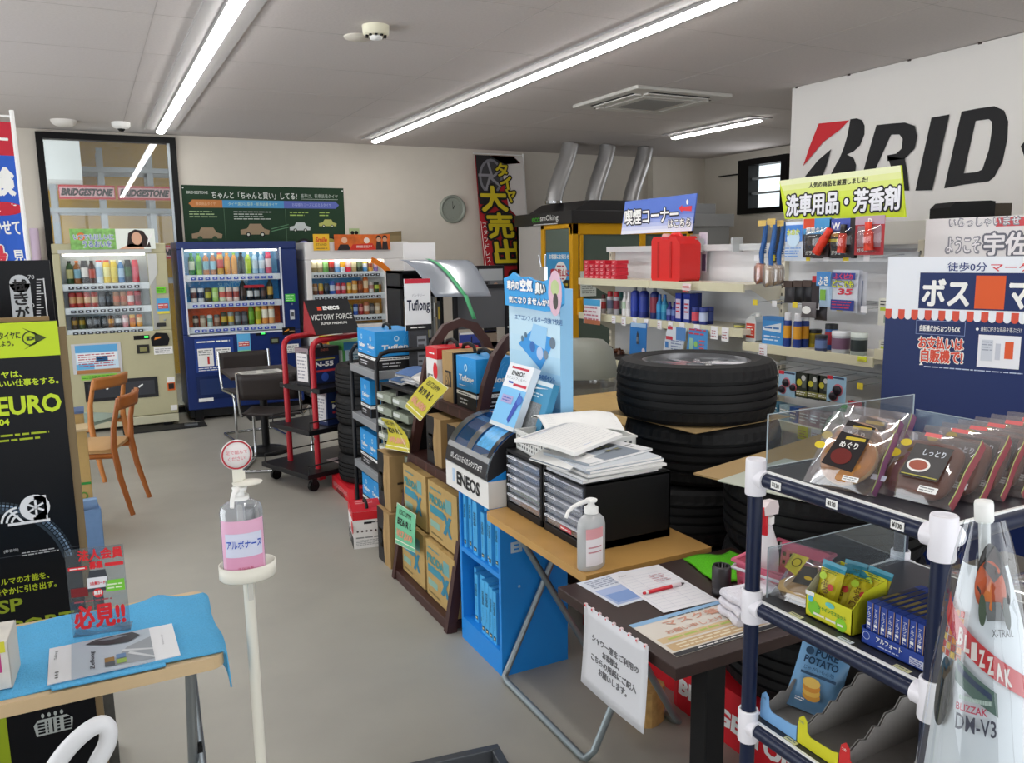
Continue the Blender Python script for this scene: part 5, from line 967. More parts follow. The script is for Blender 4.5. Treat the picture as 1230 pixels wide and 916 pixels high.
def tuf(big=False):
    def f(p, w_, h):
        p.rect(0, 0, w_, h*.36, tufk); p.rect(0, h*.25, w_, h*.32, WHITE, 2); p.lines(w_*.1, h*.26, w_*.8, h*.31, 1, M('#444444'), k=3); p.lines(w_*.15, h*.06, w_*.6, h*.2, 2, M('#c8c8cc'), k=2)
        n = 2 if (big and w_ > 0.28) else 1
        for i in range(n):
            cx = w_*(i+.5)/n; p.text('Tuflong', cx, h*.50, h*.15, WHITE, wd=w_/n*.74, bold=0.035, shear=0.15, al='C', k=2); p.ring(cx, h*.80, h*.04, h*.07, M('#bfe2f6'), 2); p.lines(cx-w_/n*.35, h*.42, cx, h*.46, 1, WHITE, k=2)
        p.ring(w_*.85, h*.7, h*.16, h*.165, M('#6cbcea'), 2, a0=100, a1=260); p.ring(w_*.85, h*.7, h*.22, h*.225, M('#6cbcea'), 2, a0=110, a1=250)
    return f
def biv_k(p, w_, h): p.rect(w_*.0, 0, w_*.55, h, tufk); p.rect(w_*.12, h*.28, w_*.45, h*.62, M('#c4a468')); p.text('BIV', w_*.15, h*.3, h*.28, tufk, wd=w_*.28, bold=0.05, k=3); p.poly([(w_*.55, 0), (w_*.45, h*.5), (w_*.62, h), (w_*.75, h), (w_*.7, 0)], kraft, 2)
def biv_s(p, w_, h): p.lines(w_*.2, h*.45, w_*.8, h*.55, 1, M('#3a2f22')); p.lines(w_*.3, h*.32, w_*.7, h*.4, 2, M('#6a5438')); p.rect(w_*.55, h*.8, w_*.9, h*.92, M('#4a3c2a')); p.lines(w_*.1, h*.05, w_*.5, h*.1, 1, M('#6a5438'))
def red_f(p, w_, h): p.rect(0, h*.78, w_, h, RED); p.rect(0, 0, w_, h*.30, tufk); p.disc(w_*.85, h*.55, w_*.2, RED, 2, ry=h*.17); p.text('ADB19P', w_*.08, h*.36, h*.1, tufk, wd=w_*.5, bold=0.03); p.lines(w_*.1, h*.06, w_*.6, h*.22, 3, M('#d0d0d0'), k=2); p.lines(w_*.3, h*.85, w_*.8, h*.92, 1, WHITE, k=2)
def red_s(p, w_, h): p.rect(0, h*.78, w_, h, RED); p.lines(w_*.5, h*.66, w_*.95, h*.74, 1, M('#3a3a3a'), k=2); p.rect(w_*.35, h*.66, w_*.6, h*.72, tufk, 2); p.lines(w_*.08, h*.25, w_*.92, h*.34, 1, M('#8a8a8a'), k=2); p.lines(w_*.08, h*.08, w_*.92, h*.24, 4, M('#9a9a9a'), k=2)
def red_s2(p, w_, h):
    red_s(p, w_, h)
    for i in range(6): p.disc(w_*(.14+i*.145), h*.47, w_*.035, M('#5a4a4a'), 2)

# ---- red trolley display
CT = (1.235, 6.06, 0); CA = R(20)
t = thing('display_trolley', 'red framed trolley rack with black shelves by the navy machine', 'trolley', CT, CA)
redm = M('#b3202c', 0.35)
for y in (0, -0.36):
    b = MB(); pts = [(0, y, 0.09), (0, y, 0.99)]+[(0.07-0.07*math.cos(R(a)), y, 0.99+0.07*math.sin(R(a))) for a in (30, 60, 90)]+[(0.5, y, 1.075)]+[(0.5+0.07*math.sin(R(a)), y, 1.005+0.07*math.cos(R(a))) for a in (30, 60, 90)]+[(0.57, y, 0.09)]
    b.tube(pts, 0.021, redm, 10)
    for z in (0.14, 0.36, 0.70): b.cb(-0.021, y, z, 0.004, 0.012, 0.012, STEEL)
    b.build('frame', t)
b = MB(); b.cb(0, -0.18, 0.09, 0.05, 0.46, 0.05, redm); b.cb(0.57, -0.18, 0.09, 0.05, 0.46, 0.05, redm); b.build('cross_bar', t, bevel=0.004)
blk = M('#17171a', 0.4, spec=0.3)
for z, x0, x1, y0, y1 in ((0.105, -0.16, 0.68, -0.47, 0.14), (0.40, -0.10, 0.66, -0.42, 0.10), (0.69, -0.02, 0.60, -0.45, 0.06)):
    b = MB(); b.box(x0, y0, z, x1, y1, z+0.035, blk); s_ = b.build('shelf', t, bevel=0.004)
    if z < 0.6:
        b = MB(); 
        for y in (y0+0.02, y1-0.02): b.tube([(x0+0.02, y, z+0.03), (x0+0.02, y, z+0.09), (x1-0.02, y, z+0.09), (x1-0.02, y, z+0.03)], 0.005, blk, 6)
        b.build('guard_rail', s_)
for x, y in ((-0.08, 0.08), (-0.08, -0.41), (0.6, -0.41), (0.6, 0.08)):
    b = MB(); b.X = Matrix.Translation((x, y, 0.04)) @ Matrix.Rotation(R(90), 4, 'X'); b.lathe([(0.04, -0.014), (0.04, 0.014)], BLACK, 16); b.X = None; b.box(x-0.02, y-0.02, 0.05, x+0.02, y+0.02, 0.105, blk); b.build('caster', t)
t = thing('roof_sign', 'black roof shaped sign with a red side standing on the red trolley', 'sign', (1.40, 6.05, 1.10), CA-R(18))
b = MB(); b.add([(-0.02, -0.33, 0), (0.30, -0.33, 0), (0.27, -0.17, 0.235), (-0.05, -0.17, 0.235)], [(0, 1, 2, 3)], tufk); b.add([(0.30, -0.01, 0), (-0.02, -0.01, 0), (-0.05, -0.17, 0.235), (0.27, -0.17, 0.235)], [(0, 1, 2, 3)], M('#8a1a24', 0.4)); 
b.build('panel', t, solid=0.003)
b = MB(); b.add([(-0.021, -0.328, 0), (-0.021, -0.012, 0), (-0.05, -0.17, 0.234)], [(0, 1, 2)], M('#a01c28', 0.4)); b.build('side', t, solid=0.003)
b = MB(); u = Vector((1, 0, 0)); v = Vector((-0.03, 0.16, 0.235)); p = Pl(b, (-0.02, -0.332, 0.0), u, v-u*v.dot(u), 0.002)
p.text('ENEOS', 0.09, 0.195, 0.033, WHITE, wd=0.12, bold=0.05); p.rect(0.05, 0.195, 0.08, 0.225, M('#d8442a')); p.text('VICTORY FORCE', -0.012, 0.115, 0.045, M('#d8d8d4'), wd=0.30, bold=0.01, shear=0.1); p.text('SUPER PREMIUM', 0.05, 0.075, 0.02, M('#d0d0cc'), wd=0.19, bold=0.03); b.build('lettering', t)
rotm = Matrix.Translation(CT) @ Matrix.Rotation(CA, 4, 'Z')
def on_cart(x, y, z): return tuple(rotm @ Vector((x, y, z)))
def bk_f(p, w_, h): p.rect(w_*.1, h*.1, w_*.9, h*.9, M('#e0dcdc')); p.rect(0, h*.85, w_, h, M('#8a7a80')); p.lines(w_*.15, h*.15, w_*.85, h*.8, 7, M('#9a9aa2'), k=2)
def bk_s(n):
    def f(p, w_, h): p.rect(w_*.02, h*.05, w_*.98, h*.75, M('#1c2a58')); p.text(n, w_*.2, h*.48, h*.14, WHITE, wd=w_*.6, bold=0.04, k=2); p.rect(w_*.2, h*.34, w_*.85, h*.40, M('#c03a44'), 2); p.disc(w_*.5, h*.2, w_*.12, M('#3a58b0'), 2); p.text('ENEOS', w_*.4, h*.9, h*.06, M('#d07058'), wd=w_*.25, k=2); p.rect(w_*.15, h*.66, w_*.85, h*.70, M('#a8a048'), 2)
    return f
pbox(0.26, 0.17, 0.27, M('#222228', 0.4), bk_f, bk_s('N-55'), None, 'battery_box', 'black and navy battery box on the top shelf of the red trolley', 'box', on_cart(0.02, -0.28, 0.726), CA, 'battery boxes on the red trolley', strap(0.26, 0.17, 0.27))
pbox(0.26, 0.18, 0.29, M('#4f9a52', 0.5), lambda p, w_, h: p.rect(w_*.1, h*.1, w_*.9, h*.8, M('#d8e4d8')), lambda p, w_, h: (p.rect(w_*.05, h*.15, w_*.95, h*.8, M('#bcd2dc')), p.lines(w_*.15, h*.3, w_*.85, h*.7, 5, M('#5a8a9a'), k=2), p.rect(0, h*.8, w_, h, M('#3a80b0'))), None, 'battery_box', 'green and white battery box on the top shelf of the red trolley', 'box', on_cart(0.31, -0.30, 0.726), CA, 'battery boxes on the red trolley')
pbox(0.22, 0.16, 0.245, M('#26355e', 0.4), bk_f, bk_s('M-55'), None, 'battery_box', 'navy battery box marked M-55 on the middle shelf of the red trolley', 'box', on_cart(0.10, -0.36, 0.436), CA, 'battery boxes on the red trolley', strap(0.22, 0.16, 0.245))
pbox(0.22, 0.16, 0.255, M('#28282c', 0.4), bk_f, lambda p, w_, h: p.rect(w_*.1, h*.1, w_*.9, h*.7, M('#3a3a44')), None, 'battery_box', 'plain black battery box on the middle shelf of the red trolley', 'box', on_cart(0.36, -0.33, 0.436), CA, 'battery boxes on the red trolley')
b = MB(); b.box(0, 0, 0, 0.30, 0.22, 0.003, M('#c8b4b4', 0.5)); p = Pl(b, (0, 0, 0.003), (1,0,0), (0,1,0), 0.0006); p.rect(0.02, 0.02, 0.28, 0.10, M('#b06a70')); p.lines(0.03, 0.12, 0.27, 0.2, 3, M('#8a7a80')); solo(b, 'leaflet', 'pinkish leaflet lying on the bottom shelf of the red trolley', 'leaflet', on_cart(0.18, -0.42, 0.141), CA)

# ---- tyres
def tyre_mesh(Rr, wd, hub=0.62, seg=72, m=None, ribs=True):
    m = m or M('#101011', 0.65, noise=0.12, scale=40, spec=0.3)
    b = MB(); prof = []; h = wd
    pf = [(hub*Rr, h*.14), (hub*Rr*1.03, h*.04), (Rr*.80, 0.0), (Rr*.93, h*.03), (Rr*.975, h*.10), (Rr*.99, h*.20)]
    for g in (0.28, 0.43, 0.57, 0.72): pf += [(Rr*.995, h*(g-.03)), (Rr*.965, h*(g-.022)), (Rr*.965, h*(g+.022)), (Rr*1.0, h*(g+.03))]
    pf += [(Rr*.99, h*.80), (Rr*.975, h*.90), (Rr*.93, h*.97), (Rr*.80, h), (hub*Rr*1.03, h*.96), (hub*Rr, h*.86), (hub*Rr*.98, h*.5), (hub*Rr, h*.14)]
    n = len(pf); vs = []; fs = []
    for i in range(seg):
        a = 2*math.pi*i/seg; jag = 0.992 if ribs and i % 2 else 1.0
        for k, (r, z) in enumerate(pf):
            q = r*(jag if r > Rr*.96 and (z < h*.25 or z > h*.75) else 1); vs.append((q*math.cos(a), q*math.sin(a), z))
    for i in range(seg):
        j = (i+1) % seg
        for k in range(n-1): fs.append((i*n+k, j*n+k, j*n+k+1, i*n+k+1))
    b.add(vs, fs, m, False); return b
sb = MB(); sb.rbox(-0.26, -0.26, 0, 0.26, 0.26, 0.10, RED, 0.05); pb_ = Pl(sb, (-0.26, 0.2, 0), (0, -1, 0), (0, 0, 1)); pb_.text('BRIDGESTONE', 0.03, 0.03, 0.035, M('#d88a8a'), wd=0.35, bold=0.03)
sb.add([(-0.261, -0.12, 0), (-0.261, 0.12, 0), (-0.261, 0.08, 0.035), (-0.261, -0.08, 0.035)], [(0, 1, 2, 3)], M('#7a1418', 0.5))
o = solo(sb, 'tyre_stand', 'low red plastic tyre stand under the small tyre stack', 'stand', (1.70, 5.46, 0), 0, bevel=0.008)
tm = None
for k in range(4):
    lb = 'small black tyre, %s in the stack by the red trolley' % ['lowest', 'second from bottom', 'third from bottom', 'topmost'][k]
    loc = (1.692+0.006*(k % 2), 5.455, 0.10+k*0.204)
    if tm is None: tm = solo(tyre_mesh(0.25, 0.203), 'tyre', lb, 'tyre', loc, 0, 'small tyres stacked by the trolley')
    else: dup(tm, loc, k*0.4, lb)

# ---- black wire rack with blue battery boxes
t = thing('battery_rack', 'narrow black rack with grey shelves full of blue battery boxes', 'rack', (1.48, 4.65, 0))
for y in (0, 0.53):
    b = MB(); b.tube([(0, y, 0), (0, y, 1.02), (0.03, y, 1.065), (0.08, y, 1.08), (0.38, y, 1.08), (0.43, y, 1.065), (0.45, y, 1.02), (0.45, y, 0)], 0.014, blk, 8); b.build('frame', t)
for z in (0.03, 0.322, 0.64, 0.957):
    b = MB(); b.box(-0.012, 0.016, z-0.045, 0.46, 0.514, z-0.004, M('#9b9fa4', 0.35, 0.3)); b.box(-0.012, 0.016, z-0.004, 0.46, 0.514, z, M('#b2b5b8', 0.35, 0.3)); b.build('shelf', t)
grp = 'blue battery boxes on the black rack'
pbox(0.27, 0.36, 0.235, tufb, tuf(True), tuf(), None, 'battery_box', 'large blue battery box on top of the black rack', 'box', (1.50, 4.72, 0.957), 0, grp, strap(0.27, 0.36, 0.235))
pbox(0.24, 0.20, 0.235, tufb, tuf(), tuf(), None, 'battery_box', 'blue battery box on the upper shelf of the black rack', 'box', (1.50, 4.86, 0.64), 0, grp)
pbox(0.27, 0.34, 0.225, tufb, tuf(True), tuf(), None, 'battery_box', 'long blue battery box on the middle shelf of the black rack', 'box', (1.49, 4.74, 0.322), 0, grp, strap(0.27, 0.34, 0.225))
pbox(0.27, 0.36, 0.22, tufb, tuf(True), tuf(), None, 'battery_box', 'long blue battery box at the bottom of the black rack', 'box', (1.49, 4.72, 0.03), 0, grp)
# small white sign on a stand
t = thing('counter_sign', 'white card sign with a red top edge standing behind the blue boxes', 'sign', (1.68, 4.672, 0.957), 0)
b = MB(); b.box(0, 0, 0.235, 0.165, 0.008, 0.545, M('#eceef2', 0.5)); p = Pl(b, (0, 0, 0.235), (1,0,0), (0,0,1), 0.0008); p.rect(0, 0.282, 0.165, 0.31, M('#c8203a')); p.text('Tuflong', 0.012, 0.10, 0.085, M('#1c2440'), wd=0.145, bold=0.02); p.text('バッテリー', 0.045, 0.20, 0.02, M('#9a9aa4'), wd=0.08); p.rect(0, 0, 0.165, 0.035, tufk); p.lines(0.03, 0.008, 0.13, 0.026, 1, WHITE, k=2); b.build('card', t)
b = MB(); b.box(0.02, 0.002, 0.0, 0.145, 0.02, 0.235, M('#3a3c42', 0.4)); p = Pl(b, (0.02, 0.002, 0), (1,0,0), (0,0,1), 0.0008); p.rect(0.05, 0.02, 0.11, 0.20, M('#8a8e96')); p.lines(0.055, 0.03, 0.105, 0.19, 5, M('#4a4c52'), k=2); b.build('stand', t)

# ---- paper organiser: two black trays of drawers with papers
t = thing('paper_organiser', 'black organiser with two columns of drooping grey green paper trays', 'organiser', (1.44, 3.92, 0.47), R(4))
b = MB(); 
for y0 in (0, 0.22, 0.44): b.box(0, y0-0.012, 0, 0.26, y0+0.012, 0.47, blk)
b.box(0, -0.012, 0.46, 0.26, 0.452, 0.475, blk); b.box(0, -0.012, 0, 0.26, 0.452, 0.012, blk); b.box(0.25, 0, 0, 0.26, 0.44, 0.47, blk); b.build('case', t)
pg = M('#8f9788', 0.6, noise=0.15, scale=20)
for c in range(2):
    for k in range(6):
        b = MB(); b.add([(-0.03, 0.014+c*0.22, 0.015+k*0.074), (-0.03, 0.206+c*0.22, 0.015+k*0.074), (0.24, 0.206+c*0.22, 0.045+k*0.074), (0.24, 0.014+c*0.22, 0.045+k*0.074), (-0.03, 0.014+c*0.22, 0.055+k*0.074), (-0.03, 0.206+c*0.22, 0.055+k*0.074), (0.24, 0.206+c*0.22, 0.075+k*0.074), (0.24, 0.014+c*0.22, 0.075+k*0.074)],
            [(0,3,2,1),(4,5,6,7),(0,1,5,4),(1,2,6,5),(2,3,7,6),(3,0,4,7)], pg); b.box(-0.034, 0.12+c*0.22, 0.03+k*0.074, -0.03, 0.20+c*0.22, 0.048+k*0.074, M('#d0d4d0')); b.build('paper_tray', t)
b = MB(); b.box(0, 0, 0, 0.36, 0.5, 0.012, blk); 
for x in (0.01, 0.35):
    for y in (0.01, 0.49): b.box(x-0.01, y-0.01, -0.458, x+0.01, y+0.01, 0, blk)
solo(b, 'side_stand', 'low black stand under the paper organiser', 'stand', (1.42, 3.90, 0.458))
rnd = random.Random(5)
for i in range(5):
    c_ = ['#3f5f8a', '#dcd8d2', '#d0d2d6', '#4a6a9c', '#c8ccd4'][i]
    b = MB(); b.grid(lambda a, e: (a*0.24, e*0.17, 0.012+0.015*math.sin(a*3.1)*(1+i*.3)), 8, 2, M(c_, 0.5)); b.grid(lambda a, e: (a*0.24, e*0.17, 0.0+0.015*math.sin(a*3.1)*(1+i*.3)*.8), 8, 2, PAPER)
    for e in (0, 1): b.add([(a/8*0.24, e*0.17, 0.012+0.015*math.sin(a/8*3.1)*(1+i*.3)) for a in range(9)]+[(a/8*0.24, e*0.17, 0.015*math.sin(a/8*3.1)*(1+i*.3)*.8) for a in range(9)], [(a, a+1, 10+a, 9+a) for a in range(8)], PAPER)
    solo(b, 'brochure', '%s brochure on the paper organiser, %s' % (['dark blue', 'cream', 'pale grey', 'mid blue', 'silvery'][i], ['far left end', 'near end on top', 'middle of the heap', 'leaning at the back', 'lowest near end'][i]), 'brochure', (1.46+0.012*i, [4.16, 3.92, 4.04, 4.10, 3.93][i], [0.95, 0.985, 0.965, 0.99, 0.947][i]), R([5, -8, 3, 12, -3][i]), 'brochures on the paper organiser')

# ---- brown arched rack
bw = M('#3f2320', 0.45, noise=0.05)
t = thing('arched_rack', 'dark brown rack with arched end frames holding battery boxes', 'rack', (1.66, 3.16, 0))
for y in (0, 0.70):
    b = MB(); L_ = [(-0.37, 0.0), (-0.255, 0.65), (-0.165, 1.08), (-0.12, 1.20), (-0.06, 1.275), (0.02, 1.30)]
    L_ = L_ + [(-x+0.04, z) for x, z in L_[::-1][1:]]
    o_, i_ = [], []
    for k, (x, z) in enumerate(L_):
        a, c = L_[max(k-1, 0)], L_[min(k+1, len(L_)-1)]; d = Vector((c[0]-a[0], c[1]-a[1])).normalized(); n_ = Vector((-d.y, d.x)); o_.append((x+n_.x*.022, z+n_.y*.022)); i_.append((x-n_.x*.022, z-n_.y*.022))
    for k in range(len(L_)-1):
        b.prism([o_[k], o_[k+1], i_[k+1], i_[k]], y-0.018, y+0.018, bw, axis='y')
    for k in (1, 2): b.cb(L_[k][0], y-0.0195, L_[k][1]-0.13, 0.014, 0.004, 0.014, WHITE)
    b.build('arched_frame', t)
b = MB(); b.box(-0.38, -0.02, 0.0, -0.34, 0.72, 0.05, bw); b.box(0.36, -0.02, 0, 0.40, 0.72, 0.05, bw); b.box(-0.36, 0.0, 0.005, 0.38, 0.03, 0.045, bw); b.box(-0.36, 0.67, 0.005, 0.38, 0.70, 0.045, bw); b.build('base_rail', t, bevel=0.004)
for z, x0 in ((0.655, -0.28), (0.955, -0.21)):
    b = MB(); b.box(x0, -0.02, z-0.05, -x0+0.04, 0.72, z, bw); p = Pl(b, (x0, 0.72, z-0.05), (0, -1, 0), (0, 0, 1))
    for k in range(4): p.rect(0.12+k*0.13, 0.008, 0.12+k*0.13+0.012+0.012*(k % 2), 0.042, M('#5d3d38'))
    b.build('shelf', t, bevel=0.004)
gb = 'battery boxes on the brown rack'
pbox(0.22, 0.14, 0.245, M('#e6e4e2', 0.45), red_f, red_s, lambda p, w_, d: p.rect(0, 0, w_, d, RED), 'battery_box', 'white battery box with red lid on the top brown shelf, far end', 'box', (1.46, 3.64, 0.955), 0, gb, strap(0.22, 0.14, 0.245))
pbox(0.22, 0.14, 0.24, kraft, lambda p, w_, h: (p.rect(w_*.25, h*.3, w_*.75, h*.62, tufk), p.text('BIV', w_*.3, h*.33, h*.25, kraft, wd=w_*.4, bold=0.04, k=2), p.rect(w_*.9, 0, w_, h, tufk)), lambda p, w_, h: (p.rect(0, 0, w_, h, tufk), p.rect(w_*.1, h*.2, w_*.3, h*.45, M('#a88a50'), 2)), None, 'battery_box', 'kraft and black battery box on the top brown shelf, between the white and blue ones', 'box', (1.475, 3.47, 0.955), 0, gb, strap(0.22, 0.14, 0.24))
pbox(0.19, 0.215, 0.235, tufb, tuf(), tuf(), None, 'battery_box', 'blue battery box on the top brown shelf behind the near arch', 'box', (1.475, 3.225, 0.955), 0, gb, strap(0.19, 0.215, 0.235))
pbox(0.17, 0.22, 0.235, kraft, None, lambda p, w_, h: (p.rect(w_*.12, h*.75, w_*.7, h*.9, M('#4a3a24')), p.rect(w_*.78, h*.75, w_*.94, h*.9, M('#4a3a24')), p.rect(w_*.1, h*.12, w_*.9, h*.62, M('#5a4a30')), p.rect(w_*.14, h*.14, w_*.86, h*.60, kraft, 2), p.lines(w_*.2, h*.45, w_*.8, h*.55, 1, M('#4a3a24'), k=3)), None, 'battery_box', 'kraft battery box at the right end of the top brown shelf', 'box', (1.70, 3.20, 0.955), 0, gb)
pbox(0.24, 0.18, 0.23, kraft, biv_k, biv_s, None, 'battery_box', 'kraft battery box with dark front on the middle brown shelf, far one', 'box', (1.40, 3.47, 0.655), 0, gb)
pbox(0.24, 0.18, 0.23, kraft, biv_k, biv_s, None, 'battery_box', 'kraft battery box with dark front on the middle brown shelf, near one', 'box', (1.40, 3.21, 0.655), 0, gb)
def prod_f(p, w_, h): p.text('PRODA', w_*.04, h*.62, h*.16, M('#3f8a8c'), wd=w_*.6, bold=0.05); p.text('X', w_*.52, h*.22, h*.34, M('#2f7e98'), wd=w_*.3, bold=0.09); p.rect(w_*.06, h*.44, w_*.55, h*.58, M('#3a8ca0')); p.rect(w_*.06, h*.2, w_*.4, h*.32, M('#8ab0a0')); p.rect(w_*.62, h*.62, w_*.82, h*.85, M('#6aa0a0')); p.lines(w_*.08, h*.05, w_*.5, h*.12, 1, M('#7a6a40')); p.lines(w_*.08, h*.85, w_*.5, h*.92, 1, M('#5a9090'))
def prod_s(p, w_, h): p.rect(w_*.25, h*.15, w_*.8, h*.5, M('#5a9294')); p.rect(w_*.3, h*.18, w_*.75, h*.47, kraft2, 2); p.rect(w_*.3, h*.6, w_*.5, h*.75, M('#8a7a48'))
def prod_t(p, w_, d): p.rect(w_*.15, d*.3, w_*.85, d*.55, M('#4a8c8e')); p.text('X', w_*.4, d*.62, d*.2, M('#4a8c8e'), bold=0.06); p.rect(0, d*.47, w_, d*.5, M('#a08450'), 2)
gp = 'oil cartons on the brown rack'
for i, (y, z, d, lb) in enumerate(((3.53, 0.05, 0.31, 'kraft oil carton with blue print, lower far one'), (3.16, 0.05, 0.34, 'kraft oil carton with blue print, lower near one'), (3.53, 0.335, 0.31, 'kraft oil carton with blue print, upper far one'), (3.16, 0.335, 0.34, 'kraft oil carton with blue print, upper near one'))):
    pbox(0.26, d, 0.272, kraft2, prod_f, prod_s, prod_t, 'oil_carton', lb+' under the brown shelf', 'box', (1.32+0.02*(i > 1), y, z), 0, gp)
# boxes stacked on the floor left of the rack
gs = 'battery boxes on the floor by the racks'
pbox(0.20, 0.20, 0.30, kraft, biv_k, biv_s, None, 'battery_box', 'kraft battery box with dark front under the paper organiser, upper one', 'box', (1.32, 4.0, 0.305), 0, gs)
pbox(0.20, 0.20, 0.30, kraft, biv_k, biv_s, None, 'battery_box', 'kraft battery box with dark front under the paper organiser, lower one', 'box', (1.30, 3.98, 0.0), 0, gs)
pbox(0.22, 0.12, 0.27, M('#e4e2e0', 0.45), red_f, red_s, lambda p, w_, d: p.rect(0, 0, w_, d, RED), 'battery_box', 'red topped battery box behind the oil cartons', 'box', (1.55, 4.0, 0.28), 0, gs)
pbox(0.2, 0.12, 0.28, M('#6a6a66', 0.5), None, None, None, 'carton', 'plain grey carton under the red topped box behind the oil cartons', 'box', (1.56, 4.0, 0.0), 0)
pbox(0.175, 0.24, 0.215, M('#e8e6e4', 0.45), red_f, red_s2, lambda p, w_, d: (p.rect(0, 0, w_, d, RED), p.lines(w_*.2, d*.6, w_*.8, d*.9, 2, M('#e8a0a0'), k=2)), 'battery_box', 'white battery box with a red lid standing alone on the floor', 'box', (1.215, 4.37, 0), R(-10), gs, strap(0.175, 0.24, 0.215))
# price cards
def pcard(c4, m, label, draw, bend=0.0):
    pts = c4; b = MB(); A, B_, C_, D_ = [Vector(q) for q in pts]; n_ = (B_-A).cross(D_-A).normalized()
    f = lambda a, e: tuple((A*(1-a)+B_*a)*(1-e)+(D_*(1-a)+C_*a)*e + n_*bend*math.sin(e*math.pi)) 
    o = A.copy(); b.grid(lambda a, e: tuple(Vector(f(a, e))-o), 6, 8, m); 
    u = (B_-A).normalized(); v = (D_-A); v = (v-u*v.dot(u)).normalized(); W_, H_ = (B_-A).length, (D_-A).length
    def mp(x, y, k):
        q = Vector(f(min(1, max(0, x/W_)), min(1, max(0, y/H_)))) - o - n_*(-0.0012*k); return tuple(q)
    class Bd(Pl):
        def P(s, x, y, k): return mp(x, y, k)
    p = Bd(b, (0, 0, 0), (1, 0, 0), (0, 1, 0)); draw(p, W_, H_)
    return solo(b, 'price_card', label, 'price card', tuple(o), 0, 'handwritten price cards on the racks')
ycard, gcard, pinkp = M('#c6bb33', 0.5), M('#6fbf95', 0.5), M('#d89a7a', 0.5)
def hand(l1, l2, l3):
    def f(p, w_, h):
        p.text(l1, w_*.18, h*.78, h*.12, INK, wd=w_*.6, bold=0.0); p.text(l2, w_*.12, h*.52, h*.17, INK, wd=w_*.72, bold=0.02); p.text(l3, w_*.08, h*.18, h*.22, pinkp, wd=w_*.8, bold=0.05); p.rect(w_*.0, h*.10, w_, h*.125, M('#eeeed8'), 1)
        for q in ((0, 0, w_*.02, h), (w_*.98, 0, w_, h), (0, 0, w_, h*.015), (0, h*.985, w_, h)): p.rect(*q, M('#dadbc8'), 1)
    return f
pcard([AX(486, 488, 1.33), AX(505, 506, 1.22), AX(539, 466, 1.24), AX(517, 450, 1.34)], ycard, 'yellow handwritten price card tilted on the upper brown shelf', hand('ESCUPM', 'B19 R L', '¥6,600'), 0.006)
pcard([AX(462, 538, 1.34), AX(492, 544, 1.30), AX(472, 504, 1.36), AX(457, 501, 1.38)], ycard, 'curled yellow price card at the left end of the brown rack', hand('ESCUPM', 'B24 R L', '¥9,800'), -0.03)
pcard([AX(475, 652, 1.285), AX(499, 664, 1.275), AX(500, 618, 1.285), AX(477, 603, 1.295)], gcard, 'green handwritten price card hanging on the oil cartons', hand('ESCUPM', 'BZ6 R L', '¥27,500'), 0.004)

# ---- display furniture behind the racks
t = thing('magazine_rack', 'black magazine rack full of thin coloured spines', 'magazine rack', (1.98, 5.6, 0))
b = MB(); b.box(0, 0, 0, 0.02, 0.3, 1.53, blk); b.box(0.31, 0, 0, 0.33, 0.3, 1.53, blk); b.box(0, 0.28, 0, 0.33, 0.3, 1.53, blk)
for z in (0.02, 0.5, 1.02, 1.40, 1.51): b.box(0, 0, z, 0.33, 0.3, z+0.02, blk)
b.build('case', t)
rnd = random.Random(11); k = 0
for z, h in ((1.04, 0.30), (0.52, 0.36)):
    x = 0.03
    while x < 0.295:
        wd = rnd.uniform(0.012, 0.024); hh = h*rnd.uniform(0.8, 1.0); c_ = rnd.choice(['#8a8a86', '#5a5a58', '#b8b4a8', '#b03a34', '#c8c43a', '#3a5a4a', '#6a6a70', '#a09078'])
        b = MB(); b.box(0, 0, 0, wd-0.002, 0.2, hh, M(c_, 0.5)); p = Pl(b, (0, 0, 0), (1,0,0), (0,0,1), 0.0006); p.rect(wd*.2, hh*.5, wd*.7, hh*.85, M(rnd.choice(['#e0e0dc', '#2a2a2c', '#d8b840'])))
        k += 1
        solo(b, 'magazine', 'thin %s magazine, %s, %s row of the black rack' % ({'#8a8a86': 'grey', '#5a5a58': 'dark grey', '#b8b4a8': 'cream', '#b03a34': 'red', '#c8c43a': 'yellow', '#3a5a4a': 'green', '#6a6a70': 'slate', '#a09078': 'tan'}[c_], 'number %d from left' % (k if z > 1 else k-n1), 'upper' if z > 1 else 'lower'), 'magazine', (1.98+x, 5.62, z), 0, 'magazines in the black rack')
        x += wd
    n1 = k
b = MB(); b.box(0, 0, 0, 0.25, 0.008, 0.20, M('#eceaea', 0.5)); solo(b, 'blank_card', 'blank white card standing on the black magazine rack', 'card', (2.07, 5.75, 1.53), 0)
t = thing('panel_rack', 'black framed display rack with a plain grey back panel', 'rack', (2.33, 5.45, 0))
b = MB()
for x in (0, 0.42): b.box(x, 0, 0, x+0.03, 0.03, 1.42, blk); b.box(x, 0.37, 0, x+0.03, 0.40, 1.42, blk)
b.box(0, 0, 1.39, 0.45, 0.03, 1.42, blk); b.box(0, 0, 0.95, 0.45, 0.4, 0.97, blk); b.box(0, 0, 0.3, 0.45, 0.4, 0.32, blk)
for z in (1.1, 1.3): b.cb(0.435, -0.001, z, 0.01, 0.004, 0.01, WHITE)
b.build('frame', t)
b = MB(); b.box(0.03, 0.02, 1.10, 0.42, 0.03, 1.40, M('#58595c', 0.45)); b.build('back_panel', t)
b = MB(); b.box(0, -0.01, 0, 0.30, 0, 0.11, M('#3a4a9a', 0.4)); p = Pl(b, (0, -0.01, 0), (1,0,0), (0,0,1), 0.0008); p.rect(0, 0.095, 0.3, 0.11, PAPER); p.rect(0, 0, 0.3, 0.03, M('#1c2048')); p.rect(0.2, 0.0, 0.3, 0.11, M('#8a7a6a'))
for x in (0.09, 0.17): p.rect(x, 0.02, x+0.008, 0.08, M('#101018'), 2)
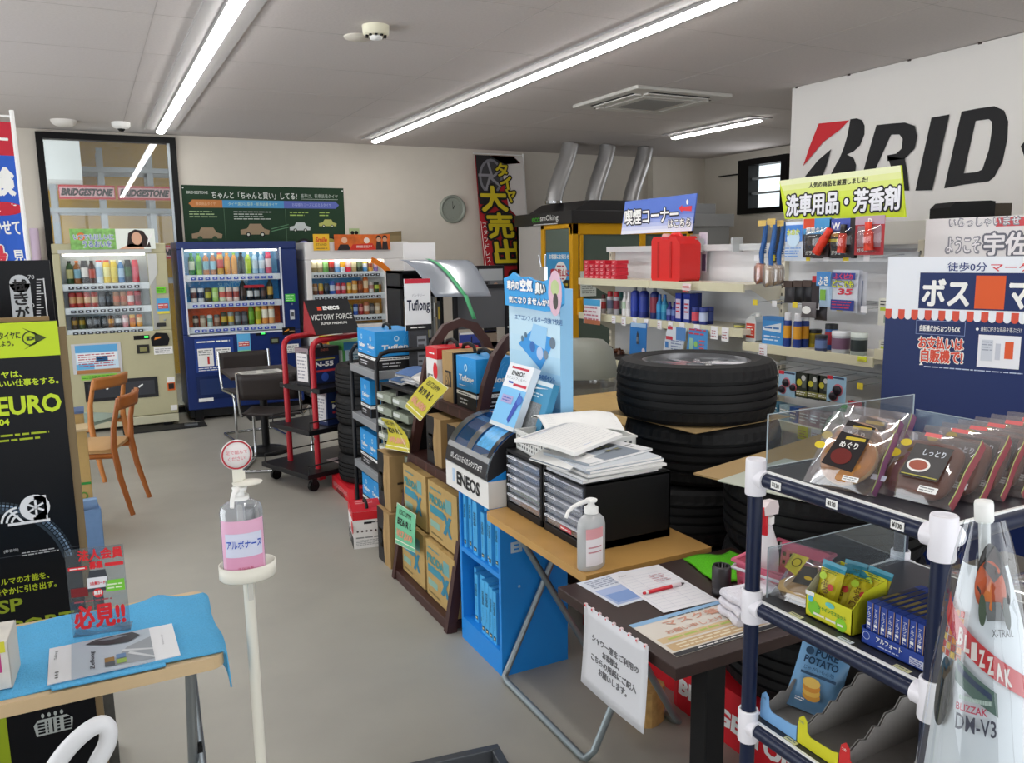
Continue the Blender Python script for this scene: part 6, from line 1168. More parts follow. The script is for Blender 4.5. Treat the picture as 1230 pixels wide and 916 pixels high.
solo(b, 'picture_card', 'small blue dusk photo card under the grey panel', 'card', (2.36, 5.44, 0.97))
# translucent sheet with green tape
t = thing('plastic_sheet', 'curved translucent plastic sheet with green tape over the grey panel rack', 'plastic sheet', (2.05, 5.30, 1.36))

b = MB(); b.grid(lambda a, e: (0.03+a*0.42-0.10*e*(1-a)-0.02*e, -0.12+0.36*e, 0.0+0.25*math.sin(e*1.5)-0.01*a), 10, 12, glass_mat('milky_sheet', '#c8d0d8', 0.12, 0.15, 0.55, '#aab0ba')); b.build('sheet', t, solid=0.002)
b = MB(); b.grid(lambda a, e: (0.17+a*0.03-0.07*e+0.06*(1-e), -0.125+0.36*e, 0.004+0.25*math.sin(e*1.5)), 2, 12, M('#57b37c', 0.5)); b.grid(lambda a, e: (0.235+a*0.03+0.05*(1-e), -0.125-0.03*(1-e), -0.16+0.165*e), 2, 4, M('#57b37c', 0.5)); b.build('green_tape', t, solid=0.001)
t = thing('video_screen', 'black framed screen showing a dim figure beside the red banner', 'screen', (3.0, 6.5, 0))
b = MB(); b.box(0, 0, 1.0, 0.27, 0.05, 1.54, M('#17171a', 0.3)); b.box(0.08, 0.01, 0.5, 0.19, 0.06, 1.0, blk); b.build('case', t, bevel=0.005)
b = MB(); p = Pl(b, (0.02, -0.001, 1.05), (1,0,0), (0,0,1), 0.001); p.rect(0, 0, 0.23, 0.46, M('#6e7074', 0.3)); p.rect(0, 0.36, 0.23, 0.46, M('#a8acb0', 0.3), 2); p.rect(0.0, 0, 0.1, 0.36, M('#4a4c50', 0.3), 2); p.disc(0.16, 0.30, 0.03, M('#b08a74', 0.3), 3, ry=0.04); p.poly([(0.10, 0.0), (0.12, 0.24), (0.2, 0.25), (0.22, 0.0)], M('#54565e', 0.3), 3); b.build('display', t)
b = MB(); b.box(0, 0, 0, 0.5, 0.4, 0.02, M('#8a7c66', 0.6)); b.box(0.0, 0, -0.48, 0.03, 0.4, 0, M('#4a443c')); b.box(0.47, 0, -0.48, 0.5, 0.4, 0, M('#4a443c')); b.box(0.03, 0.36, -0.48, 0.47, 0.38, 0, M('#8c857a'))
solo(b, 'low_table', 'low brown side table under the video screen', 'table', (2.88, 6.3, 0.48))

# ================================================================== BLUE DISPLAY CABINET
cb = M('#1f8be0', 0.4); cbd = M('#1c6cb8', 0.45)
t = thing('binder_cabinet', 'bright blue display cabinet with a domed clear bin on top', 'cabinet', (1.32, 2.70, 0))
b = MB(); b.box(0, 0, 0, 0.30, 0.018, 0.70, cb); b.box(0, 0.372, 0, 0.30, 0.39, 0.70, cb); b.box(0.285, 0.018, 0, 0.30, 0.372, 0.70, cb); b.box(0, 0.018, 0.0, 0.285, 0.372, 0.10, cb); b.box(0, 0.018, 0.40, 0.285, 0.372, 0.42, cb); b.box(0, 0.018, 0.68, 0.285, 0.372, 0.70, cb)
p = Pl(b, (0, 0, 0), (1,0,0), (0,0,1), 0.0008); p.text('ENEOS', 0.045, 0.50, 0.045, M('#b9cfe0'), wd=0.22, bold=0.05)
for x in (0.08, 0.19): p.disc(x, 0.36, 0.006, M('#8fb8dc'))
b.build('case', t)
b = MB(); b.box(-0.05, -0.01, 0.695, 0.31, 0.40, 0.80, M('#e6e4e0', 0.5)); p = Pl(b, (-0.05, 0.40, 0.695), (0, -1, 0), (0, 0, 1), 0.001); p.text('ENEOS', 0.115, 0.027, 0.056, INK, wd=0.22, bold=0.035); p.rect(0.07, 0.03, 0.095, 0.085, M('#b9cfe6')); b.build('sign_band', t)
prof = [(-0.052, 0.80)] + [(-0.052+0.20*(1-math.cos(R(a))), 0.80+0.19*math.sin(R(a))) for a in range(10, 91, 8)] + [(0.31, 0.99)]
b = MB(); b.prism(prof+[(0.31, 0.80)], 0.393, 0.397, cb, axis='y'); b.prism(prof+[(0.31, 0.80)], -0.007, -0.003, M('#232326', 0.4), axis='y'); b.prism([(-0.05, 0.80), (0.31, 0.80), (0.31, 0.96)], -0.0095, -0.0072, cb, axis='y'); b.box(0.30, 0, 0.80, 0.31, 0.39, 0.99, cb); b.build('bin_side', t)
b = MB()
for (x0, z0), (x1, z1) in zip(prof[:-1], prof[1:]): b.add([(x0, -0.003, z0), (x0, 0.393, z0), (x1, 0.393, z1), (x1, -0.003, z1)], [(0, 3, 2, 1)], CLEAR, True)
b.build('clear_dome', t)
# printed film on the dome: dark band at the foot, grey strips and a blue bag window
b = MB()
def dome_pt(y, s):      # s along the arc 0..1, y from far to near
    a = R(10+80*s); return (-0.054+0.20*(1-math.cos(a)), 0.393-y, 0.801+0.192*math.sin(a))
def dpatch(y0, y1, s0, s1, m, lift=0.0):
    b.grid(lambda u, v: tuple(Vector(dome_pt(y0+(y1-y0)*u, s0+(s1-s0)*v))+Vector((-1, 0, 0.8))*lift), 4, 6, m)
dpatch(0, 0.39, -0.11, 0.12, M('#232326', 0.35)); dpatch(0.0, 0.39, 0.12, 0.20, M('#b8bcc0', 0.2, 0.5)); dpatch(0.0, 0.05, 0.2, 1.0, M('#6a6c70', 0.25, 0.5)); dpatch(0.17, 0.22, 0.2, 1.0, M('#7a7c80', 0.25, 0.5)); dpatch(0.36, 0.39, 0.2, 1.0, M('#2a2a2e', 0.3)); dpatch(0.24, 0.36, 0.3, 0.8, M('#5fb0e6', 0.3, noise=0.3, scale=60)); dpatch(0.05, 0.17, 0.95, 1.1, M('#c8b0b4', 0.3)); dpatch(0.1, 0.39, 0.92, 1.0, M('#b8b0b0', 0.3)); 
for k, ch in enumerate('詳しくはお近くのスタッフまで'):
    u0 = 0.055+k*0.0215
    class Dm(Pl):
        def P(s, x, y, k): q = dome_pt(x, -0.09+y); return (q[0]-0.0015, q[1], q[2]+0.0004)
    Dm(b, (0,0,0), (1,0,0), (0,1,0)).text(ch, u0, 0.055, 0.085, WHITE, wd=0.0185)
b.build('printed_film', t)
# binders
bn = M('#49aee8', 0.45); 
def binder(wd, h, d, white=False):
    b = MB(); b.box(0, 0, 0, d, wd, h, bn); b.box(0.004, 0.002, h-0.004, d, wd-0.002, h-0.003, M('#1c2a48')); p = Pl(b, (0, wd, 0), (0, -1, 0), (0, 0, 1), 0.0006)
    p.text('ENEOS', wd*.75, h*.55, wd*.5, M('#14344e'), wd=h*.25, bold=0.02, rot=R(90)); p.rect(wd*.15, h*.06, wd*.85, h*.14, M('#1c3a5a')); p.rect(wd*.3, h*.08, wd*.7, h*.11, M('#e8d8a0'), 2); p.lines(wd*.4, h*.25, wd*.6, h*.5, 6, M('#2a6a9a'))
    if white: q = Pl(b, (0, 0, 0), (1, 0, 0), (0, 0, 1), 0.0006); q.rect(d*.15, h*.15, d*.9, h*.85, M('#d8dcdc')); q.lines(d*.2, h*.2, d*.85, h*.8, 8, M('#8a9aa4'), k=2)
    return b
for z, specs, row in ((0.42, [(.026, .235, 0), (.03, .24, .01), (.026, .20, .02), (.042, .225, .0), (.03, .22, .03), (.03, .20, .0), (.028, .20, .01), (.028, .205, .0), (.03, .19, .015)], 'upper'), (0.10, [(.02, .23, .03), (.03, .215, .02), (.045, .22, .03), (.022, .20, .03), (.03, .23, .0), (.035, .235, .0), (.03, .225, .0), (.03, .22, .0)], 'lower')):
    y = 0.372 - (0.0 if row == 'upper' else 0.03)
    for i, (wd, h, off) in enumerate(specs):
        y -= wd+0.004
        solo(binder(wd, h, 0.22, i in (2, 4)), 'binder', 'sky blue binder, %s from left on the %s shelf of the blue cabinet' % (ORD[i], row), 'binder', (1.33+off, 2.70+y, z), 0, 'blue binders in the cabinet')
# tall light blue standee on the cabinet
SX, SY, SZ = 1.555, 2.635, 0.992
t = thing('promo_standee', 'tall pale blue cardboard standee on the cabinet with a shaped blue header', 'standee', (SX, SY, SZ))
lb_ = M('#bcdcf0', 0.5); 
b = MB(); b.box(0, 0, 0, 0.055, 0.42, 0.52, M('#8ec4ea', 0.5)); p = PB(b, (0, 0.42, 0), (0, -1, 0), (0, 0, 1), 0.0008).base((SX, SY, SZ))
for k in range(8): p.rect(0, 0.065*k, 0.42, 0.065*(k+1), M(['#6fb4e4', '#8ac4ea', '#a2d0ee', '#b4daf0', '#c0e0f2', '#c4e2f2', '#c8e4f4', '#c4e2f4'][k], 0.5), 0.5)
p.ptext('エアコンフィルター交換で快適', (619, 383), (676, 384), M('#5a84b4'), bold=0.02, shear=0)
p.ppoly([(623, 412), (640, 395), (667, 408), (650, 444)], M('#3f9ae0'), 1.5); p.ppoly([(636, 408), (641, 388), (658, 394), (655, 420)], M('#9accf0'), 2); 
for x, y, r_, c_ in ((640, 416, .022, '#3d6fb8'), (649, 424, .026, '#b8ccea'), (664, 412, .022, '#6a7a8a'), (656, 426, .018, '#7a8a98'), (628, 406, .012, '#5a7a90'), (632, 402, .012, '#5a7a90')): a = p.at(x, y); p.disc(a[0], a[1], r_, M(c_), 2.5)
p.ptext('4つのポイント', (646, 454), (667, 453), M('#2a7ac8'), bold=0.03)
b.build('panel', t)
b = MB(); p = PB(b, (-0.02, 0.45, 0.0), (0, -1, 0), (0, 0, 1), 0.001).base((SX, SY, SZ))
cloud = [(607, 366), (605, 334), (612, 331), (616, 327), (624, 333), (634, 332), (640, 336), (652, 338), (668, 331), (675, 345), (675, 365), (668, 373), (655, 374)]
pts = [p.at(*q) for q in cloud]; bb = [(x, y) for x, y in pts]
front = [p.P(x, y, 0) for x, y in bb]; n_ = len(front); b.add(front+[(x+0.012, y, z) for x, y, z in front], [list(range(n_)), list(range(n_, 2*n_))[::-1]]+[(i, (i+1) % n_, n_+(i+1) % n_, n_+i) for i in range(n_)], M('#3fa2e2', 0.5))
p.ptext('車内の', (610, 347), (624, 337), WHITE, bold=0.05, k=2, edge=(M('#2a6cb0'), 0.06)); p.ptext('空気', (626, 349), (640, 336), WHITE, bold=0.06, k=2, edge=(M('#2a78c8'), 0.06)); p.ptext('臭い', (644, 352), (655, 340), WHITE, bold=0.06, k=2, edge=(M('#5a6a78'), 0.1)); p.ptext('気になりませんか?', (612, 363), (660, 359), WHITE, bold=0.05, k=2, edge=(M('#2a6cb0'), 0.06))
a = p.at(667, 352); p.disc(a[0], a[1], 0.050, M('#d8b4c4'), 1.2, ry=0.085); p.disc(a[0], a[1]+0.02, 0.03, M('#b8c890'), 1.6, ry=0.03); p.disc(a[0]+0.004, a[1]-0.03, 0.018, M('#4a4a44'), 1.8, ry=0.03)
b.build('header', t)
b = MB(); q = Vector((SX, SY, SZ)); z = AX(664, 322, SX).z-SZ; b.cb(-0.005, 0.115, z-0.02, 0.012, 0.04, 0.05, CHROME); b.tube([(-0.005, 0.10, z), (-0.01, 0.09, z+0.05)], 0.003, CHROME, 6); b.tube([(-0.005, 0.13, z), (-0.01, 0.14, z+0.05)], 0.003, CHROME, 6); b.build('bulldog_clip', t)
# filter packs leaning on the standee
def leaning(c4, th, m, draw, name, label, cat, back=(0.9, 0.1, 0.1)):
    A, B_, C_, D_ = [Vector(q) for q in c4]; o = A; n_ = (B_-A).cross(D_-A).normalized()
    u = (B_-A).normalized(); v = (D_-A); v = (v-u*v.dot(u)); W_, H_ = (B_-A).length, v.length; v.normalize()
    X = Matrix((( *u, 0), (*v, 0), (*n_, 0), (0, 0, 0, 1))).transposed()
    b = MB(); b.X = X; b.box(0, 0, -th, W_, H_, 0, m); b.X = None
    p = Pl(b, (0, 0, 0), u, v, 0.0008); draw(p, W_, H_); return solo(b, name, label, cat, tuple(o))
def fp1(p, w_, h):
    p.rect(0, 0, w_, h*.62, M('#7fc0ec')); p.rect(0, h*.62, w_, h, M('#e8ecf0')); p.rect(0, 0, w_, h*.06, M('#d0d8dc'), 2); p.rect(w_*.15, h*.92, w_*.85, h*.955, M('#c83048'), 2); p.text('ENEOS', w_*.22, h*.82, h*.07, INK, wd=w_*.52, bold=0.03, k=2); p.text('エアコンフィルター', w_*.05, h*.75, h*.045, M('#4a5a6a'), wd=w_*.85, k=2); p.rect(w_*.2, h*.69, w_*.4, h*.72, M('#3050a8'), 2); p.rect(w_*.42, h*.66, w_*.95, h*.70, M('#c83048'), 2)
    p.poly([(w_*.62, h*.15), (w_*.8, h*.6), (w_*.9, h*.42), (w_*.72, h*.10)], M('#3a52b0'), 3); p.rect(w_*.15, h*.38, w_*.6, h*.5, M('#b0a8d4'), 3); p.disc(w_*.88, h*.47, w_*.1, M('#4a78c8'), 4); p.lines(w_*.2, h*.4, w_*.55, h*.48, 2, M('#5a6ab8'), k=4)
leaning([AX(588, 508, 1.365), AX(616, 519, 1.375), AX(648, 454, 1.47), AX(619, 436, 1.465)], 0.03, M('#d8e4ee', 0.5), fp1, 'filter_pack', 'white and blue filter pack leaning at the left of the blue cabinet top', 'box')
def fp2(p, w_, h):
    p.rect(w_*.1, h*.1, w_*.82, h*.62, M('#8e9294', 0.7, noise=0.35, scale=120)); p.lines(w_*.1, h*.7, w_*.8, h*.8, 2, M('#c8dce4')); p.rect(0, h*.93, w_, h, M('#d0dce2')); p.poly([(w_*.15, h*.85), (w_*.9, h*.9), (w_*.4, h*.83)], M('#e8eef0'), 2)
leaning([AX(610, 517, 1.40), AX(645, 531, 1.44), AX(680, 470, 1.53), AX(647, 456, 1.49)], 0.035, M('#3f8cb4', 0.5), fp2, 'filter_box', 'teal blue filter box with a grey window leaning beside the white pack', 'box')

# ================================================================== FOLDING TABLE AND DRAWERS
wood_t = M('#c79a58', 0.3, noise=0.10, scale=6)
grey_t = M('#8d979a', 0.35, 0.6)
TZ = 0.70
t = thing('folding_table', 'wooden topped folding table with grey tube legs holding the black drawers', 'table', (1.24, 1.96, 0))
b = MB(); pts = [(0.0, 0.0), (0.48, 0.0), (0.48, 0.70)]+[(0.02+0.04*math.cos(R(a))*0.6, 0.70-0.02+0.03*math.sin(R(a))) for a in (90, 135, 180)]
b.prism([(0, 0), (0.48, 0), (0.48, 0.71), (0.03, 0.71), (0.008, 0.70), (0, 0.68)], TZ-0.028, TZ, wood_t); b.build('tabletop', t, bevel=0.005)
def leg_frame(xt, xf, y0, y1):
    b = MB(); k = 0.07
    pts = [(xt, y1, TZ-0.03), (xf+(xt-xf)*k, y1, TZ*k), (xf, y1-0.012, 0.022), (xf, y1-0.04, 0.0125), (xf, y0+0.04, 0.0125), (xf, y0+0.012, 0.022), (xf+(xt-xf)*k, y0, TZ*k), (xt, y0, TZ-0.03)]
    b.tube(pts, 0.0125, grey_t, 10); b.build('leg_frame', t)
leg_frame(0.41, 0.07, 0.10, 0.715); leg_frame(0.09, 0.47, 0.128, 0.69)
# drawer units
def drawers(y, label, cols):
    t = thing('drawer_unit', label, 'drawer unit', (1.335, y, TZ), 0, 'black drawer units on the wooden table')
    W, D, H = 0.275, 0.335, 0.228
    b = MB(); b.box(0, 0, 0, D, 0.014, H, BLACK); b.box(0, W-0.014, 0, D, W, H, BLACK); b.box(0, 0, H-0.012, D, W, H, BLACK); b.box(0, 0, 0, D, W, 0.028, BLACK); b.box(D-0.01, 0, 0, D, W, H, BLACK); b.build('case', t, bevel=0.003)
    dm = glass_mat('smoky_drawer', '#e8ecf4', 0.15, 0.05, 0.16, '#c8ced8')
    for k in range(5):
        z = 0.032+k*0.036; b = MB(); b.box(0.004, 0.022, z, 0.007, W-0.022, z+0.030, dm); b.box(-0.007, 0.022, z+0.026, 0.01, W-0.022, z+0.031, M('#c9cdd6', 0.25)); b.box(0, 0.018, z, D-0.02, 0.02, z+0.03, dm); b.box(0, W-0.02, z, D-0.02, W-0.018, z+0.03, dm)
        o = b.build('drawer', t)
        b = MB(); b.box(0.012, 0.024, z+0.001, D-0.03, W-0.024, z+0.018, M(cols[k], 0.6)); b.build('papers', o)
        b = MB(); b.box(-0.0085, W-0.10, z+0.0255, -0.007, W-0.03, z+0.034, M('#e6e8ec')); p = Pl(b, (-0.0085, W-0.03, z+0.0255), (0,-1,0), (0,0,1), 0.0005); p.lines(0.005, 0.001, 0.06, 0.009, 1, M('#7a7a84')); b.build('drawer_tab', o)
    return t
t = drawers(2.395, 'black five drawer unit on the wooden table, far one', ['#c8623c', '#7d9a58', '#b8bed0', '#c0c6d4', '#cfd3da'])
t = drawers(2.113, 'black five drawer unit on the wooden table, near one', ['#8a8684', '#b8bed0', '#c4c8d2', '#b0b6c4', '#cdd0d8'])
b = MB(); b.box(0, 0, 0, 0.001, 0.07, 0.014, M('#d84a5a')); p = Pl(b, (0, 0.07, 0), (0,-1,0), (0,0,1), 0.0005); p.lines(0.005, 0.002, 0.065, 0.012, 1, WHITE)
solo(b, 'red_label', 'tiny red label strip on the lowest drawer of the near black unit', 'label', (1.3285, 2.19, TZ+0.04))
# white basket with holes and documents
t = thing('white_basket', 'white perforated plastic basket on the far black drawers', 'basket', (1.345, 2.36, TZ+0.229), R(-5))
b = MB(); bw_ = M('#e2e2de', 0.45); hole = M('#55585a', 0.6)
b.box(0, 0, 0, 0.34, 0.005, 0.07, bw_); b.box(0, 0.285, 0, 0.34, 0.29, 0.07, bw_); b.box(0, 0, 0, 0.005, 0.29, 0.07, bw_); b.box(0.335, 0, 0, 0.34, 0.29, 0.07, bw_); b.box(0, 0, 0, 0.34, 0.29, 0.004, bw_); b.box(-0.004, -0.004, 0.066, 0.344, 0.004, 0.073, bw_); b.box(-0.004, 0.286, 0.066, 0.344, 0.294, 0.073, bw_); b.box(-0.004, 0, 0.066, 0.006, 0.29, 0.073, bw_); b.box(0.334, 0, 0.066, 0.344, 0.29, 0.073, bw_)
for O_, u_, n_ in (((0, 0.29, 0), (0, -1, 0), 13), ((0, 0, 0), (1, 0, 0), 15)):
    p = Pl(b, O_, u_, (0, 0, 1), 0.0008)
    for i in range(n_):
        for j in range(3): p.rect(0.012+i*0.0215, 0.012+j*0.017, 0.022+i*0.0215, 0.022+j*0.017, hole)
b.build('basket_body', t)
def curled(name, label, loc, rotz, w_, d, th, lift, fn, group='papers on the black drawers'):
    b = MB(); 
    b.grid(lambda a, e: (a*w_, e*d, th+fn(a, e)), 16, 10, PAPER); b.grid(lambda a, e: (a*w_, e*d, fn(a, e)), 16, 2, PAPER)
    for e in (0, 1): b.add([(a/16*w_, e*d, th+fn(a/16, e)) for a in range(17)]+[(a/16*w_, e*d, fn(a/16, e)) for a in range(17)], [(a, a+1, 18+a, 17+a) for a in range(16)], PAPER)
    for a in (0, 1): b.add([(a*w_, e/10*d, th+fn(a, e/10)) for e in range(11)]+[(a*w_, e/10*d, fn(a, e/10)) for e in range(11)], [(e, e+1, 12+e, 11+e) for e in range(10)], PAPER)
    class Cv(Pl):
        def P(s, x, y, k): return (x, y, th+fn(x/w_, y/d)+0.0008*k)
    p = Cv(b, (0, 0, 0), (1, 0, 0), (0, 1, 0)); lift(p, w_, d)
    return solo(b, name, label, 'document', loc, rotz, group)
gl_ = M('#9296a2'); bl_ = M('#a8b4d4')
def form(p, w_, d):
    for k in range(14): p.rect(w_*.06, d*(.08+k*.06), w_*.94, d*(.083+k*.06), gl_)
    for k in range(5): p.rect(w_*(.06+k*.22), d*.08, w_*(.063+k*.22), d*.86, gl_)
    p.rect(w_*.06, d*.88, w_*.94, d*.95, M('#c2c4c8')); p.rect(w_*.3, d*.08, w_*.45, d*.86, M('#d4dbe8'), 0.5)
curled('open_booklet', 'thick open booklet with ruled forms lying across the white basket', (1.33, 2.17, TZ+0.305), R(25), 0.30, 0.24, 0.012, form, lambda a, e: 0.018*math.sin(e*2.2)+0.006*a)
curled('curling_form', 'ruled form sheet curling upward at the back of the white basket', (1.40, 2.46, TZ+0.312), R(-8), 0.30, 0.17, 0.003, form, lambda a, e: 0.045*math.sin(min(1, e*1.0)*2.4)+(0 if a < .8 else -0.06*(a-.8)))
# magazine heap on the near unit
rnd = random.Random(21)
for k in range(7):
    c_ = ['#c8ccd2', '#dcdcda', '#b4bac4', '#d0d0ce', '#a8b0ba', '#cdd2d8', '#98a0a8'][k]; wds = ['pale grey', 'off white', 'blue grey', 'ivory grey', 'steel grey', 'silver', 'top, car picture'][k]
    b = MB(); w_, d = 0.30, 0.215; b.box(0, 0, 0, w_, d, 0.0085, M(c_, 0.35)); b.box(0.002, -0.0005, 0.001, w_, 0.0, 0.0075, PAPER); b.box(w_, 0, 0.001, w_+0.0005, d, 0.0075, PAPER)
    if k == 6:
        p = Pl(b, (0, 0, 0.0085), (1,0,0), (0,1,0), 0.0006); p.rect(0.0, 0, 0.07, d, M('#e8e8e8')); p.rect(0.07, 0, 0.25, d, M('#7a8490')); p.poly([(0.07, 0.12), (0.25, 0.16), (0.25, 0.10), (0.07, 0.05)], M('#aab4c0'), 2); p.poly([(0.09, d-0.08), (0.17, d-0.05), (0.24, d-0.06), (0.25, d-0.1), (0.1, d-0.12)], M('#4a525c'), 3)
        for q in ((0.15, 0.1), (0.19, 0.1), (0.15, 0.06), (0.19, 0.06)): p.rect(q[0], q[1], q[0]+0.03, q[1]+0.025, M('#4a5058'), 3); p.rect(q[0]+0.004, q[1]+0.014, q[0]+0.026, q[1]+0.02, M('#a09a50'), 4)
        p.rect(0.25, 0, w_, d, M('#dcdcde')); p.lines(0.26, 0.05, 0.29, 0.1, 2, M('#777777'), k=2)
    solo(b, 'magazine', '%s magazine in the heap on the near black drawers, %s' % (wds, 'the topmost' if k == 6 else ORD[k]+' from bottom'), 'magazine', (1.33+rnd.uniform(-.012, .02), 2.10+rnd.uniform(-.012, .025), TZ+0.2292+k*0.0088), R(rnd.uniform(-6, 6)+(8 if k > 4 else 0)), 'magazines heaped on the black drawers')
curled('loose_brochure', 'white edged brochure drooping over the left of the magazine heap', (1.30, 2.16, TZ+0.2920), R(10), 0.12, 0.20, 0.003, lambda p, w_, d: (p.rect(0, 0, w_*.6, d, M('#8a929c')), p.lines(w_*.65, d*.1, w_*.9, d*.4, 3, M('#888888'))), lambda a, e: -0.03*(1-a)**2)
# pump bottles
def pump(label, loc, r, h, liq, draw, rotz, body, oval=0.7, cat='sanitizer bottle', noz=0, nl=1, s=0):
    t = thing('pump_bottle', label, cat, loc, rotz)
    b = MB(); b.lathe([(r*.9, 0), (r, 0.006), (r, h*(.62+s)), (r*.93, h*(.70+s*.8)), (r*.6, h*(.77+s*.6)), (r*.33, h*(.80+s*.5)), (r*.33, h*(.83+s*.4))], body, 28, sy=oval); b.build('body', t)
    b = MB(); b.lathe([(r*.86, 0.004), (r*.93, 0.01), (r*.93, h*liq[1]), (0, h*liq[1])], liq[0], 24, sy=oval); b.build('liquid', t)
    b = MB(); b.lathe([(r*.42, h*(.80+s*.5)), (r*.42, h*(.88+s*.2)), (r*.25, h*.89), (r*.2, h*.93), (r*.2, h*.97)], WHITE, 18); b.lathe([(r*.34, h*.965), (r*.36, h*.99), (r*.3, h*1.0), (0, h)], WHITE, 18); b.build('pump_collar', t)
    b = MB(); b.X = Matrix.Rotation(R(noz), 4, 'Z') @ Matrix.Diagonal((nl, 1, 1, 1)); b.tube([(0, 0, h*.985), (-r*.8, 0, h*.985), (-r*1.5, 0, h*.965), (-r*1.9, 0, h*.92), (-r*2.1, 0, h*.84)], [r*.14, r*.14, r*.12, r*.11, r*.1], WHITE, 8); b.build('nozzle', t)
    b = MB(); draw(b, r, h, oval)
    b.build('label', t); return t
def cyl_label(b, r, oval, a0, a1, z0, z1, m, k=1):
    b.grid(lambda u, v: ((r+.0006*k)*math.cos(R(a0+(a1-a0)*u)), (r+.0006*k)*oval*math.sin(R(a0+(a1-a0)*u)), z0+(z1-z0)*v), 12, 1, m)
frost = glass_mat('frosted_bottle', '#f4f6f6', 0.12, 0.2, 0.42, '#f2f4f5')
def lab1(b, r, h, o): cyl_label(b, r, o, 215, 290, h*.08, h*.56, M('#efe9ea')); cyl_label(b, r, o, 215, 290, h*.47, h*.62, M('#e0a0a4'), 2); cyl_label(b, r, o, 225, 280, h*.34, h*.36, M('#c88a90'), 3); cyl_label(b, r, o, 225, 280, h*.27, h*.29, M('#c88a90'), 3)
pump('clear pump bottle with a pink topped label at the front of the wooden table', (1.29, 2.01, TZ), 0.052, 0.215, (frost, 0.3), lab1, R(15), frost, 0.62)

# ================================================================== DARK DESK
dk = M('#34211d', 0.4, noise=0.12, scale=9)
t = thing('registration_desk', 'small dark brown desk with black square legs', 'desk', (1.125, 1.395, 0))
b = MB(); b.box(0, 0, TZ-0.03, 0.65, 0.535, TZ, dk); b.build('desktop', t, bevel=0.002)
for x, y in ((0.145, 0.055), (0.60, 0.055), (0.535, 0.485)):
    b = MB(); b.box(x-0.03, y-0.03, 0, x+0.03, y+0.03, TZ-0.03, BLACK); b.build('leg', t, bevel=0.004)
def flat(c4, z, m, draw, name, label, cat, th=0.0012, group=None):
    pts = [FL(px, py, z) for px, py in c4]; A, B_, D_ = pts[0], pts[1], pts[3]
    u = (B_-A); u.z = 0; W_ = u.length; u.normalize(); v = Vector((-u.y, u.x, 0)); H_ = (D_-A).dot(v)
    if H_ < 0: v = -v; H_ = -H_
    b = MB(); q = [A*0, u*W_, u*W_+v*H_, v*H_]; 
    vs = [tuple(x) for x in q]+[(x.x, x.y, th) for x in q]; b.add(vs, [(0,3,2,1),(4,5,6,7),(0,1,5,4),(1,2,6,5),(2,3,7,6),(3,0,4,7)], m)
    p = Pl(b, (0, 0, th), u, v, 0.0005); draw(p, W_, H_); return solo(b, name, label, cat, (A.x, A.y, z), 0, group)
def sheetA(p, w_, h):
    for k in range(13): p.rect(w_*.05, h*(.06+k*.065), w_*.95, h*(.063+k*.065), M('#b8bccb'))
    for x in (.05, .3, .62, .95): p.rect(w_*x, h*.06, w_*(x+.004), h*.84, M('#b8bccb'))
    p.text('利用日', w_*.1, h*.87, h*.03, M('#8a8a94')); p.lines(w_*.55, h*.6, w_*.85, h*.8, 5, M('#c87080'), seed=4, duty=0.2)
def sheetB(p, w_, h): p.rect(w_*.05, h*.05, w_*.95, h*.6, M('#a8b8dc')); p.rect(w_*.1, h*.1, w_*.6, h*.4, M('#7f9cd0'), 2); p.lines(w_*.1, h*.65, w_*.9, h*.95, 5, M('#9aa2b8'))
flat([(742, 729), (800, 712), (766, 685), (702, 698)], TZ+0.0005, M('#dfe4ee', 0.3), sheetB, 'laminated_sheet', 'pale blue laminated sheet under the ruled paper on the dark desk', 'paper')
flat([(797, 736), (863, 721), (802, 673), (731, 690)], TZ+0.002, M('#e9e8ec', 0.5), sheetA, 'sign_in_sheet', 'white ruled sign-in sheet under the red pen on the dark desk', 'paper')
def mask(p, w_, h): 
    p.rect(0, h*.0, w_, h*.09, M('#26262a')); p.rect(w_*.03, h*.12, w_*.97, h*.30, M('#c9a97e')); p.rect(w_*.03, h*.34, w_*.97, h*.48, M('#d4b98e')); p.text('マスク着用', w_*.22, h*.70, h*.15, M('#d8a08a'), wd=w_*.6, bold=0.03); p.text('お願い申し上げます', w_*.15, h*.52, h*.10, M('#d8a08a'), wd=w_*.65, bold=0.02); p.disc(w_*.88, h*.58, w_*.07, M('#c8cc4a')); p.lines(w_*.1, h*.14, w_*.8, h*.28, 2, M('#e8dcc0'), k=2); p.lines(w_*.1, h*.36, w_*.8, h*.46, 1, M('#b0c060'), k=2); p.lines(w_*.2, h*.02, w_*.7, h*.07, 1, WHITE, k=2); p.rect(w_*.0, h*.90, w_, h*1.0, M('#8fb8dc')); p.lines(w_*.3, h*.87, w_*.8, h*.93, 1, M('#55606a'), k=2)
flat([(813, 789), (948, 748), (868, 700), (759, 750)], TZ+0.0005, M('#ddd6cc', 0.4), mask, 'notice_sheet', 'tan and white laminated mask notice near the front of the dark desk', 'paper')
# red pen
A, B_ = FL(774, 712, TZ+0.008), FL(822, 700, TZ+0.008)
t = thing('ball_pen', 'red and white ball pen lying on the ruled sheet', 'pen', tuple((A+B_)/2)); d = (B_-A)/2
b = MB(); b.tube([-d*.88, d*.35], 0.0055, M('#d02232', 0.3), 10); b.build('barrel', t)
b = MB(); b.tube([d*.35, d*.8], 0.0058, M('#e2d4d8', 0.3), 10); b.tube([-d*.95, -d*.85], 0.0056, WHITE, 10); b.build('grip', t)
b = MB(); b.tube([d*.8, d], [0.005, 0.0015], M('#55484c', 0.3), 8); b.build('tip', t)
b = MB(); b.tube([-d*1.05, -d*.95], 0.004, M('#d02232', 0.3), 8); b.build('button', t)
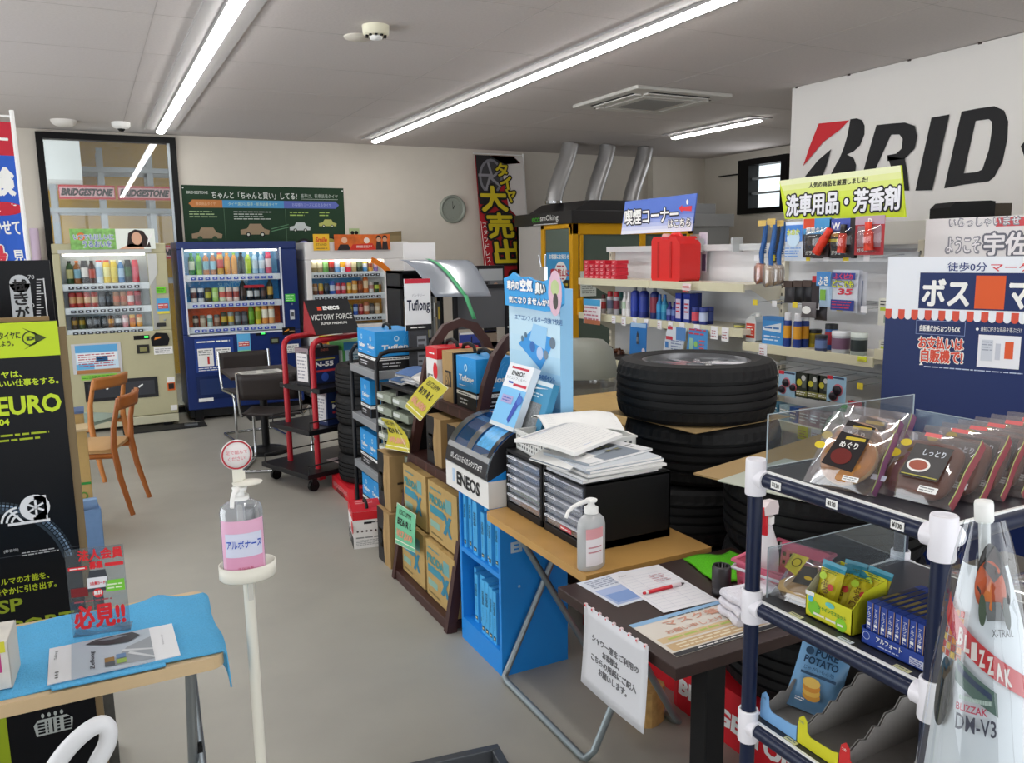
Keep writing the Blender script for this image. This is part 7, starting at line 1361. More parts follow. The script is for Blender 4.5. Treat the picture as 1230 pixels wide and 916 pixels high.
# hex socket
t = thing('impact_socket', 'dark steel impact socket standing on the dark desk', 'socket', tuple(FL(866, 714, TZ)))
SK = Matrix.Scale(1.35, 4); b = MB(); b.X = SK; hexp = [(0.0135*math.cos(R(60*k)), 0.0135*math.sin(R(60*k))) for k in range(6)]; gun = M('#4a484a', 0.35, 0.8)
b.lathe([(0.017, 0), (0.019, 0.003), (0.019, 0.012), (0.0175, 0.016), (0.0195, 0.022), (0.0195, 0.060), (0.018, 0.064), (0.0145, 0.064), (0.0135, 0.05), (0, 0.05)], gun, 24); b.build('body', t)
b = MB(); b.X = SK
for k in range(12): a = 2*math.pi*k/12; b.cb(0.0142*math.cos(a), 0.0142*math.sin(a), 0.058, 0.003, 0.003, 0.012, gun)
b.build('hex_bore', t)
# green cloth
b = MB(); q0 = Vector((1.50, 1.715, TZ))
def gc(a, e):
    x = 0.045+e*0.05+a*(0.19-0.02*e); y = e*0.21+a*(-0.03)
    if e > .8: y += 0.01*math.sin(a*7)
    return (x-0.02, y, 0.004+0.003*math.sin(a*9+e*4)+0.003*math.sin(e*11))
b.grid(gc, 18, 14, M('#5fc81c', 0.95, noise=0.25, scale=250, bump=0.5)); solo(b, 'microfibre_cloth', 'bright green cloth spread at the back of the dark desk', 'cloth', tuple(q0), 0, solid=0.006)
# folded towels
tw = M('#e4e2ea', 0.95, noise=0.06, scale=200, bump=0.4)
for k in range(3):
    b = MB(); st = arc(0.07, 0.0105, 0.0105, -90, 90, 8)+arc(-0.07, 0.0105, 0.0105, 90, 270, 8)
    n = len(st); nv = 8; vs = [(x*(1+0.03*math.sin(j*1.3+k)), (j/nv-.5)*0.10, z+0.0015*math.sin(j*1.1+x*40+k)) for j in range(nv+1) for x, z in st]
    b.add(vs, [(j*n+i, j*n+(i+1) % n, (j+1)*n+(i+1) % n, (j+1)*n+i) for j in range(nv) for i in range(n)], tw, True); b.add(vs[:n], [list(range(n))], tw); b.add(vs[-n:], [list(range(n))], tw)
    solo(b, 'folded_towel', 'white folded towel on the dark desk behind the navy post, %s of the pile' % ['bottom', 'middle', 'top'][k], 'towel', (1.475+0.004*k, 1.515, TZ+0.002+k*0.0225), R(-12+k*3), 'white towels piled on the desk')
# pink basket with a spray bottle
t = thing('pink_basket', 'pink plastic basket with white handles on the dark desk', 'basket', (1.665, 1.60, TZ+0.001), R(-76))
pk = M('#e2728c', 0.45); b = MB()
def wall(p0, p1, h=0.095, fl=0.012):
    p0, p1 = Vector(p0+(0,)), Vector(p1+(0,)); u = (p1-p0); ln = u.length; u.normalize(); n_ = Vector((u.y, -u.x, 0)); nx = max(2, int(ln/0.02)); nz = 4
    for i in range(nx):
        for j in range(nz):
            x0, x1, z0, z1 = i*ln/nx, (i+1)*ln/nx, j*h/nz, (j+1)*h/nz; m_ = 0.24
            def Q(x, z): return tuple(p0+u*x+n_*(fl*z/h)+Vector((0, 0, z)))
            if j in (1, 2) : 
                a, c = x0+(x1-x0)*m_, x1-(x1-x0)*m_; e, f = z0+(z1-z0)*m_, z1-(z1-z0)*m_
                b.add([Q(x0,z0),Q(x1,z0),Q(x1,z1),Q(x0,z1),Q(a,e),Q(c,e),Q(c,f),Q(a,f)], [(0,1,5,4),(1,2,6,5),(2,3,7,6),(3,0,4,7)], pk)
            else: b.add([Q(x0,z0),Q(x1,z0),Q(x1,z1),Q(x0,z1)], [(0,1,2,3)], pk)
cs = [(-0.075, -0.105), (0.075, -0.105), (0.075, 0.105), (-0.075, 0.105)]
for i in range(4): wall(cs[i], cs[(i+1) % 4])
b.add([(x, y, 0.003) for x, y in cs], [(0, 1, 2, 3)], pk); b.build('basket_body', t, solid=0.003)
b = MB(); rr = [(-0.088, -0.118), (0.088, -0.118), (0.088, 0.118), (-0.088, 0.118)]; b.tube([(x, y, 0.096) for x, y in rr], 0.006, pk, 8, closed=True); b.build('rim', t)
for y in (-1, 1):
    b = MB(); b.tube([(-0.08, y*0.118, 0.085), (-0.075, y*0.142, 0.085), (0.075, y*0.142, 0.085), (0.08, y*0.118, 0.085)], 0.0045, M('#c9c4cc', 0.4), 8); b.build('handle', t)
t = thing('spray_bottle', 'white spray bottle with a red trigger standing in the pink basket', 'spray bottle', (1.615, 1.615, TZ+0.006), R(200))
fb = M('#d9d6d8', 0.35); b = MB(); b.lathe([(0.036, 0), (0.04, 0.006), (0.04, 0.10), (0.034, 0.135), (0.018, 0.175), (0.013, 0.19), (0.013, 0.205)], fb, 20, sy=0.75); b.build('bottle', t)
b = MB(); b.lathe([(0.016, 0.195), (0.016, 0.215)], WHITE, 16); b.prism([(-0.035, 0.215), (0.045, 0.228), (0.05, 0.25), (0.02, 0.262), (-0.03, 0.255), (-0.04, 0.235)], -0.012, 0.012, M('#e4d8d8', 0.4), axis='y'); b.build('spray_head', t, bevel=0.003)
b = MB(); b.prism([(0.018, 0.225), (0.034, 0.222), (0.03, 0.19), (0.022, 0.165), (0.014, 0.168), (0.02, 0.195)], -0.008, 0.008, M('#d0202c', 0.35), axis='y'); b.prism([(0.044, 0.226), (0.058, 0.23), (0.058, 0.252), (0.044, 0.252)], -0.01, 0.01, M('#d0202c', 0.35), axis='y'); b.build('trigger', t)
# hanging notice with little pins
t = thing('hanging_notice', 'white laminated notice with four lines pinned to the edge of the dark desk', 'notice', (1.115, 1.478, 0.50))
b = MB(); O_ = (0, 0.283, 0)
def hp(a, e): return (-0.006-0.012*(1-e)**2-0.004*math.sin(a*3.1), 0.283*(1-a), e*0.222+0.008*(1-a)*(1 if e > .5 else -1)*0)
b.grid(hp, 10, 8, M('#dcdde2', 0.35))
class Hn(Pl):
    def P(s, x, y, k): q = hp(x/0.283, y/0.222); return (q[0]-0.0006*k, q[1], q[2])
p = Hn(b, (0, 0, 0), (0, -1, 0), (0, 0, 1)); g_t = M('#6a6a6e')
for i, s_ in enumerate(('シャワー室をご利用の', 'お客様は、', 'こちらの用紙にご記入', 'お願いします。')): p.text(s_, (0.045, 0.098, 0.045, 0.085)[i], 0.136-i*0.026, 0.0185, g_t, wd=(0.205, 0.075, 0.20, 0.125)[i], bold=0.015)
b.build('sheet', t, solid=0.0008)
for k in range(9):
    b = MB(); y = 0.275-k*0.033; b.cb(-0.006, y, 0.218, 0.006, 0.008, 0.01, M('#e8d0d2', 0.4)); b.cb(-0.009, y, 0.219, 0.003, 0.004, 0.004, RED); b.build('pin', t)
b = MB(); b.rbox(-0.06, -0.06, 0, 0.06, 0.06, 0.13, M('#c39a5e', 0.95, noise=0.2, scale=40), 0.04); solo(b, 'sponge_block', 'tan rounded sponge block on the floor under the dark desk', 'sponge', (1.64, 2.2, 0.0), R(20), bevel=0.015, seg=3)
# metal frame on the floor at the bottom edge
b = MB(); q = FL(598, 902, 0.02); dm_ = M('#55585c', 0.4, 0.5)
b.box(-0.46, -0.03, 0, 0.0, 0.0, 0.05, dm_); b.box(-0.03, -0.5, 0, 0.0, -0.03, 0.05, dm_); b.box(-0.46, -0.5, 0, -0.43, -0.03, 0.05, dm_); b.box(-0.43, -0.5, 0, -0.03, -0.47, 0.05, dm_); b.box(-0.43, -0.47, 0, -0.03, -0.03, 0.006, M('#b5b8ba', 0.4))
solo(b, 'floor_tray', 'grey metal framed tray on the floor at the bottom edge', 'tray', (q.x, q.y, 0), R(-8), bevel=0.003)

# ================================================================== BIG TYRES
rim_d = M('#3a383a', 0.35, 0.7)
def big_tyre(loc, label, Rr=0.325, wd=0.235, wheel=False, rotz=0):
    b = tyre_mesh(Rr, wd, 0.66, 96)
    t = thing('tyre', label, 'tyre', loc, rotz, 'large tyres stacked by the shelves'); b.build('rubber', t)
    return t
TX, TY = 2.185, 2.615
b = MB(); b.rbox(-0.35, -0.35, 0, 0.35, 0.35, 0.27, RED, 0.05); p = Pl(b, (-0.35, 0.25, 0), (0, -1, 0), (0, 0, 1)); p.text('BRIDGESTONE', 0.03, 0.08, 0.10, WHITE, wd=0.44, bold=0.04, shear=0.15)
solo(b, 'tyre_stand', 'red tyre stand beneath the tall stack topped by a chrome wheel', 'stand', (TX, TY, 0), 0, bevel=0.01)
for k in range(4):
    t = big_tyre((TX+[0.02, -0.02, 0.025, 0.0][k], TY+[0, 0.01, -0.015, 0][k], 0.27+k*0.2375), 'large black tyre in the tall stack, %s' % ['lowest on the red stand', 'second from bottom', 'second from top', 'topmost with the chrome wheel'][k], 0.315 if k < 3 else 0.322, 0.235, rotz=k*0.7)
    if k == 3:
        b = MB(); b.lathe([(0.215, 0.20), (0.222, 0.222), (0.21, 0.225), (0.20, 0.19), (0.195, 0.06)], M('#6f7175', 0.38, 0.8), 48); b.lathe([(0.195, 0.06), (0, 0.055)], rim_d, 40); b.build('rim', t)
        b = MB(); b.lathe([(0.055, 0.12), (0.05, 0.185), (0.03, 0.19), (0.0, 0.188)], CHROME, 20); b.build('hub', t)
        for j in range(10):
            a = 2*math.pi*j/10; b = MB(); b.X = Matrix.Rotation(a, 4, 'Z'); b.prism([(0.04, -0.018), (0.205, -0.011), (0.205, 0.011), (0.04, 0.018)], 0.175, 0.205, M('#c4c7ca', 0.25, 0.9)); b.build('spoke', t)
        b = MB(); b.X = Matrix.Translation((-0.13, -0.03, 0.212)) @ Matrix.Rotation(R(20), 4, 'Z'); b.box(-0.07, -0.035, 0, 0.07, 0.035, 0.002, M('#d4d2d8', 0.3)); b.build('sticker', t)
b = MB(); b.box(-0.26, -0.26, 0, 0.26, 0.26, 0.003, M('#a58a5e', 0.8)); solo(b, 'cardboard_sheet', 'flat cardboard sheet between the two top tyres of the tall stack', 'cardboard', (TX-0.01, TY-0.02, 0.27+3*0.2375-0.002), R(5))
b = MB(); b.add([(-0.012, 0.02, 0.05), (-0.012, -0.045, -0.01), (-0.004, 0.03, -0.06)], [(0, 1, 2)], M('#c04a4a', 0.5)); solo(b, 'red_tag', 'small red paper tag on the right side of the top tyre', 'tag', (2.50, 2.54, 1.10), 0, solid=0.001)
T2X, T2Y = 2.13, 1.885
b = MB(); b.rbox(-0.345, -0.37, 0, 0.345, 0.37, 0.20, RED, 0.05); p = Pl(b, (-0.345, 0.37, 0), (0, -1, 0), (0, 0, 1), 0.001); p.text('BRIDGESTONE', 0.06, 0.06, 0.065, WHITE, wd=0.62, bold=0.05, shear=0.1)
solo(b, 'tyre_stand', 'red tyre stand with white lettering beneath the low tyre stack', 'stand', (T2X, T2Y, 0), 0, bevel=0.01)
for k in range(3): big_tyre((T2X, T2Y, 0.20+k*0.238), 'large black tyre in the low stack under the flat cardboard, %s' % ['lowest', 'middle one', 'topmost'][k], 0.325, 0.236, rotz=k*0.5)
b = MB(); b.box(-0.36, -0.42, 0, 0.5, 0.30, 0.006, M('#a88c60', 0.8)); solo(b, 'cardboard_sheet', 'flat cardboard sheet lying on the low tyre stack', 'cardboard', (T2X+0.02, T2Y-0.02, 0.20+3*0.238), R(14))
# card pictures lying on it
b = MB(); b.box(0, 0, 0, 0.4, 0.3, 0.003, M('#b8bcae', 0.6)); p = Pl(b, (0, 0, 0.003), (0.9, -0.43, 0), (0.43, 0.9, 0), 0.0005); p.rect(0.05, 0.24, 0.22, 0.26, M('#b04a5a')); p.ring(0.12, 0.12, 0.05, 0.054, M('#5a5e66')); p.lines(0.1, 0.17, 0.25, 0.2, 1, M('#5a5e66'))
solo(b, 'printed_card', 'pale printed card on the flat cardboard behind the bread shelf', 'card', (1.80, 1.66, 0.921), R(14))
# carton and bin between the standee and the tyres
b = MB(); b.box(0, 0, 0, 0.75, 0.8, 0.86, kraft2); p = Pl(b, (0, 0, 0.86), (1,0,0), (0,1,0), 0.001); p.rect(0.37, 0, 0.378, 0.8, M('#98804e')); p.lines(0.08, 0.05, 0.34, 0.12, 1, M('#8a7444'))
solo(b, 'large_carton', 'large flat topped kraft carton behind the tall tyre stack', 'box', (2.13, 3.02, 0))
t = thing('waste_bin', 'grey dome lidded bin with a clear liner by the shelving', 'bin', (2.72, 4.35, 0))
b = MB(); b.lathe([(0.17, 0), (0.21, 0.80), (0.215, 0.82)], M('#8f938c', 0.5), 28); b.build('body', t); b = MB(); b.lathe([(0.225, 0.88), (0.225, 0.92), (0.20, 1.04), (0.14, 1.10), (0, 1.115)], M('#85887f', 0.5), 28); b.build('lid', t)
b = MB(); b.lathe([(0.22, 0.70), (0.23, 0.80), (0.222, 0.88)], FILM, 28); b.build('liner', t)

# ================================================================== SNACK RACK OF NAVY PIPES
nvp = M('#0c1938', 0.32, spec=0.4); wj = M('#eceaf0', 0.35)
KX, KY0, KY1, KX1 = 1.08, 0.735, 1.115, 1.50
t = thing('snack_rack', 'navy pipe snack rack with white joints and dark shelf boards', 'rack', (KX, KY0, 0))
LX, LY = KX1-KX, KY1-KY0
LEV = [(0.30, 'd'), (0.728, 'c'), (0.975, 'b'), (1.228, 'a')]
for x, y in ((0, 0), (0, LY), (LX, 0), (LX, LY)):
    b = MB(); b.lathe([(0.0142, 0), (0.0142, 1.25)], nvp, 18, at=(x, y, 0)); b.build('post', t)
    for z, _ in LEV:
        b = MB(); zt = 1.263 if z > 1.2 else z+0.033; b.lathe([(0.0185, z-0.033), (0.0195, z-0.03), (0.0195, zt-0.002), (0.0185, zt), (0.015, zt), (0.015, zt-0.004), (0, zt-0.004)], wj, 20, at=(x, y, 0))
        sx = 1 if x == 0 else -1; sy = 1 if y == 0 else -1
        b.tube([(x, y, z), (x+sx*0.028, y, z)], 0.0178, wj, 14); b.tube([(x, y, z), (x, y+sy*0.028, z)], 0.0178, wj, 14); b.build('joint', t)
brd = M('#2b2c33', 0.35)
for z, _ in LEV:
    for p0, p1 in (((0, 0), (0, LY)), ((LX, 0), (LX, LY)), ((0, 0), (LX, 0)), ((0, LY), (LX, LY))):
        b = MB(); b.tube([(p0[0], p0[1], z), (p1[0], p1[1], z)], 0.0140, nvp, 14); b.build('rail', t)
    b = MB(); b.box(0.004, 0.004, z+0.0125, LX-0.004, LY-0.004, z+0.0165, brd); b.box(0.0, 0.0, z+0.0125, 0.005, LY, z+0.0172, WHITE); b.box(0.0, 0.0, z+0.0125, LX, 0.005, z+0.0172, WHITE); b.box(LX-0.005, 0, z+0.0125, LX, LY, z+0.0172, WHITE); b.box(0, LY-0.005, z+0.0125, LX, LY, z+0.0172, WHITE); s_ = b.build('shelf_board', t)
    if z > 1.2:
        for y in (0.065, 0.19, 0.315):
            b = MB(); b.X = Matrix.Translation((-0.0142, y, z+0.002)); b.box(-0.0012, -0.0115, -0.007, 0, 0.0115, 0.007, WHITE); p = Pl(b, (-0.0012, 0.0115, -0.007), (0, -1, 0), (0, 0, 1), 0.0004); p.text('¥130', 0.003, 0.003, 0.0085, INK, wd=0.017, bold=0.02); b.build('price_tag', s_)
    elif z > 0.6:
        for y, c_ in ((0.06, '#d8d4a0'), (0.17, '#d4dce4'), (0.28, '#d8d4a0')):
            b = MB(); b.box(0.006, y-0.014, z+0.0172, 0.016, y+0.014, z+0.0178, M(c_)); p = Pl(b, (0.006, y+0.014, z+0.0178), (0, -1, 0), (1, 0, 0), 0.0003); p.lines(0.003, 0.002, 0.025, 0.008, 1, M('#6a7a6a')); b.build('price_tag', s_)
ZT = [z+0.0168 for z, _ in LEV]
def guard(x0, y0, x1, y1, z0, h, lb):
    b = MB()
    if abs(x1-x0) < 1e-4: b.box(x0-0.001, y0, z0, x0+0.001, y1, z0+h, ACRYL)
    else: b.box(x0, y0-0.001, z0, x1, y0+0.001, z0+h, ACRYL)
    e_ = M('#b8c4cc', 0.2)
    if abs(x1-x0) < 1e-4: b.box(x0-0.0012, y0, z0+h-0.001, x0+0.0012, y1, z0+h, e_); b.box(x0-0.0012, y0, z0, x0+0.0012, y0+0.0012, z0+h, e_)
    else: b.box(x0, y0-0.0012, z0+h-0.001, x1, y0+0.0012, z0+h, e_); b.box(x0, y0-0.0012, z0, x0+0.0012, y0+0.0012, z0+h, e_); b.box(x1-0.0012, y0-0.0012, z0, x1, y0+0.0012, z0+h, e_)
    solo(b, 'acrylic_guard', lb, 'acrylic guard', (0, 0, 0), 0, 'clear guards on the snack rack')
guard(1.088, 1.098, 1.49, 1.098, ZT[3], 0.105, 'clear guard sheet at the far end of the top snack shelf')
guard(1.488, 0.76, 1.488, 1.09, ZT[3], 0.075, 'clear guard sheet along the back of the top snack shelf')
guard(1.10, 1.098, 1.49, 1.098, ZT[2], 0.10, 'clear guard sheet at the far end of the second snack shelf')
# --- breads and wrapped cakes on the top shelf
crust = M('#c98a48', 0.45, noise=0.25, scale=18); crumb = M('#e0bd84', 0.6, noise=0.15, scale=30); choc = M('#7d4a34', 0.45, noise=0.25, scale=25)
wrap = glass_mat('bread_film', '#f4f2f4', 0.16, 0.07, 0.05, '#d0c8cc')
def bread(kind, label, loc, rotz, lean, w_=0.125, h_=0.135, seam='#7a4a6c', back='#6a4a6a', seed=0):
    t = thing('wrapped_bread', label, 'bread', loc, 0, 'wrapped breads on the top snack shelf'); t.rotation_euler = (R(lean), 0, R(rotz))
    b = MB()
    if kind == 'bun':
        for z0, dz, m_, r_ in ((0.5, 0, crust, 1.0),):
            def fn(a, e):
                th = a*2*math.pi; ph = (e-.5)*math.pi; r = math.cos(ph)**0.6 if abs(ph) < 1.57 else 0
                return (w_*.43*r*math.cos(th), 0.017*math.sin(ph)+0.003*math.sin(th*2), h_*.48+h_*.42*r*math.sin(th))
            b.grid(fn, 24, 10, lambda u, v: crumb if 0.35 < v < 0.62 else crust)
    else:
        def fn(a, e):
            th = a*2*math.pi; c, s_ = math.cos(th), math.sin(th); X = (abs(c)**.5)*(1 if c > 0 else -1); Z = (abs(s_)**.5)*(1 if s_ > 0 else -1); ph = (e-.5)*math.pi; r = max(0.0, math.cos(ph))**0.4
            return (w_*.44*X*r, 0.013*math.sin(ph), h_*.48+h_*.42*Z*r)
        b.grid(fn, 24, 8, choc)
    b.build('bread', t)
    b = MB(); b.pouch(w_*1.12, h_*1.02, 0.040, wrap, 12, 12, seal=0.06, wrinkle=0.0012, seed=seed); b.build('film_wrapper', t)
    b = MB(); p = Pl(b, (-w_*.5, -0.0222, 0), (1, 0, 0), (0, 0, 1), 0.0006)
    blk2 = M('#201a1c', 0.35)
    if kind == 'bun':
        p.poly([(w_*.22, h_*.28), (w_*.72, h_*.22), (w_*.80, h_*.78), (w_*.34, h_*.84)], blk2); p.disc(w_*.48, h_*.44, w_*.16, M('#6a2420', 0.3), 2, ry=h_*.13); p.text('めぐり', w_*.40, h_*.58, h_*.10, WHITE, wd=w_*.28, bold=0.02, k=3); p.rect(w_*.45, h_*.72, w_*.75, h_*.77, M('#c8b030'), 2); p.disc(w_*.10, h_*.56, w_*.085, M('#d8c02a'), 2, ry=h_*.06); p.rect(w_*.62, h_*.08, w_*.86, h_*.16, WHITE, 2); p.lines(w_*.64, h_*.09, w_*.84, h_*.15, 2, M('#888888'), k=3)
    else:
        p.rect(w_*.34, h_*.24, w_*.84, h_*.74, blk2); p.disc(w_*.52, h_*.42, w_*.15, WHITE, 2, ry=h_*.10); p.disc(w_*.52, h_*.42, w_*.12, M('#a0503c'), 3, ry=h_*.075); p.text('しっとり', w_*.50, h_*.58, h_*.09, M('#cfd4dc'), wd=w_*.28, bold=0.02, k=2); p.rect(w_*.36, h_*.26, w_*.82, h_*.275, M('#b8b050'), 3); p.disc(w_*.14, h_*.54, w_*.085, M('#d8c02a'), 2, ry=h_*.065); p.disc(w_*.22, h_*.72, w_*.075, M('#d8c02a'), 2, ry=h_*.055); p.rect(w_*.66, h_*.06, w_*.9, h_*.15, WHITE, 2); p.lines(w_*.68, h_*.07, w_*.88, h_*.14, 2, M('#888888'), k=3); p.rect(w_*.02, h_*.08, w_*.22, h_*.16, M('#c8ccdc'), 2); p.rect(w_*.4, h_*.86, w_*.62, h_*.92, M('#d86a6a'), 2)
    b.build('printed_label', t)
    b = MB(); b.grid(lambda a, e: (w_*.55+0.001*math.sin(e*9), -0.010+a*0.018, h_*(0.02+.98*e)), 2, 14, M(seam, 0.35)); b.grid(lambda a, e: (w_*.552+0.001*math.sin(e*9), -0.0135+a*0.003, h_*(0.02+.98*e)), 1, 14, M('#a8b86a', 0.35)); b.build('side_seam', t)
    return t
Z0 = ZT[3]+0.001
bread('bun', 'round sugared bun in clear film with a black label, nearest the white post', (1.100, 0.945, Z0), -78, -36, 0.115, 0.115, seed=1)
bread('bun', 'round bun in clear film standing behind the nearest bun', (1.150, 0.975, Z0), -78, -34, 0.115, 0.125, seed=2)
bread('bun', 'round bun in clear film against the far end guard', (1.205, 0.99, Z0), -80, -30, 0.115, 0.125, seed=3)
for i in range(7):
    bread('cake', ['flat chocolate cake in clear film with two yellow stickers, front of the row'][0] if i == 0 else 'flat chocolate cake in clear film, %s behind the front one' % ORD[i-1], (1.145+i*0.043+(0.02 if i else 0), 0.845-i*0.006, Z0), -82+i*1.5, -46+i*1.0, 0.125, 0.13, seam='#8a4048', seed=10+i)
# --- second shelf
Z1 = ZT[2]+0.001
t = thing('wrapped_sandwich', 'triangle sandwich pack in yellow printed film on the second snack shelf', 'sandwich', (1.125, 1.045, Z1), 0); t.rotation_euler = (R(-52), 0, R(-80))
b = MB()
for k, (m_, y) in enumerate(((crumb, 0), (M('#e8d8b8', 0.6), 0.010), (crumb, 0.020))): b.prism([(-0.045, 0.012), (0.045, 0.012), (0.05, 0.03), (0.0, 0.085), (-0.05, 0.03)], y-0.012, y-0.002, m_, axis='y')
b.build('bread', t, bevel=0.004)
b = MB(); b.pouch(0.12, 0.10, 0.040, wrap, 10, 10, seed=33, wrinkle=0.0015); b.build('film_wrapper', t)
b = MB(); p = Pl(b, (-0.05, -0.0222, 0), (1, 0, 0), (0, 0, 1), 0.0006); p.poly([(0.03, 0.03), (0.08, 0.035), (0.06, 0.075), (0.035, 0.07)], M('#1e1c18', 0.35)); p.poly([(0.0, 0.055), (0.03, 0.045), (0.035, 0.09), (0.0, 0.09)], M('#c8bc2a', 0.35)); p.disc(0.018, 0.072, 0.010, M('#5a4a18'), 2); p.disc(0.018, 0.072, 0.008, M('#d8c83a'), 3); p.disc(0.055, 0.048, 0.008, M('#d8b83a'), 2, ry=0.004); b.build('printed_label', t)
# yellow carton of candy bags
yb = M('#d8d626', 0.45)
ya = (1.108, 0.897, 0.094, 0.10)     # x, y, length along y, depth
t = thing('candy_box', 'open yellow green display box of candy bags on the second snack shelf', 'display box', (1.108, 0.908, Z1))
Lb, Db = 0.102, 0.085
b = MB(); b.box(0, 0, 0, Db, Lb, 0.002, yb); b.box(0, 0, 0, 0.0015, Lb, 0.048, yb); b.prism([(0, 0), (Db, 0), (Db, 0.085), (0.03, 0.075), (0, 0.048)], 0, 0.0015, yb, axis='y'); b.prism([(0, 0), (Db, 0), (Db, 0.085), (0.03, 0.075), (0, 0.048)], Lb-0.0015, Lb, M('#a8a48c', 0.7), axis='y'); b.box(Db-0.0015, 0, 0, Db, Lb, 0.085, yb); b.build('box', t)
b = MB(); p = Pl(b, (0, Lb, 0), (0, -1, 0), (0, 0, 1), 0.0006); p.disc(0.02, 0.02, 0.014, M('#7cc832')); p.disc(0.08, 0.012, 0.012, M('#8cd02a')); p.text('シャインマスカット', 0.03, 0.022, 0.008, M('#3a9a3a'), wd=0.06, bold=0.02); p.disc(0.012, 0.035, 0.006, M('#5ab8d8'), 2); p.lines(0.02, 0.006, 0.09, 0.016, 1, M('#f0f0e0')); p.rect(0.0, 0.04, 0.02, 0.048, WHITE, 2); p.disc(0.055, 0.038, 0.010, M('#6ac8c0'), 2, ry=0.005); b.build('print', t)
for i, (x, y, rz, ln) in enumerate(((0.022, 0.082, -80, -14), (0.03, 0.055, -72, -30), (0.034, 0.03, -70, -34), (0.06, 0.06, -85, -18), (0.064, 0.024, -80, -20))):
    t = thing('candy_bag', 'yellow candy bag with a teal top in the yellow box, %s' % ['leftmost and upright', 'middle of the front row', 'right of the front row', 'left of the back row', 'right of the back row'][i], 'candy bag', (1.108+x, 0.908+y, Z1+0.004), 0, 'candy bags in the yellow box'); t.rotation_euler = (R(ln), R((-1)**i*4), R(rz))
    b = MB(); yc, tc = M('#d4c62c', 0.3), M('#3f9ab4', 0.3); b.pouch(0.046, 0.095, 0.018, lambda u, v: tc if v > 0.86 else yc, 8, 14, seed=50+i, wrinkle=0.0006); b.build('pouch', t)
    b = MB(); p = Pl(b, (-0.023, -0.0098, 0), (1, 0, 0), (0, 0, 1), 0.0005); p.disc(0.03, 0.052, 0.006, M('#c83a30')); p.disc(0.012, 0.068, 0.007, M('#b8d838')); 
    for j, ch in enumerate('ぷるりん'): p.text(ch, 0.012+0.004*(j % 2), 0.052-j*0.013, 0.011, M('#7a5a14'), wd=0.012, bold=0.02, k=2)
    p.lines(0.008, 0.075, 0.04, 0.083, 2, M('#5a7a2a')); b.build('print', t)
# navy display box of slim chocolate boxes
nb = M('#20409a', 0.4)
t = thing('chocolate_display_box', 'royal blue display tray full of slim boxes on the second snack shelf', 'display box', (1.108, 0.760, Z1))
Lb, Db = 0.128, 0.15
b = MB(); b.box(0, 0, 0, Db, Lb, 0.0015, nb); b.box(0, 0, 0, 0.0015, Lb, 0.026, nb); b.box(0, 0, 0, Db, 0.0015, 0.03, nb); b.box(0, Lb-0.0015, 0, Db, Lb, 0.03, nb); b.box(Db-0.0015, 0, 0, Db, Lb, 0.03, nb); b.build('box', t)
b = MB(); p = Pl(b, (0, Lb, 0), (0, -1, 0), (0, 0, 1), 0.0006); p.text('アルフォート', 0.03, 0.013, 0.009, WHITE, wd=0.048, bold=0.03); p.lines(0.034, 0.005, 0.075, 0.010, 1, M('#c8d0e8')); p.ring(0.010, 0.016, 0.006, 0.007, M('#b8c4e0')); p.rect(0.092, 0.004, 0.118, 0.016, M('#d8dce8')); p.lines(0.094, 0.005, 0.116, 0.015, 3, nb, k=3)
q = Pl(b, (0, 0, 0), (1, 0, 0), (0, 0, 1), 0.0006); q.text('フォート', 0.02, 0.009, 0.014, M('#c8d0e4'), wd=0.06, bold=0.03); b.build('print', t)
proto = None
for i in range(9):
    y = 0.760+Lb-0.004-(i+1)*0.0135
    lb = 'slim navy chocolate box in the blue tray, %s from left' % ORD[i]
    if proto is None:
        proto = thing('chocolate_box', lb, 'chocolate box', (1.112, y, Z1+0.0018), 0, 'slim chocolate boxes in the blue tray')
        b = MB(); b.box(0, 0, 0, 0.135, 0.012, 0.072, M('#2244a0', 0.35)); p = Pl(b, (0, 0.012, 0), (0, -1, 0), (0, 0, 1), 0.0004); p.rect(0.0105, 0, 0.012, 0.072, M('#a8886a')); 
        for j, ch in enumerate('アルフォート'): p.text(ch, 0.002, 0.058-j*0.0065, 0.0055, WHITE, wd=0.006, k=2)
        p.disc(0.006, 0.014, 0.003, M('#b88a5a'), 2)
        q = Pl(b, (0, 0, 0.072), (1, 0, 0), (0, 1, 0), 0.0004); q.rect(0.02, 0.001, 0.115, 0.011, M('#3a3a4a')); q.rect(0.03, 0.003, 0.07, 0.009, M('#8a7a44'), 2); b.build('box', proto)
    else: dup(proto, (1.112, y, Z1+0.0018), 0, lb)
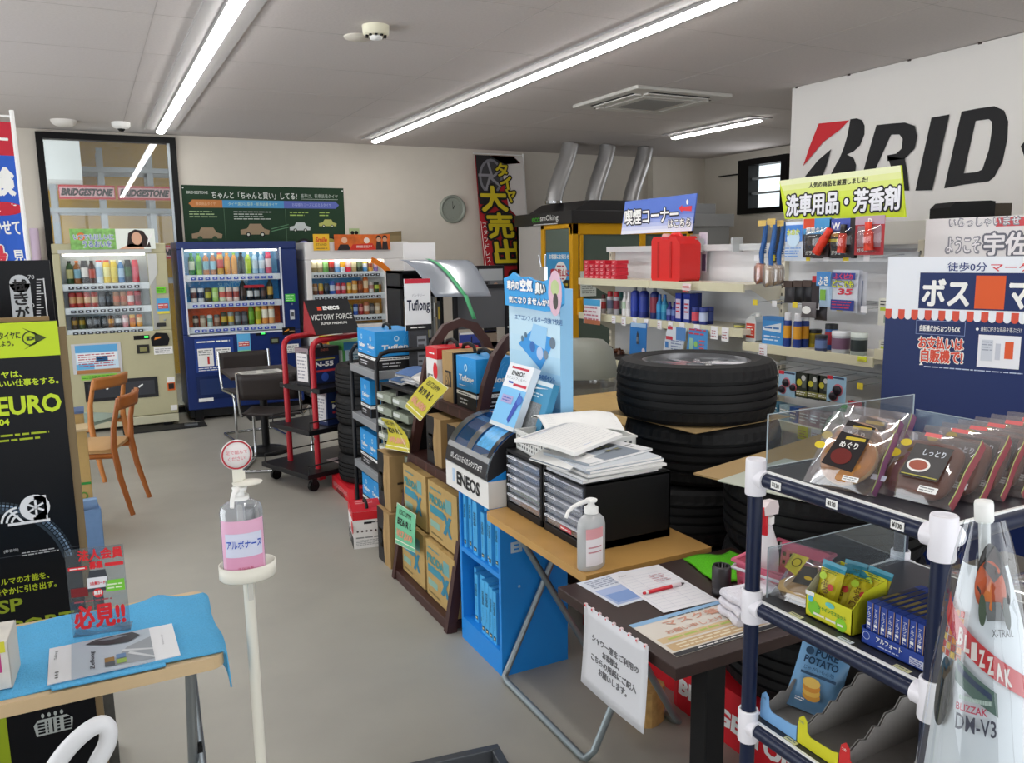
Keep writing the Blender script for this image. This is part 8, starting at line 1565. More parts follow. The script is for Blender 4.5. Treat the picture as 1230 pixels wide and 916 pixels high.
# --- third shelf: open cardboard trays
Z2 = ZT[1]+0.001
gry = M('#8d8985', 0.85, noise=0.05)
def tray(y, wy, c_, label, wall_h=0.105):
    t = thing('display_tray', label, 'display tray', (1.100, y, Z2), 0, 'open cardboard trays on the lower snack shelf')
    lip = M(c_, 0.45)
    b = MB(); b.box(0, 0, 0, 0.30, wy, 0.002, gry)
    # torn zigzag side walls rising to the back
    top = [(0.0, 0.022), (0.03, 0.028), (0.05, 0.040), (0.065, 0.036), (0.085, 0.056), (0.10, 0.052), (0.115, 0.072), (0.14, 0.074), (0.155, wall_h*.88), (0.18, wall_h*.86), (0.20, wall_h), (0.30, wall_h)]
    for yy in (0, wy-0.0015): b.prism([(0, 0), (0.30, 0)]+top[::-1], yy, yy+0.0015, gry, axis='y')
    b.box(0.298, 0, 0, 0.30, wy, wall_h, gry); b.build('tray_body', t)
    b = MB(); pts = [(0, 0), (wy, 0), (wy, 0.03), (wy-0.012, 0.026), (0.03, 0.024), (0.022, 0.03), (0.02, 0.05), (0.012, 0.058), (0.003, 0.05), (0.0, 0.03)]
    b.prism([(-a+wy, z) for a, z in pts][::-1], -0.002, 0, lip, axis='x'); p = Pl(b, (-0.002, wy, 0), (0, -1, 0), (0, 0, 1), 0.0005); p.text('つめ', 0.005, 0.042, 0.006, WHITE if c_ == '#d02a2c' else M('#4a6a8a'), wd=0.01); b.build('front_lip', t)
    return t
tray(1.010, 0.092, '#7fb2e4', 'open tray with a pale blue lip holding the potato snack bag')
tray(0.915, 0.092, '#d8d42a', 'open empty tray with a yellow lip on the lower snack shelf')
tray(0.820, 0.092, '#d02a2c', 'open empty tray with a red lip on the lower snack shelf')
t = thing('snack_bag', 'blue potato snack bag lying tilted in the pale blue tray', 'snack bag', (1.185, 1.062, Z2+0.004), 0, None); t.rotation_euler = (R(-34), R(6), R(-64))
sb_ = M('#6f9fc8', 0.3)
b = MB(); b.pouch(0.100, 0.155, 0.030, sb_, 12, 14, seed=77, wrinkle=0.0012); b.build('pouch', t)
b = MB(); p = Pl(b, (-0.05, -0.0178, 0), (1, 0, 0), (0, 0, 1), 0.0006); tk = M('#1c3a58', 0.4)
p.text('PURE', 0.036, 0.106, 0.015, tk, wd=0.044, bold=0.03); p.text('POTATO', 0.018, 0.088, 0.015, tk, wd=0.066, bold=0.03); p.text('じゃがいも心地', 0.022, 0.076, 0.0085, tk, wd=0.058); p.rect(0.018, 0.067, 0.086, 0.072, M('#2c4a66')); p.disc(0.024, 0.113, 0.008, M('#2c4a66'))
for k in range(4): p.disc(0.050-0.002*k, 0.030+k*0.008, 0.017, M(['#d89a3a', '#e4b450', '#d89038', '#e8c060'][k]), 2+k*.2, ry=0.010)
p.lines(0.022, 0.014, 0.04, 0.022, 2, WHITE, k=2); b.build('print', t)
b = MB(); b.box(0, 0, 0, 0.32, 0.30, 0.10, M('#8c8a88', 0.8)); b.box(0.01, 0.01, 0.1, 0.31, 0.29, 0.101, M('#a8a6a4', 0.8)); solo(b, 'carton', 'grey carton on the lowest shelf of the navy pipe rack', 'box', (1.13, 0.78, ZT[0]))
# low display behind the rack with bags and a white box
b = MB(); b.box(0, 0, 0.75, 0.62, 0.42, 0.78, M('#5a564e', 0.5)); b.box(0, 0, 0.72, 0.62, 0.02, 0.80, M('#8a8468', 0.5)); b.box(0, 0.0, 0.72, 0.02, 0.42, 0.80, M('#8a8468', 0.5))
for x in (0.02, 0.57):
    for y in (0.02, 0.37): b.box(x, y, 0, x+0.03, y+0.03, 0.75, M('#4a4640'))
solo(b, 'low_counter', 'low olive edged counter behind the navy pipe rack', 'counter', (1.66, 0.94, 0))
for i, (x, y, rz) in enumerate(((1.76, 1.22, 12), (1.84, 1.10, -6), (1.97, 1.03, 8))):
    t = thing('parts_bag', 'clear bag of dark parts with white tags behind the rack, %s' % ['left one', 'middle one', 'right one'][i], 'parts bag', (x, y, 0.782), R(rz-60), 'clear parts bags behind the rack')
    b = MB(); b.grid(lambda a, e: (0.11*(e-.5)*2*.9, 0.07*math.cos(a*6.283)*(1-abs(2*e-1)**3)**.5, 0.04+0.038*math.sin(a*6.283)*(1-abs(2*e-1)**3)**.5), 14, 10, M('#3c3a38', 0.5, noise=0.5, scale=25)); b.build('parts', t)
    b = MB(); b.grid(lambda a, e: (0.125*(e-.5)*2, (0.085+0.004*math.sin(e*31))*math.cos(a*6.283)*(1-abs(2*e-1)**4)**.5, 0.048+(0.047+0.003*math.sin(e*23+a*17))*math.sin(a*6.283)*(1-abs(2*e-1)**4)**.5), 16, 12, FILM); b.build('film', t)
    for k in range(2):
        b = MB(); b.cb(-0.045+k*0.085, -0.088, 0.03, 0.055, 0.002, 0.032, PAPER); p = Pl(b, (-0.072+k*0.085, -0.089, 0.014), (1, 0, 0), (0, 0, 1), 0.0005); p.rect(0.008, 0.006, 0.047, 0.026, M('#8a8680')); p.rect(0.011, 0.009, 0.044, 0.023, PAPER, 2); p.lines(0.014, 0.01, 0.042, 0.022, 2, M('#777777'), k=3); b.build('tag', t)
b = MB(); b.box(0, 0, 0, 0.20, 0.16, 0.16, M('#dcdad4', 0.5)); p = Pl(b, (0, 0.16, 0), (0, -1, 0), (0, 0, 1), 0.0006); p.rect(0.0, 0.10, 0.16, 0.115, M('#3a5a9a')); p.text('FINE', 0.02, 0.122, 0.018, M('#5a5a66'), wd=0.05, bold=0.02); p.lines(0.02, 0.02, 0.14, 0.09, 5, M('#9a9a9a')); p.rect(0.0, 0.0, 0.015, 0.16, RED, 2); q = Pl(b, (0, 0, 0), (1, 0, 0), (0, 0, 1), 0.0006); q.rect(0, 0.10, 0.2, 0.115, M('#3a5a9a')); q.text('FINE', 0.03, 0.122, 0.02, M('#5a5a66'), wd=0.07, bold=0.02); q.lines(0.02, 0.02, 0.18, 0.09, 5, M('#9a9a9a'))
solo(b, 'white_box', 'white printed box with a blue band at the right end of the low counter', 'box', (1.97, 0.80+0.15, 0.78), R(-12))

# ================================================================== HANGING TYRE LEAFLET, RIGHT FOREGROUND
q = Vector((0.823, 0.498, 0))
t = thing('leaflet_stand', 'white capped pole with a curved winter tyre leaflet in clear film', 'leaflet stand', (q.x+0.100, q.y-0.051, 0))
t.rotation_euler = Matrix.Rotation(R(-4.7), 3, Vector((q.x, q.y, 0)).normalized()).to_euler()
b = MB(); b.lathe([(0.006, 0), (0.006, 1.36)], M('#d6d6d8', 0.35), 14); b.lathe([(0.09, 0), (0.09, 0.012), (0.02, 0.02), (0, 0.02)], WHITE, 28); b.build('pole', t)
b = MB(); b.lathe([(0.0088, 1.350), (0.0098, 1.352), (0.0098, 1.370), (0.009, 1.374), (0, 1.374)], WHITE, 20); b.build('cap', t)
# half cone of film: angle measured from the direction towards the viewer
vd = math.atan2(-q.y, -q.x)
def cone(a, z, lift=0.0):      # a in -1..1 round the cone, z height
    k = max(0.0, 1.352-z)/0.30; r = 0.012+0.060*k**0.8+lift; th = vd + a*1.35
    return (r*math.cos(th)*1.0, r*math.sin(th), z)
b = MB(); b.grid(lambda a, e: cone(-(2*a-1), 1.02+0.335*e, 0.006+0.003*abs(math.sin(a*14+e*8))*(e*e)), 24, 20, CLEAR); b.build('clear_film', t)
b = MB(); b.grid(lambda a, e: cone(-(2*a-1)*.98, 1.02+0.285*e, -0.003), 24, 16, M('#dcdfe6', 0.4)); b.build('leaflet', t)
class Cn(Pl):
    # x: -1..1 across, y: height
    def P(s, x, y, k): return cone(x, y, 0.0006+0.0007*k)
b = MB(); p = Cn(b, (0, 0, 0), (1, 0, 0), (0, 1, 0))
def ell(cx, cy, rx, ry, m, k, n=22): p.poly([(cx+rx*math.cos(2*math.pi*i/n), cy+ry*math.sin(2*math.pi*i/n)) for i in range(n)], m, k)
ell(0.22, 1.292, .42, .040, M('#241c1e', 0.35), 1); ell(0.14, 1.286, .36, .028, M('#c2501e', 0.35), 2); p.poly([(-.03, 1.308), (.32, 1.328), (.48, 1.301), (.22, 1.291)], M('#3a2622', 0.3), 3); p.poly([(-.08, 1.271), (.17, 1.296), (.14, 1.261)], M('#d8763a', 0.3), 3); ell(-.04, 1.262, .07, .017, M('#4a5a4a', 0.3), 4); ell(.42, 1.259, .07, .017, M('#3a423c', 0.3), 4); p.poly([(.02, 1.271), (.32, 1.271), (.36, 1.251), (.04, 1.251)], M('#5a5a5c', 0.3), 3.5)
p.text('X-TRAIL', 0.12, 1.234, 0.008, M('#3a3a44'), wd=.38, k=2, shear=0)
for k in range(7): 
    for j in range(4): p.poly([(-.85+j*.12, 1.20+k*.008), (-.75+j*.12, 1.20+k*.008), (-.75+j*.12, 1.207+k*.008), (-.85+j*.12, 1.207+k*.008)], M(['#d8862a', '#c83a2a', '#e0b84a', '#b04a2a'][(k+j) % 4], 0.4), 1)
rb = M('#c6242e', 0.4)
for i in range(16):
    x0, x1 = -.95+i*.12, -.95+(i+1)*.12; f = lambda x: 1.212-0.05*x
    p.poly([(x0, f(x0)-.016), (x1, f(x1)-.016), (x1, f(x1)+.010), (x0, f(x0)+.010)], rb, 2)
for i, ch in enumerate('BLIZZAK'): x = -.46+i*.122; p.text(ch, x, 1.212-0.05*x-.016, 0.019, M('#e8dcd8'), wd=.095, bold=0.05, k=3)
[p.poly([(-.45+i*.1, 1.205-i*.005), (-.35+i*.1, 1.2-i*.005), (-.35+i*.1, 1.175-i*.005), (-.45+i*.1, 1.18-i*.005)], M('#4f6a62', 0.4), 2) for i in range(6)]; [p.poly([(-.42+i*.1, 1.199-i*.005), (-.32+i*.1, 1.194-i*.005), (-.32+i*.1, 1.187-i*.005), (-.42+i*.1, 1.192-i*.005)], M('#2a3c5c'), 3) for i in range(5)]; p.lines(-.35, 1.158, .1, 1.170, 1, M('#b8c8c0'), k=3)
p.text('DM-V3', -.38, 1.128, 0.018, M('#3a3c50'), wd=.5, bold=0.012, k=2); p.text('BLIZZAK', -.38, 1.150, 0.008, M('#c03a5a'), wd=.4, bold=0.02, k=4)
ell(-.66, 1.16, .16, .04, M('#1e2024', 0.4), 2); ell(.62, 1.04, .16, .03, M('#1e2024', 0.4), 2); p.lines(-.7, 1.028, .0, 1.036, 2, M('#c05a6a'), k=2)
b.build('print', t)

# ================================================================== LEFT FOREGROUND
# blue towelled folding table
LZ = 0.72
t = thing('trestle_table', 'folding table with a pale wooden edge and grey tube legs at the left', 'table', (0.215, 1.93, 0))
b = MB(); edge = arc(-0.035, 0.035, 0.035, -90, 0, 5)+arc(-0.035, 0.40, 0.035, 0, 90, 5); b.prism([(-1.25, 0)]+edge+[(-1.25, 0.435)], LZ-0.03, LZ, M('#cdb38c', 0.45, noise=0.06, scale=8)); b.build('tabletop', t)
for ya, yb, xa in ((0.05, 0.38, -0.075), (0.38, 0.05, -0.055)):
    b = MB(); b.tube([(xa, ya, LZ-0.03), (xa, ya+(yb-ya)*.94, 0.05), (xa-0.005, yb, 0.015), (xa-0.05, yb, 0.0125), (xa-0.9, yb, 0.0125), (xa-0.945, yb, 0.015), (xa-0.95, ya+(yb-ya)*.94, 0.05), (xa-0.95, ya, LZ-0.03)], 0.0125, M('#83898d', 0.35, 0.6), 10); b.build('leg_frame', t)
b = MB(); b.cb(-0.065, 0.21, 0.38, 0.03, 0.02, 0.02, BLACK); b.build('hinge', t)
tw_b = M('#5aaede', 0.95, noise=0.10, scale=220, bump=0.5)
def towel(a, e):
    # a along the table from left to the right end, then draped over it; e from front to back
    L = 1.30; s = a*L; x = -1.20+s; z = LZ+0.004; y = 0.012+0.02*(1-a)+e*(0.436-0.02*(1-a))
    if x > 0.004: z -= (x-0.004); x = 0.004+0.006*(x-0.004)/0.1+0.004*math.sin(e*9)
    z += 0.0025*math.sin(a*40+e*7)*(0.5+e)+0.002*math.sin(e*23+a*9)
    if 0.90 < a < 1 and e > 0.9: z += 0.0
    if e > 0.93: z += -0.03*(e-0.93)/0.07
    h = math.exp(-((a-0.835)/0.02)**2); z += 0.012*h*max(0, e-0.3)*0.7; y += 0.015*h*e
    return (x, y, z)
b = MB(); b.grid(towel, 90, 22, tw_b)
b.grid(lambda u, v: (-0.36+u*0.23, 0.004-0.004*u+v*0.016, LZ+0.005+0.004*math.sin(v*3.1)), 10, 4, tw_b)
solo(b, 'towel', 'sky blue towel spread over the table and hanging off its right end', 'towel', (0.215, 1.93, 0), 0, solid=0.004)
# tyre brochure
b = MB(); A, B_, D_ = FL(57, 823, LZ+.009), FL(217, 787, LZ+.009), FL(53, 781, LZ+.009); u = (B_-A); W_ = u.length; u.normalize(); v = Vector((-u.y, u.x, 0)); H_ = (D_-A).dot(v)
vs = [Vector((0,0,0)), u*W_, u*W_+v*H_, v*H_]; b.add([tuple(x) for x in vs]+[(x.x, x.y, .002) for x in vs], [(0,3,2,1),(4,5,6,7),(0,1,5,4),(1,2,6,5),(2,3,7,6),(3,0,4,7)], M('#d9dadd', 0.35)); p = Pl(b, (0, 0, .002), u, v, .0006)
p.rect(W_*.17, 0, W_*.80, H_, M('#a9b4bf')); p.poly([(W_*.45, H_*.1), (W_*.80, H_*.05), (W_*.80, H_*.72), (W_*.6, H_*.55)], M('#8d9399'), 2); p.poly([(W_*.55, H_*.45), (W_*.80, H_*.32), (W_*.80, H_*.36), (W_*.57, H_*.5)], M('#c0c4c8'), 3); p.poly([(W_*.6, H_*.35), (W_*.80, H_*.08), (W_*.80, H_*.13), (W_*.62, H_*.4)], M('#c0c4c8'), 3)
p.poly([(W_*.28, H_*.86), (W_*.45, H_*.72), (W_*.62, H_*.68), (W_*.72, H_*.82), (W_*.66, H_*.96), (W_*.36, H_*.95)], M('#33363b'), 4); p.poly([(W_*.34, H_*.9), (W_*.5, H_*.84), (W_*.62, H_*.88), (W_*.55, H_*.93)], M('#7a828a'), 5)
for i, q_ in enumerate(((.42, .22, '#8a6a3a'), (.42, .10, '#4a5258'), (.51, .26, '#5a7aa0'), (.51, .12, '#8aa84a'))): p.rect(W_*q_[0], H_*q_[1], W_*(q_[0]+.075), H_*(q_[1]+.12), M(q_[2]), 4)
p.text('Zeflong', W_*.355, H_*.12, W_*.045, M('#2a2e34'), wd=H_*.50, k=4, rot=R(90), bold=0.01); p.text('Tuflong', W_*.07, H_*.62, W_*.03, M('#4a4e54'), wd=H_*.25, k=2, rot=R(90)); p.lines(W_*.05, H_*.08, W_*.08, H_*.3, 3, M('#777777'), k=2); p.text('battery', W_*.90, H_*.4, W_*.02, M('#9a9aa0'), wd=H_*.3, k=2, rot=R(90))
solo(b, 'brochure', 'silver car brochure lying on the blue towel', 'brochure', tuple(A))
# clear table sign
O = FL(88, 766, LZ+.008); E_ = FL(157, 756, LZ+.008); ang = math.atan2(E_.y-O.y, E_.x-O.x)
t = thing('table_sign', 'clear acrylic table sign with red lettering standing on the blue towel', 'sign', tuple(O), ang)
b = MB(); W_ = (E_-O).length; H_ = 0.225; b.box(0, 0, 0, W_, 0.0025, H_, ACRYL); b.box(0, 0, 0, W_, 0.05, 0.002, ACRYL); b.build('sheet', t)
b = MB(); p = PB(b, (0, 0, 0), (1, 0, 0), (0, 0, 1), 0.0005).base(tuple(O), ang); rd = M('#d8252e', 0.4)
p.text('法人会員', W_*.22, H_*.86, H_*.12, rd, wd=W_*.76, bold=0.035); p.text('募集', W_*.40, H_*.76, H_*.08, rd, wd=W_*.22, bold=0.05); p.rect(W_*.03, H_*.76, W_*.36, H_*.80, rd); p.rect(W_*.66, H_*.77, W_*.98, H_*.81, rd); p.lines(W_*.06, H_*.765, W_*.33, H_*.795, 1, WHITE, k=2); p.text('必見!!', W_*.06, H_*.09, H_*.26, rd, wd=W_*.86, bold=0.035); p.lines(W_*.08, H_*.38, W_*.75, H_*.42, 1, M('#a04a54'))
p.poly([(W_*.30, H_*.5), (W_*.72, H_*.5), (W_*.66, H_*.74), (W_*.38, H_*.74)], M('#3c3f46')); p.rect(W_*.33, H_*.54, W_*.68, H_*.66, M('#e2e2e6'), 2); p.text('S会員カード', W_*.38, H_*.575, H_*.04, rd, wd=W_*.26, bold=0.03, k=3); p.rect(W_*.04, H_*.46, W_*.33, H_*.56, M('#7a1a1e'), 2); p.rect(W_*.64, H_*.48, W_*.97, H_*.61, M('#78c83a'), 2); p.lines(W_*.67, H_*.5, W_*.94, H_*.58, 2, M('#e0f0c8'), k=3); p.disc(W_*.50, H_*.48, W_*.09, rd, 3, ry=W_*.09); p.text('無料', W_*.43, H_*.46, H_*.05, WHITE, wd=W_*.14, k=4, bold=0.03)
b.build('print', t)
# tissue box at the left edge
b = MB(); b.box(-0.18, 0, 0, 0, 0.115, 0.11, M('#d8d4cc', 0.5, noise=0.1)); p = Pl(b, (-0.18, 0, 0), (1, 0, 0), (0, 0, 1), 0.0006); p.rect(0.0, 0.04, 0.165, 0.11, M('#b83a7a')); p.rect(0.0, 0.085, 0.175, 0.11, M('#d0cc3a'), 2); q = Pl(b, (0, 0, 0), (0, 1, 0), (0, 0, 1), 0.0006); q.rect(0, 0, 0.115, 0.11, M('#cfc8ba'))
A = FL(15, 826, LZ+.008); solo(b, 'tissue_box', 'tissue box with yellow and magenta front at the left edge of the blue towel', 'tissue box', tuple(A), R(-4), bevel=0.003)
# white bent tube
t = thing('tube_stand', 'white bent tube stand in front of the blue towelled table', 'stand', (-0.07, 1.69, 0))
b = MB(); P_ = lambda px, py: Vector((AY(px, py, 1.69).x+0.07, 0, AY(px, py, 1.69).z))
top = [P_(68, 916), P_(82, 898), P_(97, 883), P_(112, 872), P_(124, 868), P_(131, 876), P_(130, 890), P_(124, 903), P_(116, 916)]
pts = [(top[0].x-0.10, 0, 0.02), (top[0].x-0.10, 0, 0.35)]+[(top[0].x-0.06, 0, top[0].z-0.09)]+[tuple(x) for x in top]+[(top[-1].x-0.05, 0, top[-1].z-0.12), (top[-1].x-0.07, 0, 0.35), (top[-1].x-0.07, 0, 0.02)]
pts2 = []
for i in range(len(pts)-1):
    for k in range(4): pts2.append(tuple(Vector(pts[i]).lerp(Vector(pts[i+1]), k/4)))
pts2.append(pts[-1])
for _ in range(3): pts2 = [pts2[0]]+[tuple((Vector(pts2[i-1])+Vector(pts2[i])*2+Vector(pts2[i+1]))/4) for i in range(1, len(pts2)-1)]+[pts2[-1]]
b.tube(pts2, 0.017, M('#dcdde0', 0.35), 14); b.build('tube', t)
b = MB(); b.box(-0.26, -0.12, 0, 0.02, 0.12, 0.02, M('#c8c9cc', 0.4)); b.build('base', t, bevel=0.004)

# hand sanitiser stand
SXY = (0.292, 2.02)
t = thing('sanitizer_stand', 'slim white foot pump sanitizer stand with a round red rimmed sign', 'sanitizer stand', (SXY[0], SXY[1], 0))
wp = M('#e6e3d6', 0.4)
b = MB(); b.lathe([(0.0135, 0), (0.0135, 0.875)], wp, 18); b.cb(0, -0.02, 0.845, 0.012, 0.012, 0.06, M('#cfcdc4')); b.build('pole', t)
b = MB(); b.box(-0.11, -0.14, 0, 0.11, 0.12, 0.012, wp); b.box(-0.05, -0.2, 0.012, 0.05, -0.10, 0.03, wp); b.build('foot_pedal_base', t, bevel=0.003)
b = MB(); b.lathe([(0.0, 0.868), (0.064, 0.868), (0.068, 0.872), (0.068, 0.905), (0.065, 0.905), (0.065, 0.875), (0.0, 0.875)], wp, 36, sy=0.8, at=(0.0, 0, 0)); b.build('tray_ring', t)
b = MB(); b.box(-0.012, 0.02, 0.87, 0.012, 0.028, 1.13, wp); b.lathe([(0, 1.108), (0.034, 1.105), (0.036, 1.109), (0, 1.112)], wp, 24, at=(0.012, -0.006, 0), sy=0.8); b.cb(0.016, 0.01, 1.02, 0.022, 0.02, 0.05, BLACK); b.build('press_arm', t)
b = MB(); rot = Matrix.Translation((-0.008, 0.0, 1.178)) @ Matrix.Rotation(R(90), 4, 'X'); b.X = rot; b.lathe([(0, 0), (0.037, 0), (0.037, 0.004), (0, 0.004)], M('#e9e3e2', 0.4), 32); b.X = None; p = Pl(b, (-0.008, -0.0045, 1.178), (1, 0, 0), (0, 0, 1), 0.0006); p.ring(0, 0, 0.0315, 0.0355, M('#b02a36')); p.text('足で踏んで', -0.025, 0.002, 0.010, M('#d86a78'), wd=0.05); p.text('ください!', -0.021, -0.014, 0.010, M('#d86a78'), wd=0.042); b.box(-0.02, 0, 1.095, 0.004, 0.004, 1.15, wp); b.build('round_sign', t)
def lab2(b, r, h, o):
    cyl_label(b, r, o, 195, 340, h*.06, h*.66, M('#e8b4d0', 0.35)); cyl_label(b, r, o, 215, 325, h*.10, h*.52, M('#d8dcf0', 0.35), 2); cyl_label(b, r, o, 215, 325, h*.10, h*.26, M('#e0a0c0', 0.35), 3)
    class Cy(Pl):
        def P(s, x, y, k): a = R(x); return ((r+.0006*(k+3))*math.cos(a), (r+.0006*(k+3))*o*math.sin(a), y)
    p = Cy(b, (0,0,0), (1,0,0), (0,1,0)); p.text('アルボナース', 222, h*.36, h*.085, M('#2450c0'), wd=96, bold=0.03, k=2); p.text('手指消毒', 250, h*.12, h*.03, M('#c04a6a'), wd=40, k=2)
bt = glass_mat('bottle_clear', '#eef2f6', 0.15, 0.1, 0.22, '#dfe4ea')
pump('clear pump bottle with a pink label and blue lettering on the white stand', (SXY[0]-0.008, SXY[1]-0.012, 0.876), 0.050, 0.226, (M('#e8c4dc', 0.3), 0.5), lab2, R(-4), bt, 0.66, noz=66, nl=0.55, s=.12)

# tall tyre standee
YS = 2.70
OX = AY(-60, 600, YS).x
t = thing('tyre_standee', 'tall black tyre standee with a lime yellow header behind the blue table', 'standee', (OX, YS, 0))
RX = AY(68, 385, YS).x-OX; ZTOP = AY(68, 385, YS).z; kb = M('#0e0f13', 0.3, spec=0.15); lime = M('#c3dc14', 0.45)
b = MB(); b.box(0, 0, 0.0, RX, 0.03, ZTOP, kb); b.box(RX-0.004, 0.002, 0, RX+0.02, 0.05, ZTOP-0.02, M('#7d6a4c', 0.8)); b.box(0.02, 0.03, 0, RX-0.02, 0.05, ZTOP+0.012, M('#9a8058', 0.8)); b.build('panel', t)
b = MB(); p = PB(b, (0, 0, 0), (1, 0, 0), (0, 0, 1), 0.001).base((OX, YS, 0)); p.mid = 1; zl = p.at(70, 426)[1]
p.rect(0, zl, RX+0.001, ZTOP, lime); p.rect(0, 0, p.at(12, 900)[0], p.at(10, 845)[1]-0.02, M('#8ca010'))
p.ptext('このタイヤに', (-14, 407), (24, 399), INK, bold=0.02); p.ptext('替えよう。', (-12, 416), (16, 409), INK, bold=0.02)
a = p.at(38, 406); s_ = 0.0275
p.ring(a[0]-0.003, a[1], s_*.62, s_*.75, M('#3c4a14'), 2); p.poly([(a[0]-s_*.95+.004, a[1]+s_*1.15), (a[0]+s_*1.35, a[1]), (a[0]+s_*.3, a[1]+s_*.35)], M('#3c4a14'), 2); p.poly([(a[0]-s_*.95+.004, a[1]-s_*1.15), (a[0]+s_*.3, a[1]-s_*.35), (a[0]+s_*1.35, a[1])], M('#3c4a14'), 2); p.poly([(a[0]+s_*.3, a[1]+s_*.35), (a[0]+s_*.3, a[1]-s_*.35), (a[0]+s_*1.35, a[1])], M('#3c4a14'), 2.5); p.text('D', a[0]-s_*.45, a[1]-s_*.22, s_*.45, M('#3c4a14'), wd=s_*.75, bold=0.09, k=3)
li = M('#c6dc1c', 0.4)
p.ptext('タイヤは、', (-20, 454), (26, 446), li, bold=0.03); p.ptext('いちばん、いい仕事をする。', (-52, 464.5), (70, 456), li, bold=0.03)
p.ptext('EURO', (-3, 497), (73, 474), li, bold=0.035); p.ptext('04', (-1, 511), (11, 503), li, bold=0.04); p.lines(p.at(-30, 525)[0], p.at(18, 531)[1], p.at(66, 525)[0], p.at(18, 519)[1], 2, M('#a8b81c'), seed=8)
# tyre picture: a shoulder of tread printed in blue greys
tg = [M('#26303a', 0.3), M('#4a5a6c', 0.3), M('#7a90a8', 0.3)]
c0 = p.at(-4, 700); r0 = p.at(97, 700)[0]-c0[0]
for i, (f0, f1, m_) in enumerate(((.84, .875, tg[0]), (.885, .92, tg[1]), (.93, .955, tg[2]), (.965, .985, tg[0]))):
    for k in range(24):
        a0, a1 = R(12+k*3), R(12+(k+1)*3-0.8*(i > 0)); pts = [(c0[0]+r0*f*math.cos(x), c0[1]+r0*1.15*f*math.sin(x)) for f, x in ((f0, a0), (f1, a0), (f1, a1), (f0, a1))]
        if all(0 <= q_[0] <= RX for q_ in pts): p.poly(pts, m_, 1+i*.3)
# quiet tyre icon
a = p.at(42, 609); wi = M('#e4e4e6', 0.4); u_ = p.at(62, 632)[0]-p.at(42, 632)[0]
p.disc(a[0], a[1], u_*.92, wi, 2.4, ry=u_*.92); p.rect(a[0], a[1]-u_*.92, a[0]+u_*.72, a[1]+u_*.8, wi, 2.4); p.rect(a[0]-u_*.15, a[1]-u_*1.0, a[0]+u_*.62, a[1]-u_*.7, wi, 2.4); p.disc(a[0]+u_*.06, a[1], u_*.52, kb, 3)
p.disc(a[0]+u_*.06, a[1], u_*.15, wi, 4)
for k in range(6): c_, q_ = math.cos(R(60*k+30)), math.sin(R(60*k+30)); p.poly([(a[0]+u_*.06+c_*u_*.1-q_*u_*.07, a[1]+q_*u_*.1+c_*u_*.07), (a[0]+u_*.06+c_*u_*.54-q_*u_*.07, a[1]+q_*u_*.54+c_*u_*.07), (a[0]+u_*.06+c_*u_*.54+q_*u_*.07, a[1]+q_*u_*.54-c_*u_*.07), (a[0]+u_*.06+c_*u_*.1+q_*u_*.07, a[1]+q_*u_*.1-c_*u_*.07)], wi, 4)
q0, q1 = p.at(10, 632), p.at(61, 630); p.rect(q0[0], q0[1], q1[0], q0[1]+0.008, wi, 2); cx, cz = p.at(24, 627)
for r_ in (.5, .8, 1.1): p.ring(cx+0.0, cz, u_*(r_-.1), u_*(r_+.04), wi, 2, 8, 95, 175)
p.poly([p.at(9, 613), p.at(11, 611.5), p.at(30, 626), p.at(28, 628)], wi, 3)
p.ptext('[静音性]', (5, 663), (22, 659), M('#b8b8ba')); p.lines(p.at(26, 662)[0], p.at(49, 665)[1], p.at(72, 662)[0], p.at(49, 659)[1], 2, M('#b8b8ba'), seed=9); p.rect(0, p.at(10, 669)[1], RX, p.at(10, 668)[1], M('#2c2e34'))
p.ptext('クルマの才能を、', (-8, 699), (59, 691), M('#b4c41e'), bold=0.02); p.ptext('軽やかに引き出す。', (-8, 710.5), (68, 702), M('#b4c41e'), bold=0.02); p.ptext('SP', (-2, 735), (27, 719), M('#8a9a1a'), bold=0.03); p.ptext('SPORT', (-2, 756), (90, 740), M('#8a9a1a'), bold=0.03)
# wet grip icon
q0, q1 = p.at(42, 885), p.at(87, 855); W2, H2 = q1[0]-q0[0], q1[1]-q0[1]; X0, Z0_ = q0
p.poly([(X0+W2*.05, Z0_), (X0+W2*.95, Z0_), (X0+W2, Z0_+H2*.7), (X0+W2*.85, Z0_+H2), (X0+W2*.12, Z0_+H2), (X0, Z0_+H2*.7)], M('#a8aeac'), 2)
for i in range(4): p.rect(X0+W2*.10, Z0_+H2*(.12+i*.2), X0+W2*.28, Z0_+H2*(.24+i*.2), kb, 3); p.rect(X0+W2*.76, Z0_+H2*(.10+i*.2), X0+W2*.94, Z0_+H2*(.25+i*.2), kb, 3); p.rect(X0+W2*.58, Z0_+H2*(.1+i*.22), X0+W2*.66, Z0_+H2*(.24+i*.22), kb, 3); p.rect(X0+W2*.34, Z0_+H2*(.1+i*.2), X0+W2*.37, Z0_+H2*(.26+i*.2), kb, 3)
p.rect(X0+W2*.46, Z0_+H2*.08, X0+W2*.5, Z0_+H2*.95, kb, 3)
for i in range(4): p.disc(X0+W2*(.25+i*.16), Z0_+H2*1.22, W2*.04, M('#a8aeac'), 2, ry=W2*.07)
b.build('print', t)
b = MB(); b.box(RX+0.005, 0.02, 0, RX+0.05, 0.22, 0.02, M('#4a4a48', 0.5)); b.box(RX+0.02, 0.06, 0.02, RX+0.05, 0.09, 0.62, M('#4f4e4a', 0.5, noise=0.3)); b.box(RX-0.02, 0.05, 0.4, RX+0.06, 0.11, 0.46, BLACK); b.build('back_stand', t)
